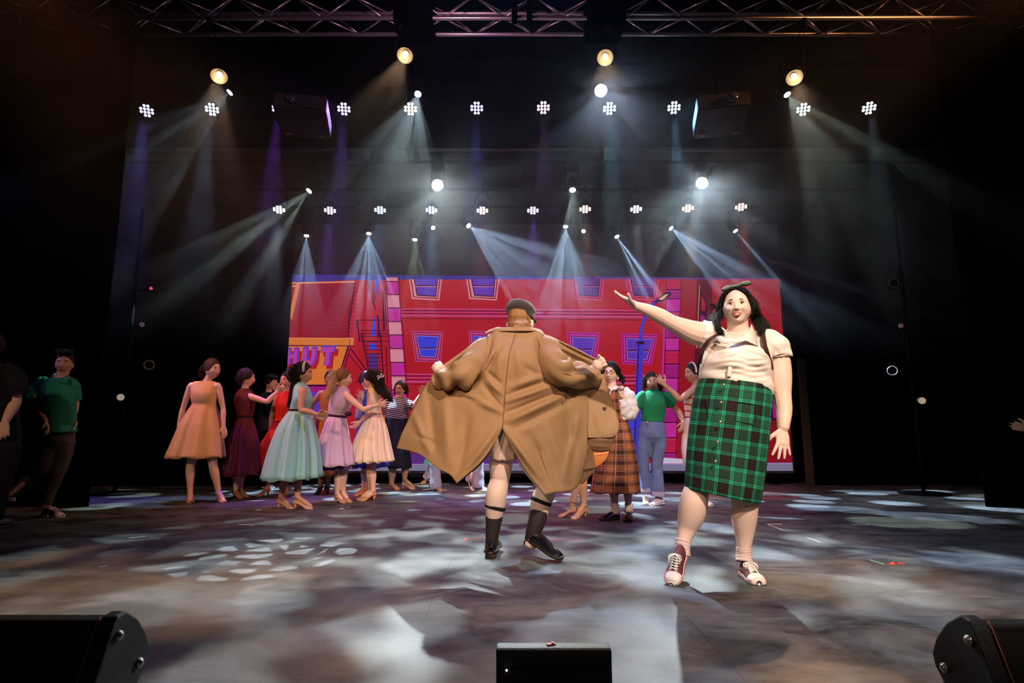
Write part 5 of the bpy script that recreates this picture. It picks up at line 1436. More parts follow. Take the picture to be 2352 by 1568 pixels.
    sock([(1709, 1258, 0.03), (1709, 1272, 0.03), (1709, 1290, 0.02)], [16.5, 16, 18], 2)
    MAR = mat('maroon_canvas', (0.12, 0.025, 0.022), 0.8); WH = mat('white_rubber', (0.80, 0.72, 0.68), 0.5); LW = mat('white_lace', (0.82, 0.76, 0.72), 0.8); RS = mat('red_stripe', (0.55, 0.05, 0.04), 0.5)
    T = Vector((at(1535, 1328, 3.48).x, 3.40, 0.0)); A1 = f.J((1567, 1262, -0.03))
    flat_shoe(f, A1, T, MAR, WH, cap=WH, laces=LW, pitch=math.radians(33), s=1.0, L=0.265, width=1.05, stitch=RS)
    T = Vector((f.J((1716, 1335)).x - 0.012, 3.40, 0.0))
    flat_shoe(f, f.J((1709, 1280, 0.03)), T, MAR, WH, cap=WH, laces=LW, s=1.0, L=0.265, width=1.1, stitch=RS)
    return f
LW_ = lead_woman()

# ------------------------------------------------------------------ the person in the raincoat
YM = 4.15
COAT = cloth('raincoat_tan', (0.36, 0.205, 0.10), 0.62, bump=0.08, bscale=700, noise=0.05, nscale=8)
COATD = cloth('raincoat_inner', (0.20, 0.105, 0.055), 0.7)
FACING = cloth('raincoat_facing', (0.42, 0.25, 0.13), 0.7)
LINING = mat('orange_lining', (0.70, 0.22, 0.06), 0.35, spec=0.5, bump=0.3, bscale=40)
def panel(f, rows, name, m, parent, ridges=(), per=16, thick=0.004, wob=0.002, seed=0):
    """cloth panel through a net of points (px, py, dy); ridges: (x0, y0, x1, y1, height, width px), + toward the audience"""
    G = np.array(rows, float)                      # rows x cols x 3
    A = np.array([catmull(G[i], per) for i in range(G.shape[0])])
    B = np.array([catmull(A[:, j], per) for j in range(A.shape[1])]).transpose(1, 0, 2)
    nr, nc = B.shape[:2]; V = []
    for i in range(nr):
        for j in range(nc):
            x, y, d = B[i, j]
            for (x0, y0, x1, y1, h, w) in ridges:
                ux, uy = x1 - x0, y1 - y0; L = math.hypot(ux, uy); t = ((x - x0) * ux + (y - y0) * uy) / (L * L)
                tc = min(1, max(0, t)); ds = math.hypot(x - x0 - ux * tc, y - y0 - uy * tc)
                d -= h * math.exp(-(ds / w) ** 2) * (math.sin(math.pi * (0.12 + 0.76 * tc)))
            d -= wob * math.sin(x * 0.09 + y * 0.05 + seed) * math.sin(x * 0.03 - y * 0.08 + 1)
            V.append(at(x, y, f.Y + d))
    return solid(obj(name, V, grid_faces(nr, nc), m, parent), thick)

def lead_man():
    f = Fig(YM, 1190, 'person seen from behind holding a tan raincoat wide open, dark cap', 'pale', 1.05, 1.1, 0.0048)
    K = ppm(1190, 900, YM); px = lambda *r: [x / K for x in r]
    f.R = fr((0.1, 1)); ax = f.R @ Vector((1, 0, 0))
    V, F = smooth_tube([f.J(p) for p in [(1168, 1010), (1172, 960), (1180, 900), (1186, 850), (1190, 810), (1193, 778), (1195, 758)]], [(46 / K, .12), (54 / K, .15), (52 / K, .14), (54 / K, .14), (58 / K, .13), (42 / K, .09), (22 / K, .07)], 24, 5, ref=ax); f.mb.add(V, F)
    for pts, rad in (([(1150, 790, 0), (1112, 800, 0), (1075, 855, -0.10), (1040, 868, -0.04), (1018, 860, 0.02)], (20, 19, 17, 14, 11)), ([(1235, 790, 0), (1258, 800, 0), (1275, 850, -0.10), (1320, 862, -0.04), (1362, 850, 0.02)], (20, 19, 17, 14, 11))):
        f.limb([f.J(p) for p in pts], px(*rad))
    # fists gripping the coat edges
    w = f.J((1021, 862, 0.02)); h = f.J((1002, 838, 0.0))
    hand_shape(f.mb, w, h - w, (0.75, 0.3, 0.45), 1.12, curls=[1.45, 1.45, 1.45, 1.4], spread=0.02, thumb=0.1, curl=1.3)
    w = f.J((1362, 852, 0.02)); h = f.J((1386, 832, 0.0))
    hand_shape(f.mb, w, h - w, (-0.55, 0.35, 0.7), 1.2, curls=[1.45, 1.45, 1.45, 1.4], spread=0.02, thumb=0.1, curl=1.3)
    f.mb.ell(f.J((1006, 846, -0.005)), (0.040, 0.036, 0.044)); f.mb.ell(f.J((1375, 838, -0.005)), (0.046, 0.038, 0.044))
    # legs
    f.limb([f.J(p) for p in [(1156, 1000, 0), (1152, 1045, 0), (1149, 1085, 0.0), (1147, 1105, 0.0), (1140, 1135, -0.02), (1137, 1165, -0.01), (1134, 1195, 0.0), (1131, 1225, 0.0), (1130, 1250, 0.0), (1129, 1268, 0.01)]], px(28, 27, 23, 20.5, 22.5, 21, 16.5, 13, 12, 13), 22)
    f.limb([f.J(p) for p in [(1195, 1010, 0), (1222, 1060, 0.02), (1252, 1105, 0.05), (1254, 1125, 0.05), (1243, 1152, 0.03), (1237, 1182, 0.02), (1229, 1212, 0.0), (1222, 1236, 0.0), (1219, 1252, 0.0)]], px(28, 27, 23, 22, 23, 19, 15, 13, 14), 22)
    f.head((1194.5, 740, 0.02), fr((0.22, 1), -0.10, -0.03), (1195, 765, 0.0), hs=1.0, nr=0.062, brow='sandy', ear=0.006, nu=80, nv=60, w=0.160, d=0.20, h=0.235)
    f.body(2)
    R = f.hR; L = lambda x, y, z: f.hc + R @ Vector((x, y, z) ) * f.hk
    # short hair on the back of the head
    hb = MB(); r2 = np.random.default_rng(9)
    hair_cap(hb, f, w=0.160, d=0.20, h=0.235, grow=(0.003, 0.004, 0.004), off=(0, -0.006, 0.022), ridge=0.001, low=-0.05)
    for k in range(900):
        p = r2.uniform(math.pi, 2 * math.pi); z = r2.uniform(-0.038, 0.06)
        q = math.sqrt(max(0.1, 1 - (z / 0.118) ** 2)); a = Vector((0.080 * q * math.cos(p), 0.100 * q * math.sin(p) * (0.86 if z < 0 else 1), z))
        hb.tube([L(*a), L(a.x * 1.04 + r2.normal(0, .002), a.y * 1.05, a.z - 0.008), L(a.x * 1.05 + r2.normal(0, .003), a.y * 1.055, a.z - 0.019)], [0.0013, 0.0011, 0.0005], 4, caps=False)
    hb.build('hair', HAIR['sandy'], f.root)
    # flat cap
    CAP = mat('cap_wool', (0.045, 0.028, 0.022), 0.9, sheen=0.3, bump=0.4, bscale=300, noise=0.3, nscale=200)
    n = 48; V = []
    prof = [(1.02, 0.030), (1.06, 0.034), (1.05, 0.058), (1.20, 0.072), (1.24, 0.086), (1.16, 0.112), (0.92, 0.136), (0.55, 0.150), (0.2, 0.154)]
    for q, z in prof:
        for j in range(n):
            t = 2 * math.pi * j / n
            V.append(L(0.084 * q * math.cos(t) + 0.004, 0.098 * q * math.sin(t) + 0.006, z + 0.010 * math.cos(t) * -0.9 - 0.012 * math.sin(t) * 0.5))
    V.append(L(0.004, 0.006, 0.156)); Fc = grid_faces(len(prof), n, True) + [((len(prof) - 1) * n + j, (len(prof) - 1) * n + (j + 1) % n, len(V) - 1) for j in range(n)]
    cap = solid(obj('cap', V, Fc, CAP, f.root), 0.003)
    V = []
    for i in range(7):
        for j in range(17):
            a = math.radians(-60 + 120 * j / 16); rr = 0.095 + 0.055 * i / 6
            V.append(L(0.080 / 0.098 * rr * math.sin(a), rr * math.cos(a), 0.038 - 0.02 * (i / 6) ** 2))
    solid(obj('brim', V, grid_faces(7, 17), CAP, cap), 0.005)
    # shorts
    f.loft('shorts', [(960, 1118, 1228, .16, 0), (1000, 1118, 1212, .15, 0), (1030, 1121, 1190, .125, 0), (1056, 1124, 1184, .115, 0, -0.05)], cloth('cream_shorts', (0.72, 0.50, 0.40), 0.8), folds=7, amp=[0, .02, .04, .04], seed=3, segs=90)
    # garters, socks, shoes
    BK = cloth('black_knit', (0.012, 0.009, 0.010), 0.8)
    for pts, r in (([(1138.5, 1160, -0.01), (1137, 1167, -0.01)], 23.2), ([(1245, 1146, 0.03), (1242, 1154, 0.03)], 23.8)):
        V, F = tube([f.J(p) for p in pts], [r / K, r / K], 28, caps=False); solid(obj('sock_garter', V, F, BK, f.root), 0.004)
    SKM = mat('sheer_black_sock', (0.022, 0.012, 0.012), 0.7)
    for pts, rad in (([(1135.5, 1183, 0.0), (1133, 1205, 0.0), (1130.5, 1232, 0.0), (1129, 1262, 0.01)], (19.3, 16.8, 14, 14)), ([(1238, 1174, 0.02), (1232, 1200, 0.005), (1223, 1226, 0.0), (1222, 1240, 0.0)], (20.5, 18.6, 15.2, 12))):
        C = catmull([tuple(f.J(p)) for p in pts], 6); r = catmull([[x / K] for x in rad], 6)[:, 0]
        V, F = tube([Vector(c) for c in C], list(r), 26, caps=False); solid(obj('sock', V, F, SKM, f.root), 0.003)
    PAT = mat('patent_leather', (0.012, 0.010, 0.014), 0.12, spec=0.8, coat=0.6); SL = mat('shoe_sole_dark', (0.035, 0.016, 0.012), 0.5)
    A1 = f.J((1129, 1262, 0.01))
    flat_shoe(f, A1, Vector((A1.x + 0.01, A1.y + 0.22, 0.028)), PAT, SL, pitch=0.0, L=0.29, s=1.06, width=1.15, heelh=0.022, name='dress_shoe')
    T = at(1287, 1287, floor_y(1291)); T = Vector((T.x, floor_y(1290), 0.012)); A2 = f.J((1219, 1248, 0.0))
    flat_shoe(f, A2, T, PAT, SL, pitch=math.radians(18), L=0.31, width=1.0, heelh=0.022, name='dress_shoe')
    # the coat
    coat = empty('raincoat_tmp', (0, 0, 0)); COL.objects.unlink(coat); bpy.data.objects.remove(coat)
    Lr = [[(1190, 751, -.08), (1162, 755, -.09), (1136, 762, -.09), (1112, 776, -.06), (1098, 796, -.02)],
          [(1170, 810, -.19), (1148, 815, -.19), (1128, 824, -.17), (1110, 838, -.12), (1096, 850, -.08)],
          [(1162, 880, -.19), (1128, 882, -.18), (1090, 884, -.14), (1045, 882, -.05), (998, 866, .02)],
          [(1158, 935, -.19), (1118, 940, -.19), (1070, 940, -.15), (1012, 930, -.06), (957, 926, .03)],
          [(1154, 982, -.20), (1108, 990, -.20), (1052, 992, -.16), (986, 985, -.07), (935, 970, .03)],
          [(1112, 1052, -.22), (1072, 1050, -.20), (1022, 1036, -.15), (962, 1012, -.06), (921, 1000, .02)],
          [(1049, 1110, -.22), (1033, 1090, -.19), (1004, 1074, -.15), (962, 1042, -.07), (911, 1029, .02)]]
    Rr = [[(1190, 751, -.08), (1216, 754, -.09), (1240, 762, -.09), (1258, 778, -.06), (1268, 798, -.02)],
          [(1170, 810, -.19), (1202, 815, -.19), (1228, 826, -.17), (1248, 842, -.12), (1262, 856, -.08)],
          [(1162, 880, -.19), (1208, 886, -.18), (1256, 890, -.13), (1306, 888, -.04), (1353, 884, .01)],
          [(1158, 935, -.19), (1210, 942, -.19), (1264, 944, -.14), (1314, 940, -.05), (1353, 944, .01)],
          [(1154, 982, -.20), (1212, 1000, -.20), (1266, 1002, -.15), (1312, 1000, -.06), (1350, 1003, .0)],
          [(1196, 1062, -.22), (1236, 1066, -.20), (1278, 1064, -.15), (1320, 1056, -.07), (1347, 1041, .0)],
          [(1251, 1136, -.22), (1276, 1130, -.19), (1298, 1128, -.15), (1318, 1124, -.08), (1333, 1108, .0)]]
    rl = [(1122, 775, 1108, 850, 0.038, 5), (1110, 860, 1150, 800, -0.030, 5), (1135, 790, 1112, 866, 0.023, 5), (1112, 866, 1060, 896, -0.057, 9), (1120, 872, 1152, 905, 0.027, 5), (1108, 880, 1150, 935, -0.023, 5), (1060, 902, 1150, 945, 0.027, 7), (1045, 905, 1110, 925, -0.023, 6),
          (1150, 975, 1060, 1090, 0.030, 9), (1020, 915, 1030, 1060, 0.030, 12), (985, 900, 1000, 1040, -0.027, 10), (1075, 960, 1055, 1080, -0.023, 10), (950, 950, 985, 1035, 0.023, 8), (1150, 880, 1115, 850, -0.023, 4), (1140, 770, 1150, 900, 0.011, 9), (960, 1000, 1000, 1020, -0.015, 6)]
    rrg = [(1240, 775, 1250, 850, 0.038, 5), (1232, 780, 1255, 862, -0.034, 5), (1250, 862, 1175, 888, 0.022, 6), (1262, 872, 1165, 908, -0.026, 6), (1270, 885, 1162, 922, 0.034, 6), (1290, 898, 1164, 948, -0.034, 6), (1300, 905, 1166, 968, 0.034, 7), (1300, 925, 1180, 985, -0.023, 7),
           (1160, 985, 1240, 1095, 0.038, 9), (1215, 1000, 1270, 1110, -0.030, 10), (1260, 980, 1300, 1100, 0.027, 11), (1300, 930, 1320, 1080, -0.027, 12), (1330, 950, 1295, 1100, 0.023, 8), (1242, 1040, 1272, 1118, 0.023, 5), (1200, 840, 1250, 868, -0.012, 6), (1185, 780, 1195, 880, 0.011, 10)]
    c1 = panel(f, Lr, 'coat_back_panel', COAT, f.root, rl, seed=1)
    c2 = panel(f, Rr, 'coat_back_panel', COAT, f.root, rrg, seed=2)
    tb = MB(); tb.tube([f.J(p) for p in [(1188, 756, -.125), (1180, 780, -.165), (1170, 812, -.202), (1165, 850, -.206), (1161, 890, -.203), (1158, 935, -.204), (1154, 980, -.212)]], 0.0012, 6); tb.build('back_seam', COATD, c1)
    # front edge with buttons, seen inside out
    B = [[(1352, 868, .015), (1372, 862, .02), (1388, 858, .03)], [(1352, 905, .01), (1378, 905, .015), (1399, 904, .03)], [(1351, 940, .0), (1384, 940, .0), (1413, 940, .02)], [(1350, 970, -.005), (1388, 972, -.01), (1421, 972, .01)], [(1350, 992, -.01), (1386, 993, -.015), (1418, 992, .005)], [(1350, 1004, -.01), (1376, 1004, -.015), (1402, 1002, .0)]]
    fc = panel(f, B, 'coat_facing', FACING, f.root, [(1375, 985, 1372, 950, .010, 6), (1400, 950, 1395, 990, -.008, 8)], seed=4)
    eb = MB(); eb.tube(catmull([f.J(p) for p in [(1388, 858, .025), (1399, 904, .025), (1413, 940, .015), (1421, 972, .005), (1418, 992, .0), (1402, 1003, -.005), (1350, 1004, -.015)]], 6), 0.0035, 8); eb.build('edge_stitch', COAT, fc)
    BT = mat('horn_button', (0.10, 0.05, 0.03), 0.2, spec=0.8, coat=0.5)
    for (x, y) in ((1374, 887), (1388.5, 937)):
        p = f.J((x, y, -.005)); bb = MB(); bb.ell(p, (0.0125, 0.004, 0.0125), None, 20, 8)
        bb.tube([p + Vector((math.cos(q) * 0.0115, -0.003, math.sin(q) * 0.0115)) for q in np.linspace(0, 6.283, 21)], 0.0022, 6); bb.build('button', BT, fc)
    # dark band, lining and folds below the facing
    panel(f, [[(1349, 1004, .01), (1380, 1006, .0), (1414, 1000, .02)], [(1350, 1017, .01), (1380, 1018, -.005), (1408, 1014, .02)], [(1353, 1030, .015), (1378, 1034, .005), (1402, 1033, .02)]], 'coat_band', COATD, f.root, [(1355, 1010, 1405, 1012, .006, 3), (1355, 1024, 1400, 1026, .006, 3)])
    panel(f, [[(1356, 1030, .03), (1378, 1033, .03), (1400, 1033, .03)], [(1360, 1050, .03), (1376, 1052, .02), (1393, 1052, .03)], [(1366, 1074, .03), (1372, 1070, .03), (1380, 1066, .03)]], 'coat_lining', LINING, f.root, [(1365, 1045, 1395, 1040, .006, 3)])
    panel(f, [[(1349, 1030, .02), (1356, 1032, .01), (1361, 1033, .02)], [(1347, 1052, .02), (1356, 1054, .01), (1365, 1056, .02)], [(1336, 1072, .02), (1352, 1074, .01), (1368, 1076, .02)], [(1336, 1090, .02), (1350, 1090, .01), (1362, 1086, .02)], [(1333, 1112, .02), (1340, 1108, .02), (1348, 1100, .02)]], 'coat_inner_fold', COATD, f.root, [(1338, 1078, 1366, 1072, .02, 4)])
    panel(f, [[(1335, 1112, .03), (1345, 1104, .03), (1353, 1096, .03)], [(1332, 1117, .03), (1340, 1116, .03), (1347, 1106, .03)]], 'coat_lining', LINING, f.root)
    # upper fronts behind the arms
    panel(f, [[(1104, 772, .05), (1062, 806, .07), (1018, 838, .05)], [(1106, 790, .05), (1066, 822, .10), (1022, 848, .05)], [(1106, 815, .05), (1068, 842, .08), (1020, 862, .04)]], 'coat_front_panel', COAT, f.root, [(1095, 790, 1025, 840, .012, 4)])
    panel(f, [[(1262, 775, .05), (1318, 800, .08), (1372, 828, .05)], [(1265, 800, .05), (1318, 828, .13), (1368, 840, .05)], [(1270, 840, .05), (1318, 856, .12), (1362, 858, .04)]], 'coat_front_panel', COAT, f.root, [(1275, 792, 1370, 838, .014, 4), (1280, 784, 1368, 828, -.012, 3)])
    bb = MB(); bb.tube(catmull([f.J(p) for p in [(1258, 770, .05), (1290, 786, .07), (1330, 805, .07), (1372, 827, .045)]], 6), 0.006, 8); bb.build('coat_edge', COAT, f.root)
    # coat hem roll and vent underside
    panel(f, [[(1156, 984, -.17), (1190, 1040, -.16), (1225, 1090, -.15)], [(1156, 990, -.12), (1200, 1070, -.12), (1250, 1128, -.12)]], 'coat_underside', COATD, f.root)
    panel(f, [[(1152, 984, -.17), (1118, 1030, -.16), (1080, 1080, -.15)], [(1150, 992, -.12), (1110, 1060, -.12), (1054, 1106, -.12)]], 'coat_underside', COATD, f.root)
    # sleeves
    def slv(pts, rad, wr, seed):
        C = catmull([tuple(f.J(p)) for p in pts], 10); r = catmull([[x / K] for x in rad], 10)[:, 0]; n = 60
        V, F = tube([Vector(c) for c in C], list(r), n, caps=False); V2 = []
        for i in range(len(C)):
            t = i / (len(C) - 1); a = 0.35 + 1.1 * math.exp(-((t - 0.62) / 0.2) ** 2)
            for k in range(n):
                th = k / n * 6.283; v = V[i * n + k]; c = Vector(C[i])
                q = math.sin(t * 34 + 2.2 * math.sin(th + seed) + seed) * (0.5 + 0.5 * math.sin(th * 1 + seed * 2)) + 0.6 * math.sin(t * 19 - 2.5 * math.sin(th * 2 + seed * 3))
                V2.append(v + (v - c).normalized() * wr * a * q)
        return solid(obj('sleeve', V2, F, COAT, f.root), 0.004)
    s1 = slv([(1138, 788, -.02), (1112, 806, -.04), (1088, 834, -.10), (1066, 856, -.14), (1040, 866, -.10), (1014, 872, -.02), (1008, 873, 0)], [22, 29, 31, 30, 26, 22.5, 22], 0.014, 1)
    s2 = slv([(1236, 784, -.02), (1256, 800, -.05), (1268, 828, -.11), (1284, 852, -.14), (1318, 862, -.10), (1356, 866, -.02), (1370, 866, 0)], [22, 28, 31, 31, 27, 23.5, 23.5], 0.015, 4)
    for s_, pts in ((s1, [(1056, 872, -.245), (1030, 882, -.16), (1006, 886, -.07)]), (s2, [(1296, 856, -.235), (1330, 868, -.17), (1366, 872, -.085)])):
        tb = MB(); tb.tube(catmull([f.J(p) for p in pts], 5), 0.0018, 6); tb.build('cuff_seam', COATD, s_)
    # collar
    panel(f, [[(1112, 766, -.03), (1130, 762, -.07), (1152, 760, -.11), (1180, 760, -.125), (1212, 760, -.125), (1236, 761, -.09), (1252, 768, -.05)], [(1126, 757, -.02), (1142, 752, -.05), (1160, 753, -.09), (1184, 751, -.105), (1208, 751, -.105), (1226, 753, -.07), (1240, 757, -.04)], [(1140, 758, .02), (1152, 755, .0), (1168, 754, -.03), (1188, 753, -.06), (1206, 753, -.06), (1218, 754, -.02), (1228, 756, .02)]], 'collar', COAT, f.root, per=6)
    for pts in ([(1046, 895, -.085), (1052, 903, -.09), (1058, 913, -.10)], [(1296, 902, -.085), (1295, 912, -.09), (1293, 924, -.09)]):
        tb = MB(); tb.add(*smooth_tube([f.J(p) for p in pts], [(0.006, 0.003)] * 3, 8, 4)); tb.build('pocket_welt', COAT, f.root)
    return f
LM_ = lead_man()
# ------------------------------------------------------------------ the company behind
def figure(px, toe_y, label, skin='fair', b=1.0, height=None, face=(1, 0), neck=None, pelvis=None, head=None, hfwd=None, htilt=0.0, arms=(), legs=(), shoes='heel', shoem=None, mouth=0.0, group='ensemble performers behind the leads', w=1.0, nr=0.050, vox=0.008, dY=0.0, hs=1.0, brow='dark', eyes=True, legk=1.0):
    Y = floor_y(toe_y) + dY
    top = head[1]; K = ppm(px, 950, Y)
    # height: head centre to the floor is about 0.925 of the stature
    H = (at(px, head[1], Y).z) / 0.925
    sc = (height or H) / 1.65
    f = Fig(Y, px, label, skin, sc, b, vox, group)
    f.torso(pelvis, neck, face, w=w * (0.9 if legk < 1 else 1.0) * (1 - 0.22 * abs((fr(face) @ Vector((1, 0, 0))).y)))
    f.deep = 1 + 0.40 * abs((fr(face) @ Vector((1, 0, 0))).y)
    for a in arms:
        a = dict(a); f.shoulder(neck, a['sh']); f.arm(a['sh'], a['el'], a['wr'], a.get('tip'), a.get('ac', (1, 0, 0)), **{k: v for k, v in a.items() if k not in ('sh', 'el', 'wr', 'tip', 'ac')})
    for l in legs:
        A, T = f.J(l[2]), f.J(l[3])
        f.leg(l[0], l[1], l[2], None, k=legk)
        if shoes == 'heel':
            T2 = Vector((T.x, T.y, 0.02)); f.limb([A, A.lerp(T2, 0.5), T2 - (T2 - A).normalized() * 0.02], [0.032, 0.028, 0.018], 10)
    f.head(head, fr(hfwd or face, htilt), neck, hs=hs, nr=nr, mouth=mouth, brow=brow, eyes=eyes)
    f.body()
    for l in legs:
        A, T = f.J(l[2]), f.J(l[3]); T.z = max(0.0, T.z if len(l) > 4 else 0.0)
        if shoes == 'heel': heel_shoe(f, A, Vector((T.x, T.y, T.z)), shoem)
    return f

def ground(px, toe_y, dx=0, Y=None): return None

def hair(f, name, guides=(), count=26, spread=0.010, r=0.0045, wave=0.004, seed=1, grow=(0.014, 0.008, 0.006), off=(0, -0.020, 0.020), bun=None, low=-0.35):
    mb = MB(); hair_cap(mb, f, grow=grow, off=off, ridge=0.0006, low=low)
    G = []
    for g in guides: G.append([(f.hc + f.hR @ (Vector(p) * f.hk)) if not isinstance(p, tuple) or len(p) != 3 or abs(p[0]) < 2 else f.J(p) for p in g])
    if G: strands(mb, G, count, spread * f.hk, r * f.hk, wave=wave * f.hk, seed=seed, n=4, seg=6)
    if bun: mb.ell(f.hc + f.hR @ (Vector(bun[0]) * f.hk), bun[1] * f.hk)
    return mb.build('hair', HAIR[name], f.root)

def belt(f, y, xl, xr, hd, m, dy=0, r=0.014, sl=0.0):
    A, B = at(xl, y, f.Y + dy), at(xr, y, f.Y + dy); c = (A + B) / 2; rx = (B - A).length / 2 + 0.004
    hd = hd * f.deep
    P = [Vector((c.x + rx * math.cos(q), c.y + (hd + 0.006) * math.sin(q), c.z + sl * rx * math.cos(q))) for q in np.linspace(0, 2 * math.pi, 33)]
    V, F = tube(P, [(0.004, r)] * len(P), 8, caps=False, ref=None)
    V, F = [], []
    n = 33
    for z in (-r, r):
        V += [p + Vector((0, 0, z)) for p in P]
    F = grid_faces(2, n)
    return solid(obj('belt', V, F, m, f.root), 0.005)

def wearing(f, m, top, waist, skirt, folds=9, seed=1, sk_amp=0.05, name='dress', per=5, uv=False, hd=(0.105, 0.085)):
    """sleeveless dress: outline rings for the bodice, then the skirt"""
    d = f.loft(name, top + waist + skirt, m, folds=folds, amp=[0] * len(top) + [0.0] * len(waist) + [1.7 * sk_amp * (0.4 + 0.6 * (i + 1) / len(skirt)) for i in range(len(skirt))], seed=seed, segs=120, per=per, uv=uv, deep=f.deep)
    return d

# peach dress
f = figure(470, 1152, 'person in a peach sleeveless dress standing apart from the row, arms down', 'fair', 0.95, neck=(473, 877), pelvis=(469, 975), head=(488, 848), face=(0.1, -1), hfwd=(0.9, -0.42), nr=0.046,
    arms=[dict(sh=(438, 887), el=(421, 936, 0.02), wr=(410, 977), tip=(412, 1009), ac=(0.6, -0.8, 0), k=0.86, curl=0.35), dict(sh=(501, 887), el=(512, 936, 0.02), wr=(514, 979), tip=(518, 1012), ac=(-0.6, -0.8, 0), k=0.86, curl=0.3)],
    legs=[((456, 1000), (438, 1068), (437, 1133), (438, 1152, -0.13)), ((484, 1000), (489, 1066), (503, 1131), (515, 1150, -0.10))])
wearing(f, cloth('peach_satin', (0.68, 0.41, 0.20), 0.55), [(876, 447, 495, .06, 0), (886, 440, 500, .085, 0), (903, 440, 499, .115, -0.01), (918, 441, 497, .11, -0.01)], [(929, 442, 496, .10, 0)], [(945, 432, 499, .13, 0), (975, 416, 505, .18, 0), (1015, 400, 510, .22, 0), (1050, 386, 513, .26, 0)], folds=8, seed=2, sk_amp=0.07)
hair(f, 'brown', [[(-0.05, -0.02, 0.09), (-0.085, -0.05, 0.02), (-0.09, -0.075, -0.06), (-0.08, -0.09, -0.14)], [(0.0, -0.08, 0.08), (0.0, -0.12, 0.0), (0.0, -0.12, -0.07), (0.01, -0.11, -0.15)], [(0.05, -0.03, 0.09), (0.08, -0.06, 0.0), (0.075, -0.08, -0.08), (0.05, -0.09, -0.15)], [(-0.04, 0.0, 0.1), (-0.085, 0.0, 0.02), (-0.085, -0.03, -0.06), (-0.075, -0.05, -0.13)]], seed=2)

# maroon dress
f = figure(560, 1143, 'person in a dark maroon dress with one arm stretched out over the red dress', 'fair', 1.0, neck=(563, 893), pelvis=(562, 985), head=(567, 868), face=(0.85, 0.3), hfwd=(0.9, 0.35), nr=0.046,
    arms=[dict(sh=(566, 908, -0.05), el=(613, 922, -0.08), wr=(637, 899, -0.05), tip=(656, 885, -0.03), ac=(-0.3, -0.3, 0.9), k=0.9, curls=[0.15, 0.9, 1.1, 1.2])],
    legs=[((556, 1010), (546, 1075), (541, 1130), (552, 1143, -0.06)), ((566, 1010), (553, 1075), (551, 1129, 0.10), (563, 1141, 0.05))])
d = wearing(f, cloth('maroon_crepe', (0.11, 0.012, 0.022), 0.7), [(893, 553, 574, .06, 0), (903, 545, 581, .085, 0), (920, 541, 584, .11, 0), (940, 545, 581, .10, 0)], [(957, 549, 577, .095, 0)], [(972, 545, 580, .12, 0), (1005, 536, 587, .18, 0), (1050, 524, 596, .22, 0), (1090, 513, 604, .26, 0)], folds=9, seed=3, sk_amp=0.08)
belt(f, 957, 549, 577, .098, cloth('dark_belt', (0.02, 0.005, 0.008)))
hair(f, 'dark', [[(x, -0.02 - abs(x), 0.09), (x * 1.5, -0.06, 0.02), (x * 1.6, -0.08, -0.04), (x * 1.5, -0.085, -0.10)] for x in (-0.06, -0.03, 0, 0.03, 0.055)], seed=3, wave=0.008, spread=0.016, count=34)

# dark cap, behind
f = figure(617, 1120, 'person in a navy cap and dark clothes half hidden behind the red dress', 'fair', 1.0, neck=(617, 899), pelvis=(612, 975), head=(623, 879), face=(0.8, -0.5), hfwd=(0.92, -0.35), nr=0.046, shoes=None, legk=0.60,
    arms=[dict(sh=(607, 910, -0.05), el=(622, 945, -0.12), wr=(634, 900, -0.15), tip=(640, 882, -0.12), ac=(-0.4, 0.2, 0.8), k=0.85, curl=0.6)],
    legs=[((609, 1000), (606, 1060), (604, 1108), (612, 1118)), ((617, 1000), (618, 1060), (620, 1108), (630, 1118))])
NAVY = cloth('navy_cotton', (0.008, 0.009, 0.022), 0.8)
f.bodice((612, 975), (617, 899), NAVY, t0=-0.2, name='shirt', grow=1.10)
f.sleeve('sleeve', [(607, 909, -0.05), (614, 930, -0.09), (622, 946, -0.12), (629, 922, -0.14), (633, 905, -0.15)], [0.062, 0.06, 0.055, 0.05, 0.042], NAVY, wr=0.004)
for (a, k, an) in (((609, 985), (606, 1060), (604, 1112)), ((617, 985), (618, 1060), (620, 1112))): f.sleeve('trouser_leg', [a, k, an], [0.10, 0.075, 0.06], NAVY, wr=0.004)
for (a, t) in (((604, 1108), (613, 1120)), ((620, 1108), (631, 1119))): flat_shoe(f, f.J(a), Vector((f.J(t).x, f.Y - 0.08, 0)), NAVY, SOLE, s=0.95)
hair(f, 'dark', [[(-0.06, -0.04, 0.05), (-0.08, -0.06, 0.0), (-0.07, -0.07, -0.06)], [(0.0, -0.09, 0.05), (0.0, -0.11, 0.0), (0.0, -0.10, -0.07)]], seed=4)
cm = MB(); C = lambda *a: f.hc + f.hR @ (Vector(a) * f.hk)
cm.ell(C(0, -0.012, 0.075), (0.100 * f.hk, 0.115 * f.hk, 0.062 * f.hk), f.hR, 24, 14).ell(C(0, 0.085, 0.066), (0.070 * f.hk, 0.055 * f.hk, 0.007), f.hR, 20, 8); cm.build('cap', NAVY, f.root)

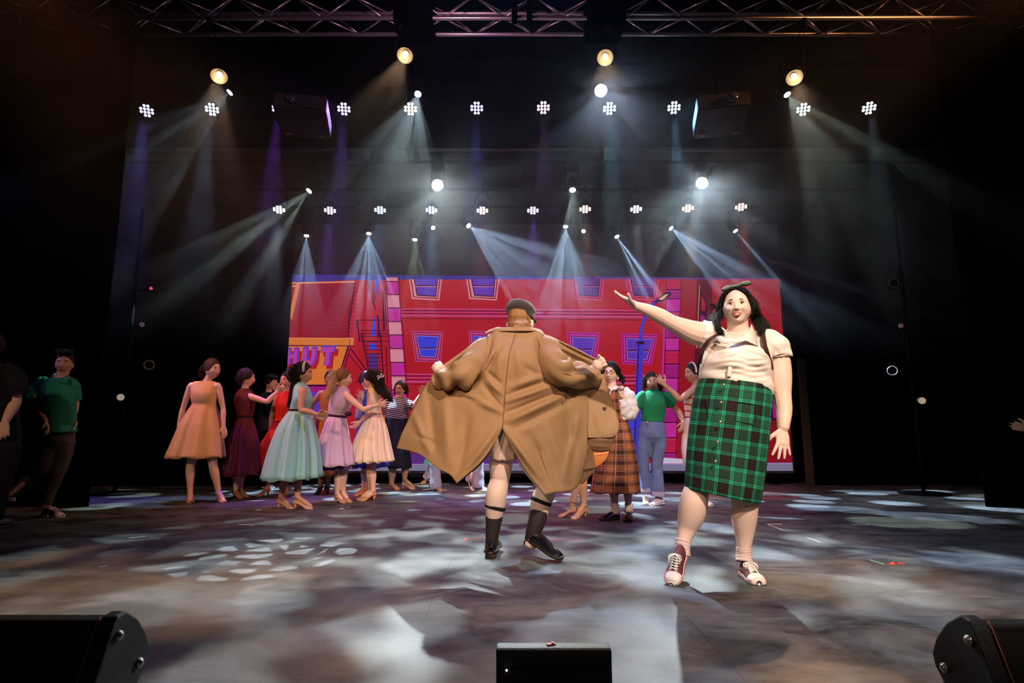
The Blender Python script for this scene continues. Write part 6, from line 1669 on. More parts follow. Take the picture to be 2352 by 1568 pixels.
# red dress
f = figure(652, 1138, 'person in a bright red dress, face hidden behind long dark hair, one arm hanging', 'tan', 0.95, neck=(655, 897), pelvis=(650, 985), head=(658, 874), face=(0.6, -0.6), hfwd=(-0.3, -0.95), nr=0.046,
    arms=[dict(sh=(635, 915, 0.0), el=(624, 955, -0.02), wr=(620, 994, -0.05), tip=(620, 1023, -0.08), ac=(0.5, -0.8, 0), k=0.85, curl=0.2)],
    legs=[((645, 1010), (620, 1078), (614, 1121), (600, 1138, -0.08)), ((662, 1010), (656, 1075), (655, 1121, 0.08), (656, 1137, 0.0))])
wearing(f, cloth('red_cotton', (0.62, 0.018, 0.010), 0.6), [(899, 643, 670, .06, 0), (912, 637, 676, .085, 0), (932, 635, 678, .115, 0), (950, 634, 675, .105, 0)], [(966, 632, 670, .10, 0)], [(982, 625, 676, .14, 0), (1005, 612, 684, .18, 0), (1028, 601, 690, .21, 0), (1052, 602, 693, .22, 0), (1071, 604, 695, .23, 0)], folds=10, seed=4, sk_amp=0.07)
belt(f, 967, 632, 670, .103, cloth('red_belt', (0.30, 0.01, 0.01)))
hair(f, 'dark', [[(-0.05, 0, 0.1), (-0.09, -0.02, 0.02), (-0.085, -0.03, -0.08)], [(0.05, 0, 0.1), (0.09, -0.02, 0.02), (0.085, -0.03, -0.08)]], seed=5, count=20)

# orange brown dress
f = figure(757, 1134, 'person in a long mustard brown dress standing behind the aqua and lavender dresses', 'brown', 1.0, neck=(757, 895), pelvis=(757, 980), head=(759, 871), face=(0.2, -1), hfwd=(0.35, -0.95), nr=0.046,
    arms=[dict(sh=(736, 905, 0.0), el=(716, 930, 0.0), wr=(714, 955, -0.05), tip=(726, 967, -0.08), ac=(0.2, -0.7, 0.6), k=0.88, curl=0.3), dict(sh=(778, 905, 0.0), el=(786, 945, 0.05), wr=(780, 975, 0.05), tip=(776, 1000, 0.05), k=0.85)],
    legs=[((750, 1000), (740, 1065), (736, 1118), (731, 1134, -0.08)), ((764, 1000), (756, 1065), (752, 1117), (748, 1132, -0.04))], shoem=mat('shoe_brown', (0.12, 0.05, 0.03), 0.4))
wearing(f, cloth('mustard_satin', (0.36, 0.15, 0.035), 0.45), [(896, 745, 770, .06, 0), (905, 738, 776, .09, 0), (925, 735, 779, .11, 0)], [(950, 738, 776, .10, 0)], [(975, 734, 782, .14, 0), (1010, 730, 788, .17, 0), (1055, 727, 794, .19, 0), (1091, 726, 797, .20, 0)], folds=8, seed=5, sk_amp=0.05)
hair(f, 'dark', seed=6, bun=((0, -0.10, 0.06), 0.035), grow=(0.006, 0.002, 0.003), off=(0, -0.016, 0.018))

# aqua dress
f = figure(690, 1168, 'person in an aqua dress with very long dark hair and a pearl headband', 'tan', 0.97, neck=(693, 884), pelvis=(690, 972), head=(698, 858), face=(0.85, -0.2), hfwd=(1, -0.05), nr=0.046,
    arms=[dict(sh=(695, 899, -0.135), el=(691, 940, -0.19), wr=(731, 952, -0.20), tip=(755, 949, -0.22), ac=(0.2, -0.5, 0.9), k=0.92, curl=0.45), dict(sh=(694, 900, 0.12), el=(706, 938, 0.16), wr=(728, 955, 0.14), tip=(742, 962, 0.1), ac=(0, 0.5, 0.9), k=0.85)],
    legs=[((682, 1000), (658, 1085), (645, 1140), (668, 1163, -0.02)), ((694, 1000), (685, 1085), (683, 1142, -0.06), (719, 1168, -0.05))])
AQ = cloth('aqua_satin', (0.32, 0.64, 0.64), 0.5)
wearing(f, AQ, [(879, 684, 700, .06, 0), (890, 678, 708, .09, 0), (904, 676, 713, .115, 0), (917, 675, 716, .13, 0), (932, 670, 711, .11, 0)], [(942, 667, 709, .10, 0)], [(955, 659, 712, .13, 0), (985, 642, 720, .19, 0), (1040, 624, 729, .25, 0), (1098, 611, 732, .30, 0)], folds=10, seed=8, sk_amp=0.075)
belt(f, 942, 667, 709, .103, NAVY, r=0.010)
hair(f, 'black', [[(x, -0.03, 0.10), (x * 1.6, -0.10, 0.03), (681 + 20 * x, 875, -0.6 * x), (674 + 60 * x, 905, -0.8 * x), (666 + 90 * x, 940, -0.9 * x)] for x in (-0.07, -0.045, -0.02, 0.0, 0.02, 0.045, 0.07)], seed=7, count=60, spread=0.020, r=0.0045, wave=0.006, grow=(0.016, 0.008, 0.012), off=(0, -0.024, 0.026))
PE = mat('pearl', (0.85, 0.8, 0.78), 0.25, spec=0.7); hb = MB()
for q0 in (0.0, 0.016): hb.tube([f.hc + f.hR @ (Vector((0.094 * math.sin(q), 0.022 + q0 - 0.012 * math.cos(q), 0.030 + 0.112 * math.cos(q))) * f.hk) for q in np.linspace(-1.7, 1.7, 22)], 0.0042, 6)
hb.build('headband', PE, f.root)

# lavender dress
f = figure(780, 1154, 'person in a lavender dress with a blonde ponytail, arm reaching to the cream dress', 'fair', 0.97, neck=(788, 890), pelvis=(775, 978), head=(790, 869), face=(0.8, 0.35), hfwd=(0.95, 0.25), nr=0.046,
    arms=[dict(sh=(794, 907, -0.08), el=(834, 940, -0.14), wr=(864, 931, -0.14), tip=(888, 926, -0.12), ac=(-0.1, -0.2, 0.95), k=0.93, curls=[0.1, 0.15, 0.2, 0.3], spread=0.22)],
    legs=[((770, 1005), (778, 1080), (774, 1133), (788, 1154, -0.06)), ((780, 1005), (788, 1080), (788, 1131, 0.06), (801, 1151, 0.0))])
LV = cloth('lavender_cotton', (0.60, 0.44, 0.62), 0.65)
wearing(f, LV, [(889, 776, 798, .06, 0), (900, 768, 803, .09, 0), (915, 760, 806, .12, 0), (932, 756, 806, .12, 0), (945, 755, 799, .105, 0)], [(955, 755, 795, .10, 0)], [(968, 750, 797, .13, 0), (990, 743, 800, .17, 0), (1030, 730, 808, .22, 0), (1068, 722, 816, .26, 0)], folds=8, seed=9, sk_amp=0.06)
f.loft('petticoat', [(1040, 736, 805, .20, 0), (1060, 730, 811, .22, 0), (1077, 728, 814, .24, 0)], cloth('violet_net', (0.12, 0.05, 0.22), 0.5), folds=14, amp=[.02, .05, .08], seed=3)
belt(f, 955, 755, 795, .103, cloth('plum_belt', (0.05, 0.012, 0.05)), sl=-0.12)
hair(f, 'mixed', [], seed=8, grow=(0.010, 0.006, 0.006), off=(0, -0.02, 0.022))
pb = MB(); strands(pb, [[f.hc + f.hR @ Vector((0, -0.09, 0.05)), f.hc + f.hR @ Vector((0.02, -0.13, 0.05)), f.J((764, 885, -0.12)), f.J((757, 903, -0.16)), f.J((749, 923, -0.17))]] , 90, 0.020, 0.0035, wave=0.006, seed=4, n=4); pb.build('ponytail', HAIR['blonde'], f.root)
pc = MB(); pc.ell(f.J((800, 950, -0.12)), (0.045, 0.03, 0.030)); pc.build('sash_knot', cloth('plum_belt', (0.05, 0.012, 0.05)), f.root)

# blue, hidden behind the cream dress
f = figure(845, 1137, 'person in royal blue almost hidden behind the cream dress, palm raised', 'fair', 0.95, neck=(848, 895), pelvis=(846, 980), head=(842, 874), face=(0.5, -0.8), hfwd=(0.8, -0.5), nr=0.046,
    arms=[dict(sh=(832, 912, 0.0), el=(824, 955, -0.05), wr=(832, 919, -0.10), tip=(829, 893, -0.12), ac=(-0.9, -0.3, 0), k=0.85, curl=0.1, spread=0.25), dict(sh=(864, 912, 0.0), el=(872, 950, 0.05), wr=(866, 980, 0.05), tip=(862, 1000, 0.05), k=0.85)],
    legs=[((840, 1005), (838, 1075), (836, 1122), (825, 1137, -0.06)), ((852, 1005), (846, 1075), (843, 1120, 0.05), (838, 1135, 0.0))])
RB = cloth('royal_blue', (0.02, 0.06, 0.42), 0.6)
wearing(f, RB, [(895, 838, 858, .06, 0), (905, 833, 864, .085, 0), (925, 830, 867, .11, 0)], [(952, 833, 864, .10, 0)], [(975, 824, 874, .15, 0), (1020, 812, 886, .2, 0), (1072, 806, 894, .23, 0)], folds=9, seed=10)
f.sleeve('sleeve', [(832, 909, 0), (827, 935, -0.03), (824, 957, -0.05), (828, 940, -0.08), (831, 925, -0.10)], [0.058, 0.052, 0.048, 0.045, 0.038], cloth('pale_blue_shirt', (0.35, 0.40, 0.62)), wr=0.003)
hair(f, 'brown', [], seed=9)
sc = MB(); sc.add(*smooth_tube([f.hc + f.hR @ Vector(p) for p in [(-0.085, 0.0, -0.02), (-0.06, 0.02, 0.09), (0.06, 0.02, 0.09), (0.085, 0.0, -0.02)]], [(0.02, 0.012)] * 4, 10, 5)); sc.build('headscarf', RB, f.root)

# cream dress
f = figure(855, 1149, 'person in a cream full-skirted dress, long black hair with a white clip', 'fair', 0.93, w=0.8, neck=(855, 891), pelvis=(862, 972), head=(852, 871), face=(-0.6, 0.7), hfwd=(-0.92, 0.35), nr=0.045,
    arms=[dict(sh=(851, 906, -0.08), el=(846, 948, -0.14), wr=(827, 968, -0.16), tip=(815, 980, -0.16), ac=(0.3, -0.4, 0.8), k=0.9, curl=0.4)],
    legs=[((860, 1000), (855, 1075), (857, 1127), (836, 1149, -0.06)), ((866, 1000), (850, 1078), (852, 1127, 0.08), (828, 1143, 0.02))])
wearing(f, cloth('cream_satin', (0.82, 0.66, 0.50), 0.55), [(892, 852, 866, .055, 0), (902, 846, 870, .085, 0), (920, 844, 874, .11, 0), (935, 845, 875, .10, 0)], [(949, 848, 876, .095, 0)], [(960, 842, 880, .12, 0), (985, 828, 888, .17, 0), (1025, 812, 896, .22, 0), (1060, 806, 903, .25, 0)], folds=14, seed=12, sk_amp=0.07)
belt(f, 950, 848, 876, .098, mat('gold_belt', (0.7, 0.5, 0.3), 0.4))
hair(f, 'black', [[(x, -0.02, 0.09), (x * 1.5, -0.10, 0.04), (872 - 60 * x, 888, -0.06), (886 - 90 * x, 905, -0.10), (895 - 120 * x, 925, -0.12)] for x in (-0.07, -0.045, -0.02, 0.0, 0.025, 0.05)], seed=10, count=60, spread=0.022, r=0.0045, wave=0.008, grow=(0.014, 0.010, 0.010), off=(0, -0.022, 0.024))
cb = MB()
c_ = f.J((875, 866, -0.14))
for a in (0.3, 1.3, 2.6, 3.6): cb.add(*smooth_tube([c_, c_ + Vector((0.035 * math.cos(a), -0.01, 0.03 * math.sin(a))), c_ + Vector((0.05 * math.cos(a + 0.5), -0.01, 0.045 * math.sin(a + 0.5)))], [0.005, 0.007, 0.003], 8, 4))
cb.build('hair_clip', PE, f.root)

# striped top
f = figure(915, 1124, 'person in a navy and white striped top and dark skirt, arm raised', 'tan', 1.15, neck=(915, 913), pelvis=(912, 990), head=(919, 893), face=(-0.35, -0.9), hfwd=(-0.2, -1), nr=0.050, mouth=0.9,
    arms=[dict(sh=(934, 924, 0.0), el=(950, 933, -0.05), wr=(966, 906, -0.05), tip=(974, 883, -0.06), ac=(-0.8, -0.4, 0), k=0.95, curl=0.1, spread=0.15), dict(sh=(896, 926, 0.0), el=(886, 960, 0.05), wr=(892, 985, 0.05), tip=(895, 1003, 0.05), k=0.95)],
    legs=[((905, 1010), (902, 1075), (899, 1112), (915, 1128, -0.08)), ((922, 1010), (932, 1065), (929, 1101), (954, 1118, 0.0))])
STR = bpy.data.materials.new('striped_jersey'); STR.use_nodes = True
def stripe_mat(m, period, c0, c1, share=0.5, axis=2, rough=0.8):
    nt = m.node_tree; b = nt.nodes['Principled BSDF']; b.inputs['Roughness'].default_value = rough
    g = nt.nodes.new('ShaderNodeTexCoord'); sp = nt.nodes.new('ShaderNodeSeparateXYZ'); nt.links.new(g.outputs['Object'], sp.inputs[0])
    ad = nt.nodes.new('ShaderNodeMath'); ad.operation = 'MULTIPLY_ADD'; ad.inputs[1].default_value = 0.18; nt.links.new(sp.outputs[0], ad.inputs[0]); nt.links.new(sp.outputs[axis], ad.inputs[2])
    out = stripes(nt, ad.outputs[0], period, [(0, 0), (share, 1)])
    mx = nt.nodes.new('ShaderNodeMixRGB'); mx.inputs[1].default_value = (*c0, 1); mx.inputs[2].default_value = (*c1, 1); nt.links.new(out, mx.inputs[0]); nt.links.new(mx.outputs[0], b.inputs['Base Color'])
stripe_mat(STR, 0.028, (0.012, 0.012, 0.035), (0.55, 0.52, 0.60), 0.6)
t = f.loft('striped_top', [(913, 903, 927, .06, 0), (921, 895, 933, .09, 0), (935, 889, 937, .13, 0), (948, 888, 937, .135, 0), (962, 886, 936, .13, 0)], STR, deep=1.1)
f.sleeve('sleeve', [(928, 921, 0), (938, 927, -0.02), (947, 933, -0.04)], [0.075, 0.068, 0.062], STR, t, wr=0.002)
f.sleeve('sleeve', [(901, 923, 0), (892, 936, 0.02), (888, 950, 0.04)], [0.075, 0.068, 0.062], STR, t, wr=0.002)
f.loft('skirt', [(956, 886, 936, .135, 0), (985, 884, 938, .16, 0), (1030, 888, 942, .17, 0), (1074, 892, 946, .18, 0)], NAVY, folds=7, amp=[0, .02, .04, .06], seed=5)
hair(f, 'dark', [[(x, -0.0, 0.10), (x * 1.7, -0.03, 0.03), (x * 1.8, -0.04, -0.05), (x * 2.0, -0.03, -0.10)] for x in (-0.055, -0.04, 0.04, 0.055)] + [[(0, -0.08, 0.09), (0, -0.12, 0), (0, -0.11, -0.10)]], seed=12, count=24)
gl = MB()
def glasses(f, m):
    g = MB(); k = f.hk
    for sx in (-1, 1):
        c = Vector((sx * 0.032, 0.096, 0.0))
        g.tube([f.hc + f.hR @ ((c + Vector((0.022 * math.cos(q), -0.012 * (math.cos(q) * sx > 0.5), 0.015 * math.sin(q)))) * k) for q in np.linspace(0, 2 * math.pi, 19)], 0.0022 * k, 6)
        g.tube([f.hc + f.hR @ (Vector(p) * k) for p in [(sx * 0.054, 0.086, 0.004), (sx * 0.074, 0.05, 0.006), (sx * 0.078, 0.0, 0.0)]], 0.0018 * k, 6)
    g.tube([f.hc + f.hR @ (Vector(p) * k) for p in [(-0.010, 0.098, 0.003), (0, 0.101, 0.005), (0.010, 0.098, 0.003)]], 0.0018 * k, 6)
    return g.build('glasses', m, f.root)
glasses(f, IRIS)

# two pairs of jeans whose upper bodies are behind the coat
JEAN = cloth('blue_denim', (0.13, 0.17, 0.33), 0.85, bump=0.3, noise=0.25, nscale=14); PJ = cloth('pale_denim', (0.30, 0.30, 0.42), 0.85, noise=0.2, nscale=14)
f = figure(1002, 1127, 'person in pale flared jeans, only the legs showing under the open coat', 'fair', 1.0, neck=(1008, 918), pelvis=(1004, 985), head=(1008, 896), face=(0.5, 0.6), nr=0.046, shoes=None, legk=0.60, arms=[dict(sh=(992, 928), el=(992, 960), wr=(1004, 975), tip=(1012, 985), k=0.85)],
    legs=[((998, 1005), (998, 1060), (1000, 1116), (1014, 1127, -0.05)), ((1008, 1005), (996, 1060), (984, 1098), (976, 1106))])
f.bodice((1004, 985), (1008, 918), cloth('rose_shirt', (0.30, 0.10, 0.14)), t0=-0.15, name='shirt', grow=1.08)
f.sleeve('trouser_leg', [(998, 985, 0), (998, 1050, 0), (999, 1085, 0), (1000, 1121, 0)], [0.11, 0.075, 0.080, 0.105], PJ, wr=0.004)
f.sleeve('trouser_leg', [(1008, 985, 0.03), (1000, 1050, 0.05), (991, 1082, 0.08), (983, 1098, 0.12)], [0.11, 0.075, 0.075, 0.09], PJ, wr=0.004, seed=3)
heel_shoe(f, f.J((1001, 1117, 0.0)), Vector((f.J((1014, 1127)).x, f.Y - 0.08, 0)), strap=False); heel_shoe(f, f.J((984, 1099, 0.14)), Vector((f.J((976, 1106)).x, f.Y + 0.10, 0.09)), strap=False)
hair(f, 'brown', [], seed=15)
f = figure(1096, 1127, 'person in grey jeans and black sneakers, only the legs showing behind the coat', 'fair', 1.05, neck=(1096, 895), pelvis=(1096, 975), head=(1096, 870), face=(0.4, 0.7), nr=0.05, shoes=None, legk=0.60, arms=[dict(sh=(1112, 905), el=(1116, 945), wr=(1110, 975), tip=(1108, 995), k=0.9)],
    legs=[((1090, 1000), (1096, 1060), (1099, 1112), (1119, 1126)), ((1102, 1000), (1096, 1060), (1081, 1100), (1086, 1121))])
f.bodice((1096, 975), (1096, 895), cloth('grey_shirt', (0.15, 0.15, 0.18)), t0=-0.15, name='shirt', grow=1.10)
GJ = cloth('grey_denim', (0.30, 0.28, 0.36), 0.85, noise=0.2, nscale=14)
f.sleeve('trouser_leg', [(1090, 980, 0), (1096, 1050, 0), (1098, 1085, 0), (1098, 1120, 0)], [0.12, 0.085, 0.078, 0.085], GJ, wr=0.005)
f.sleeve('trouser_leg', [(1102, 980, 0.05), (1096, 1050, 0.08), (1088, 1085, 0.1), (1081, 1106, 0.12)], [0.12, 0.085, 0.078, 0.080], GJ, wr=0.005, seed=5)
BC = mat('black_canvas', (0.010, 0.010, 0.014), 0.8); WR = mat('offwhite_rubber', (0.70, 0.60, 0.56), 0.5); LC = mat('cream_lace', (0.66, 0.56, 0.46), 0.8)
flat_shoe(f, f.J((1100, 1114)), Vector((f.J((1120, 1125)).x, f.Y - 0.10, 0)), BC, WR, cap=WR, laces=LC)
flat_shoe(f, f.J((1080, 1100, 0.1)), Vector((f.J((1089, 1121)).x, f.Y - 0.02, 0.0)), BC, WR, cap=WR, laces=LC, pitch=math.radians(42))
hair(f, 'dark', [], seed=16)

# tan heels beyond the coat
f = figure(1328, 1190, 'person whose bare legs and tan heels show under the front of the coat', 'tan', 0.95, neck=(1328, 870), pelvis=(1326, 965), head=(1326, 842), face=(-0.3, -1), nr=0.046, height=1.58,
    arms=[dict(sh=(1308, 880), el=(1304, 930), wr=(1312, 960), tip=(1318, 985), k=0.85)],
    legs=[((1320, 1000), (1324, 1090), (1318, 1148), (1309, 1178, 0.02)), ((1336, 1000), (1337, 1095), (1341, 1160), (1322, 1192, -0.06))])
wearing(f, cloth('rust_dress', (0.40, 0.12, 0.05)), [(873, 1318, 1338, .06, 0), (884, 1312, 1344, .085, 0), (910, 1308, 1348, .115, 0)], [(945, 1312, 1344, .10, 0)], [(975, 1306, 1346, .14, 0), (1030, 1304, 1346, .15, 0)], folds=7)
hair(f, 'dark', [], seed=17)

# rust plaid pinafore
f = figure(1412, 1192, 'person in glasses and a rust plaid pinafore dress, peering round the coat', 'fair', 1.0, neck=(1407, 887), pelvis=(1416, 985), head=(1403, 857), face=(-0.35, -1), hfwd=(-0.45, -1), nr=0.046, shoes=None, vox=0.006,
    arms=[dict(sh=(1434, 900, 0), el=(1446, 947, -0.02), wr=(1428, 908, -0.12), tip=(1425, 886, -0.13), ac=(-0.9, -0.3, 0), k=0.9, curls=[1.3, 1.4, 1.4, 1.4], thumb=0.2, curl=1.0), dict(sh=(1385, 900, 0), el=(1378, 945, 0.02), wr=(1376, 985, 0), tip=(1376, 1012, 0), k=0.9)],
    legs=[((1404, 1010), (1408, 1100), (1413, 1172), (1378, 1192)), ((1426, 1010), (1438, 1100), (1445, 1168), (1436, 1190))])
f.bodice((1416, 985), (1407, 887), cloth('white_blouse', (0.75, 0.70, 0.72), 0.7), t0=0.2, t1=0.99, name='blouse', grow=1.08, neckw=0.065)
f.sleeve('sleeve', [(1428, 897, -0.01), (1440, 912, -0.02), (1448, 940, -0.02), (1443, 953, -0.05), (1434, 938, -0.09), (1429, 915, -0.12)], [0.065, 0.085, 0.082, 0.070, 0.062, 0.036], cloth('white_blouse', (0.75, 0.70, 0.72)), wr=0.008, n=40)
f.sleeve('sleeve', [(1390, 897, 0), (1380, 920, 0), (1377, 950, 0), (1376, 980, 0)], [0.065, 0.08, 0.075, 0.04], cloth('white_blouse', (0.75, 0.70, 0.72)), wr=0.006)
f.loft('pinafore', [(896, 1398, 1425, .100, 0.005), (905, 1392, 1429, .122, 0), (925, 1390, 1434, .132, 0), (945, 1392, 1436, .118, 0), (956, 1394, 1437, .112, 0), (972, 1390, 1442, .14, 0), (1010, 1380, 1453, .19, 0), (1060, 1369, 1462, .24, 0), (1100, 1362, 1466, .26, 0), (1129, 1357, 1469, .27, 0)], PLAID_B, folds=11, amp=[0, 0, 0, 0, 0, .02, .04, .05, .06, .06], seed=6, segs=140, per=5, uv=True)
for pts in ([(1418, 898, -0.105), (1424, 890, -0.09), (1427, 884, -0.04), (1426, 880, 0.03)], [(1400, 898, -0.105), (1392, 890, -0.09), (1389, 884, -0.04), (1390, 880, 0.03)]):
    b_ = MB(); b_.add(*smooth_tube([f.J(p) for p in pts], [(0.018, 0.004)] * 4, 8, 4, ref=Vector((1, 0, 0)))); b_.build('strap', cloth('rust_strap', (0.16, 0.05, 0.03)), f.root)
hair(f, 'black', [[(-0.06, 0.0, 0.09), (-0.085, -0.02, 0.0), (-0.085, -0.04, -0.05), (-0.105, -0.05, -0.10)], [(-0.04, 0.05, 0.10), (-0.08, 0.03, 0.04), (-0.085, -0.01, -0.02), (-0.1, -0.04, -0.09)], [(0.04, 0.05, 0.10), (0.08, 0.03, 0.03), (0.082, 0.02, -0.06), (0.08, 0.02, -0.12)], [(-0.05, -0.05, 0.02), (-0.09, -0.07, -0.03), (-0.12, -0.06, -0.07), (-0.115, -0.05, -0.13)]], seed=11, count=30, wave=0.006)
glasses(f, mat('glasses_frame', (0.06, 0.012, 0.008), 0.3))
e_ = MB()
for sx in (-1, 1): e_.ell(f.hc + f.hR @ (Vector((sx * 0.078, 0.0, -0.055)) * f.hk), 0.010)
e_.build('earring', PE, f.root)
OX = mat('black_leather', (0.010, 0.008, 0.008), 0.35)
for (a, t, y) in (((1413, 1172), (1377, 1190), -0.10), ((1445, 1170), (1432, 1190), -0.17)):
    flat_shoe(f, f.J(a), Vector((f.J(t).x, f.Y + y, 0)), OX, OX, name='oxford_shoe', s=0.95)
    c = f.J(a); V, F = tube([c + Vector((0, 0, 0.055)), c + Vector((0, 0, 0.035)), c + Vector((0, 0, 0)), c + Vector((0, 0, -0.03))], [0.044, 0.037, 0.040, 0.044], 24, caps=False); solid(obj('sock', V, F, cloth('white_sock', (0.72, 0.6, 0.52)), f.root), 0.003)

# green sweater and jeans
f = figure(1500, 1158, 'person in a green short-sleeved sweater and blue cuffed jeans, mouth wide open', 'tan', 1.0, neck=(1499, 899), pelvis=(1499, 985), head=(1497, 877), face=(-0.1, -1), hfwd=(-0.2, -1), nr=0.048, shoes=None, legk=0.60, mouth=1.5, vox=0.007,
    arms=[dict(sh=(1476, 911), el=(1461, 944, 0.0), wr=(1438, 958, 0.05), tip=(1420, 964, 0.08), ac=(0, -0.3, 1), k=0.95), dict(sh=(1527, 911), el=(1558, 944, 0.0), wr=(1570, 968, -0.05), tip=(1565, 994, -0.08), ac=(-0.7, -0.5, 0), k=0.95, curl=0.35)],
    legs=[((1486, 1005), (1479, 1055), (1483, 1130), (1479, 1148)), ((1512, 1005), (1510, 1055), (1511, 1135), (1495, 1157))])
GS = cloth('green_knit', (0.012, 0.20, 0.075), 0.85, bump=0.25, bscale=300)
def bust(v): return v
t = f.loft('sweater', [(892, 1488, 1510, .055, 0), (898, 1484, 1515, .065, 0), (903, 1477, 1524, .09, 0), (912, 1473, 1530, .115, -0.005), (928, 1473, 1530, .135, -0.015), (945, 1474, 1528, .125, -0.01), (960, 1473, 1526, .115, 0), (968, 1474, 1525, .112, 0)], GS, per=5)
f.sleeve('sleeve', [(1483, 906, 0), (1474, 913, 0), (1467, 926, 0), (1464, 934, 0)], [0.062, 0.073, 0.068, 0.066], GS, t, wr=0.002)
f.sleeve('sleeve', [(1520, 906, 0), (1529, 912, 0), (1539, 922, 0), (1545, 930, 0)], [0.062, 0.073, 0.068, 0.066], GS, t, wr=0.002)
jm = MB()
def pants(f, waist, hip, legs, m, vox=0.010, name='jeans', wr=0.0):
    """trousers as one garment: waist and hip rings, then both legs"""
    mb = MB()
    A = [at((r[1] + r[2]) / 2, r[0], f.Y) for r in waist + hip]
    V, F = tube(A, [((at(r[2], r[0], f.Y) - at(r[1], r[0], f.Y)).length / 2 for _ in (0,)).__next__() and ((at(r[2], r[0], f.Y) - at(r[1], r[0], f.Y)).length / 2, r[3]) for r in waist + hip], 28, ref=Vector((1, 0, 0))); mb.add(V, F)
    last = A[-1]; wl = (at(hip[-1][2], hip[-1][0], f.Y) - at(hip[-1][1], hip[-1][0], f.Y)).length / 2
    mb.ell(last + Vector((0, 0, -0.02)), (wl * 0.62, hip[-1][3] * 0.85, 0.085))
    for pts, rad in legs:
        V, F = smooth_tube([f.J(p) for p in pts], rad, 22, 6); 
        if wr:
            n = 22; k = len(V) // n
            V = [v + Vector((0, -wr * math.sin(v.z * 55 + 3 * math.sin(v.x * 20)), 0)) for v in V]
        mb.add(V, F)
    return remesh(mb.build(name, m, f.root), vox, 3)
j = pants(f, [(967, 1474, 1525, .110), (978, 1470, 1528, .118)], [(992, 1467, 1530, .122), (1004, 1468, 1530, .118)],
      [([(1484, 1000, 0), (1480, 1030, 0), (1478, 1060, 0), (1481, 1095, 0), (1483, 1124, 0)], [0.082, 0.080, 0.063, 0.060, 0.062]), ([(1514, 1000, 0), (1513, 1030, -0.01), (1509, 1060, -0.02), (1510, 1095, -0.02), (1511, 1130, -0.03)], [0.085, 0.084, 0.068, 0.070, 0.078])], JEAN, wr=0.003)
cf = cloth('denim_cuff', (0.42, 0.36, 0.50), 0.85)
f.sleeve('cuff', [(1483, 1120, 0), (1483, 1130, 0)], [0.066, 0.066], cf, j); f.sleeve('cuff', [(1511, 1128, -0.03), (1511, 1139, -0.03)], [0.084, 0.084], cf, j)
MB().ell(f.J((1487, 970, -0.115)), (0.012, 0.006, 0.012)).build('button', mat('brass_button', (0.85, 0.58, 0.38), 0.25, metal=0.9), j)
WC = mat('white_canvas', (0.74, 0.64, 0.62), 0.7)
flat_shoe(f, f.J((1483, 1132)), Vector((f.J((1480, 1148)).x, f.Y - 0.10, 0)), WC, WR, laces=LC); flat_shoe(f, f.J((1512, 1142, -0.03)), Vector((f.J((1491, 1156)).x, f.Y - 0.14, 0)), WC, WR, laces=LC, s=1.05)
hair(f, 'dark', [[(sx * 0.04, 0.03, 0.10), (sx * 0.085, 0.01, 0.03), (sx * 0.092, 0.0, -0.05), (sx * 0.10, 0.0, -0.12)] for sx in (-1, 1)] + [[(sx * 0.05, -0.03, 0.10), (sx * 0.10, -0.04, 0.0), (sx * 0.11, -0.03, -0.08), (sx * 0.12, -0.02, -0.14)] for sx in (-1, 1)], seed=13, count=40, wave=0.012)

# striped tube top, white headband
f = figure(1597, 1160, 'person with a white headband and red striped top partly behind the plaid skirt', 'tan', 1.0, neck=(1600, 880), pelvis=(1596, 985), head=(1590, 858), face=(-0.8, -0.5), hfwd=(-0.95, -0.35), nr=0.046, shoes=None, legk=0.60, vox=0.007,
    arms=[dict(sh=(1598, 892, -0.10), el=(1562, 916, -0.16), wr=(1527, 884, -0.16), tip=(1504, 862, -0.16), ac=(0.3, -0.2, 0.9), k=0.95, curls=[0.3, 0.1, 0.05, 0.05], spread=0.22, thumb=1.0), dict(sh=(1608, 894, 0.1), el=(1616, 940, 0.15), wr=(1612, 975, 0.1), tip=(1610, 1000, 0.1), k=0.9)],
    legs=[((1588, 1005), (1584, 1070), (1600, 1135), (1590, 1160)), ((1606, 1005), (1612, 1070), (1620, 1138), (1628, 1158))])
ST2 = bpy.data.materials.new('red_striped_top'); ST2.use_nodes = True; stripe_mat(ST2, 0.075, (0.42, 0.03, 0.03), (0.62, 0.45, 0.36), 0.25)
f.loft('tube_top', [(903, 1574, 1613, .105, 0), (915, 1571, 1614, .12, -0.005), (935, 1573, 1612, .11, 0), (960, 1574, 1612, .105, 0)], ST2)
pants(f, [(957, 1574, 1612, .105), (970, 1572, 1614, .118)], [(990, 1570, 1616, .125), (1003, 1571, 1616, .12)], [([(1584, 1000, 0), (1581, 1035, -0.02), (1584, 1070, -0.02), (1590, 1100, 0), (1598, 1130, 0.02)], [0.085, 0.080, 0.062, 0.055, 0.045]), ([(1606, 1000, 0), (1610, 1035, 0), (1612, 1070, 0), (1616, 1100, 0.02), (1620, 1132, 0.02)], [0.085, 0.080, 0.062, 0.055, 0.045])], cloth('white_trousers', (0.66, 0.56, 0.58), 0.8), name='trousers')
flat_shoe(f, f.J((1600, 1138)), Vector((f.J((1590, 1160)).x, f.Y - 0.12, 0)), WC, WR); flat_shoe(f, f.J((1620, 1138)), Vector((f.J((1627, 1160)).x, f.Y - 0.10, 0)), WC, WR)
hair(f, 'black', [], seed=14, bun=((0.0, -0.13, 0.09), 0.052), grow=(0.010, 0.006, 0.006))
hb = MB(); P = [f.hc + f.hR @ (Vector((0.092 * math.sin(q), 0.010, 0.024 + 0.108 * math.cos(q))) * f.hk) for q in np.linspace(-1.75, 1.75, 22)]
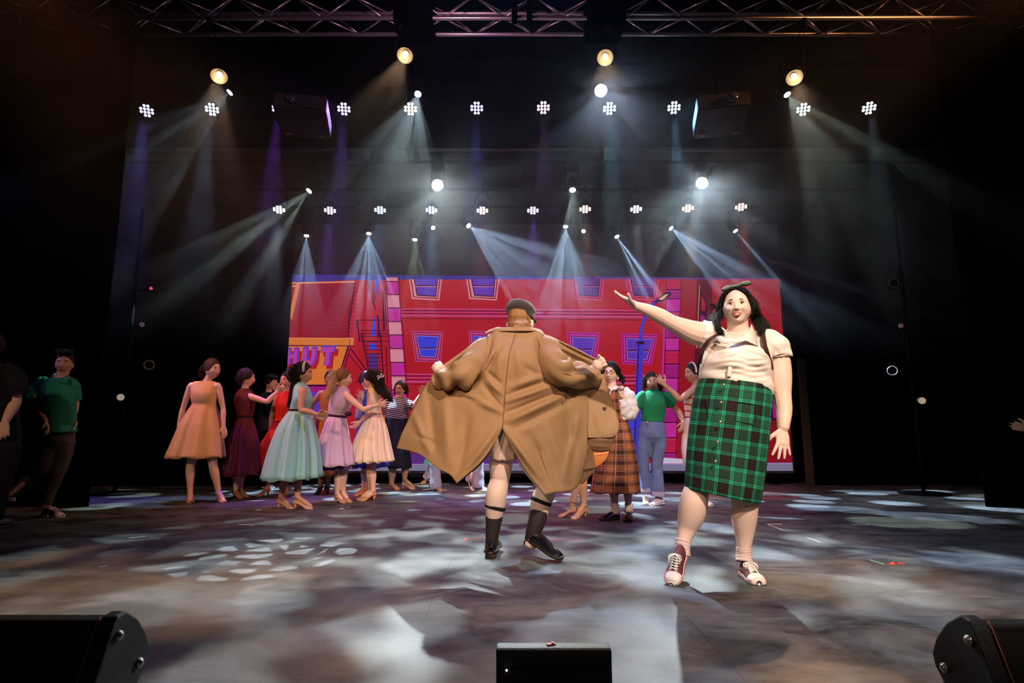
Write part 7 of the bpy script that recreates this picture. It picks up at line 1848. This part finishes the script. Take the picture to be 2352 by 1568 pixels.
hb.add(*tube(P, [(0.003, 0.013)] * 22, 8, ref=None)); hb.build('headband', cloth('white_band', (0.8, 0.72, 0.68)), f.root)
w_ = f.J((1531, 887, -0.16)); d_ = (f.J((1527, 884, -0.16)) - f.J((1562, 916, -0.16))).normalized(); q_ = d_.to_track_quat('Z', 'Y')
MB().tube([w_ + q_ @ Vector((0.033 * math.cos(a), 0.033 * math.sin(a), 0)) for a in np.linspace(0, 6.2832, 20)], 0.005, 6).build('bracelet', mat('gold_bangle', (0.8, 0.5, 0.2), 0.25, metal=0.9), f.root)

# green polo shirt
f = figure(130, 1186, 'person in a green polo shirt and grey trousers strolling with hands in the pockets', 'tan', 1.05, neck=(142, 862), pelvis=(140, 985), head=(148, 835), face=(0.55, -0.85), hfwd=(0.45, -0.95), nr=0.052, shoes=None, legk=0.60, vox=0.007, group='performers in the dark wing',
    arms=[dict(sh=(100, 882, -0.02), el=(76, 922, 0.0), wr=(104, 966, -0.19), tip=(115, 990, -0.20), ac=(0.3, -0.8, 0.4), k=1.0, curl=0.35), dict(sh=(160, 884, 0.03), el=(172, 925, 0.12), wr=(166, 965, 0.02), tip=(164, 985, -0.02), k=1.0)],
    legs=[((128, 1010), (100, 1075), (24, 1136), (8, 1190)), ((148, 1010), (130, 1090), (106, 1155), (150, 1184))])
PG = cloth('green_pique', (0.015, 0.23, 0.13), 0.85, bump=0.25, bscale=400)
t = f.loft('polo_shirt', [(868, 118, 152, .075, 0), (875, 104, 162, .10, 0), (890, 94, 168, .125, 0), (915, 92, 170, .145, 0), (945, 100, 170, .14, -0.01), (970, 110, 168, .14, -0.03), (992, 116, 166, .15, -0.05, 0.0)], PG, folds=6, amp=[0, 0, 0, .015, .03, .05, .06], seed=7)
f.sleeve('sleeve', [(112, 876, 0), (98, 884, -0.01), (88, 900, 0.02), (83, 912, 0.04)], [0.066, 0.082, 0.080, 0.080], PG, t, wr=0.004)
f.sleeve('sleeve', [(153, 878, 0.02), (163, 886, 0.04), (168, 903, 0.07), (170, 916, 0.10)], [0.066, 0.075, 0.072, 0.070], PG, t, wr=0.004)
c_ = MB(); c_.add(*smooth_tube([f.J(p) for p in [(128, 858, 0.04), (124, 864, -0.02), (134, 872, -0.09), (149, 878, -0.10), (152, 868, -0.06), (154, 862, 0.0)]], [(0.006, 0.018)] * 6, 8, 5, ref=Vector((0, 0, 1)))); c_.build('collar', PG, t)
GT = cloth('grey_trousers', (0.075, 0.066, 0.062), 0.85)
pants(f, [(985, 116, 166, .12), (995, 113, 166, .125)], [(1008, 112, 166, .13), (1018, 113, 165, .12)], [([(127, 1012, 0), (113, 1045, -0.03), (98, 1078, -0.04), (62, 1108, 0.05), (28, 1134, 0.12)], [0.095, 0.090, 0.072, 0.062, 0.050]), ([(150, 1012, 0.02), (142, 1050, 0.02), (129, 1090, 0.0), (115, 1125, 0.02), (106, 1158, 0.02)], [0.092, 0.084, 0.068, 0.058, 0.050])], GT, name='trousers', wr=0.004)
flat_shoe(f, f.J((106, 1158, 0.02)), Vector((f.J((151, 1184)).x, f.Y - 0.05, 0)), BC, WR, cap=WR, laces=LC)
flat_shoe(f, f.J((19, 1145, 0.05)), Vector((f.J((3, 1192)).x, f.Y - 0.14, 0.0)), BC, WR, cap=WR, laces=LC, pitch=math.radians(48))
for a in ((106, 1153, 0.02), (23, 1139, 0.10)):
    c = f.J(a); V, F = tube([c + Vector((0, 0, 0.04)), c, c + Vector((0, 0, -0.05))], [0.042, 0.043, 0.047], 20, caps=False); solid(obj('sock', V, F, cloth('pale_sock', (0.6, 0.5, 0.5)), f.root), 0.003)
hair(f, 'black', [[(x, 0.07, 0.085), (x + 0.01, 0.075, 0.11), (x, 0.02, 0.135), (x, -0.05, 0.12)] for x in (-0.05, -0.03, -0.01, 0.01, 0.03, 0.05)], seed=15, grow=(0.004, 0.0, 0.004), off=(0, -0.014, 0.020), count=22, low=-0.1)

# black shirt at the frame edge
f = figure(-22, 1215, 'person in a black shirt with rolled sleeves, cut off by the frame edge', 'fair', 1.12, neck=(-22, 835), pelvis=(-15, 985), head=(-30, 795), face=(-0.5, -0.8), nr=0.058, shoes=None, legk=0.60, vox=0.007, group='performers in the dark wing',
    arms=[dict(sh=(22, 862, 0), el=(36, 920, 0.02), wr=(12, 968, -0.10), tip=(6, 1004, -0.16), ac=(-0.8, -0.5, 0), k=1.05, curl=0.35), dict(sh=(-62, 862), el=(-75, 920), wr=(-70, 975), tip=(-68, 1005), k=1.05)],
    legs=[((-35, 1010), (-45, 1100), (-50, 1185), (-55, 1215)), ((5, 1010), (0, 1100), (-12, 1185), (-18, 1215))])
BS = cloth('black_shirt', (0.010, 0.008, 0.016), 0.8)
t = f.loft('shirt', [(840, -42, 0, .08, 0), (852, -62, 20, .12, 0), (880, -66, 30, .15, 0), (930, -62, 34, .16, 0), (985, -58, 38, .16, 0), (1005, -58, 40, .16, 0)], BS, folds=7, amp=[0, 0, .01, .02, .03, .03])
f.sleeve('sleeve', [(8, 852, 0), (26, 864, 0), (38, 888, 0.01), (40, 905, 0.02)], [0.08, 0.092, 0.085, 0.078], BS, t, wr=0.005)
f.sleeve('sleeve', [(-50, 852, 0), (-66, 864, 0), (-76, 890, 0), (-76, 908, 0)], [0.08, 0.092, 0.085, 0.078], BS, t, wr=0.005)
pants(f, [(995, -56, 38, .15), (1005, -56, 38, .15)], [(1015, -56, 38, .15), (1028, -54, 36, .14)], [([(-36, 1020, 0), (-42, 1060, 0), (-46, 1105, 0), (-50, 1190, 0)], [0.11, 0.10, 0.08, 0.06]), ([(16, 1020, 0), (10, 1060, 0), (2, 1105, 0), (-12, 1190, 0)], [0.11, 0.10, 0.08, 0.06])], BS, name='trousers')
flat_shoe(f, f.J((-50, 1190)), Vector((f.J((-60, 1215)).x, f.Y - 0.12, 0)), OX, OX, name='oxford_shoe'); flat_shoe(f, f.J((-12, 1190)), Vector((f.J((-22, 1215)).x, f.Y - 0.12, 0)), OX, OX, name='oxford_shoe')
hair(f, 'dark', [], seed=18)

# hand entering at the other edge
f = figure(2440, 1225, 'person out of frame whose fingertips reach in past the bare side of the stage', 'fair', 1.0, neck=(2440, 850), pelvis=(2440, 985), head=(2440, 815), face=(-1, -0.2), nr=0.048, shoes=None, legk=0.60, group='performers in the dark wing',
    arms=[dict(sh=(2425, 872, -0.1), el=(2400, 945, -0.1), wr=(2366, 984, -0.1), tip=(2334, 979, -0.1), ac=(0, -0.4, 0.9), curls=[0.05, 0.2, 0.3, 0.35], thumb=0.5)],
    legs=[((2430, 1010), (2430, 1100), (2430, 1190), (2415, 1225)), ((2450, 1010), (2450, 1100), (2450, 1190), (2435, 1225))])
t = f.loft('shirt', [(853, 2425, 2455, .08, 0), (865, 2415, 2465, .12, 0), (930, 2412, 2468, .14, 0), (1000, 2410, 2470, .15, 0)], BS)
pants(f, [(990, 2412, 2468, .15), (1000, 2412, 2468, .15)], [(1012, 2412, 2468, .15), (1022, 2414, 2466, .14)], [([(2430, 1020, 0), (2430, 1105, 0), (2430, 1195, 0)], [0.10, 0.08, 0.06]), ([(2450, 1020, 0), (2450, 1105, 0), (2450, 1195, 0)], [0.10, 0.08, 0.06])], BS, name='trousers')
flat_shoe(f, f.J((2430, 1195)), Vector((f.J((2412, 1225)).x, f.Y - 0.1, 0)), OX, OX, name='oxford_shoe'); flat_shoe(f, f.J((2450, 1195)), Vector((f.J((2434, 1225)).x, f.Y - 0.1, 0)), OX, OX, name='oxford_shoe')
hair(f, 'dark', [], seed=19)
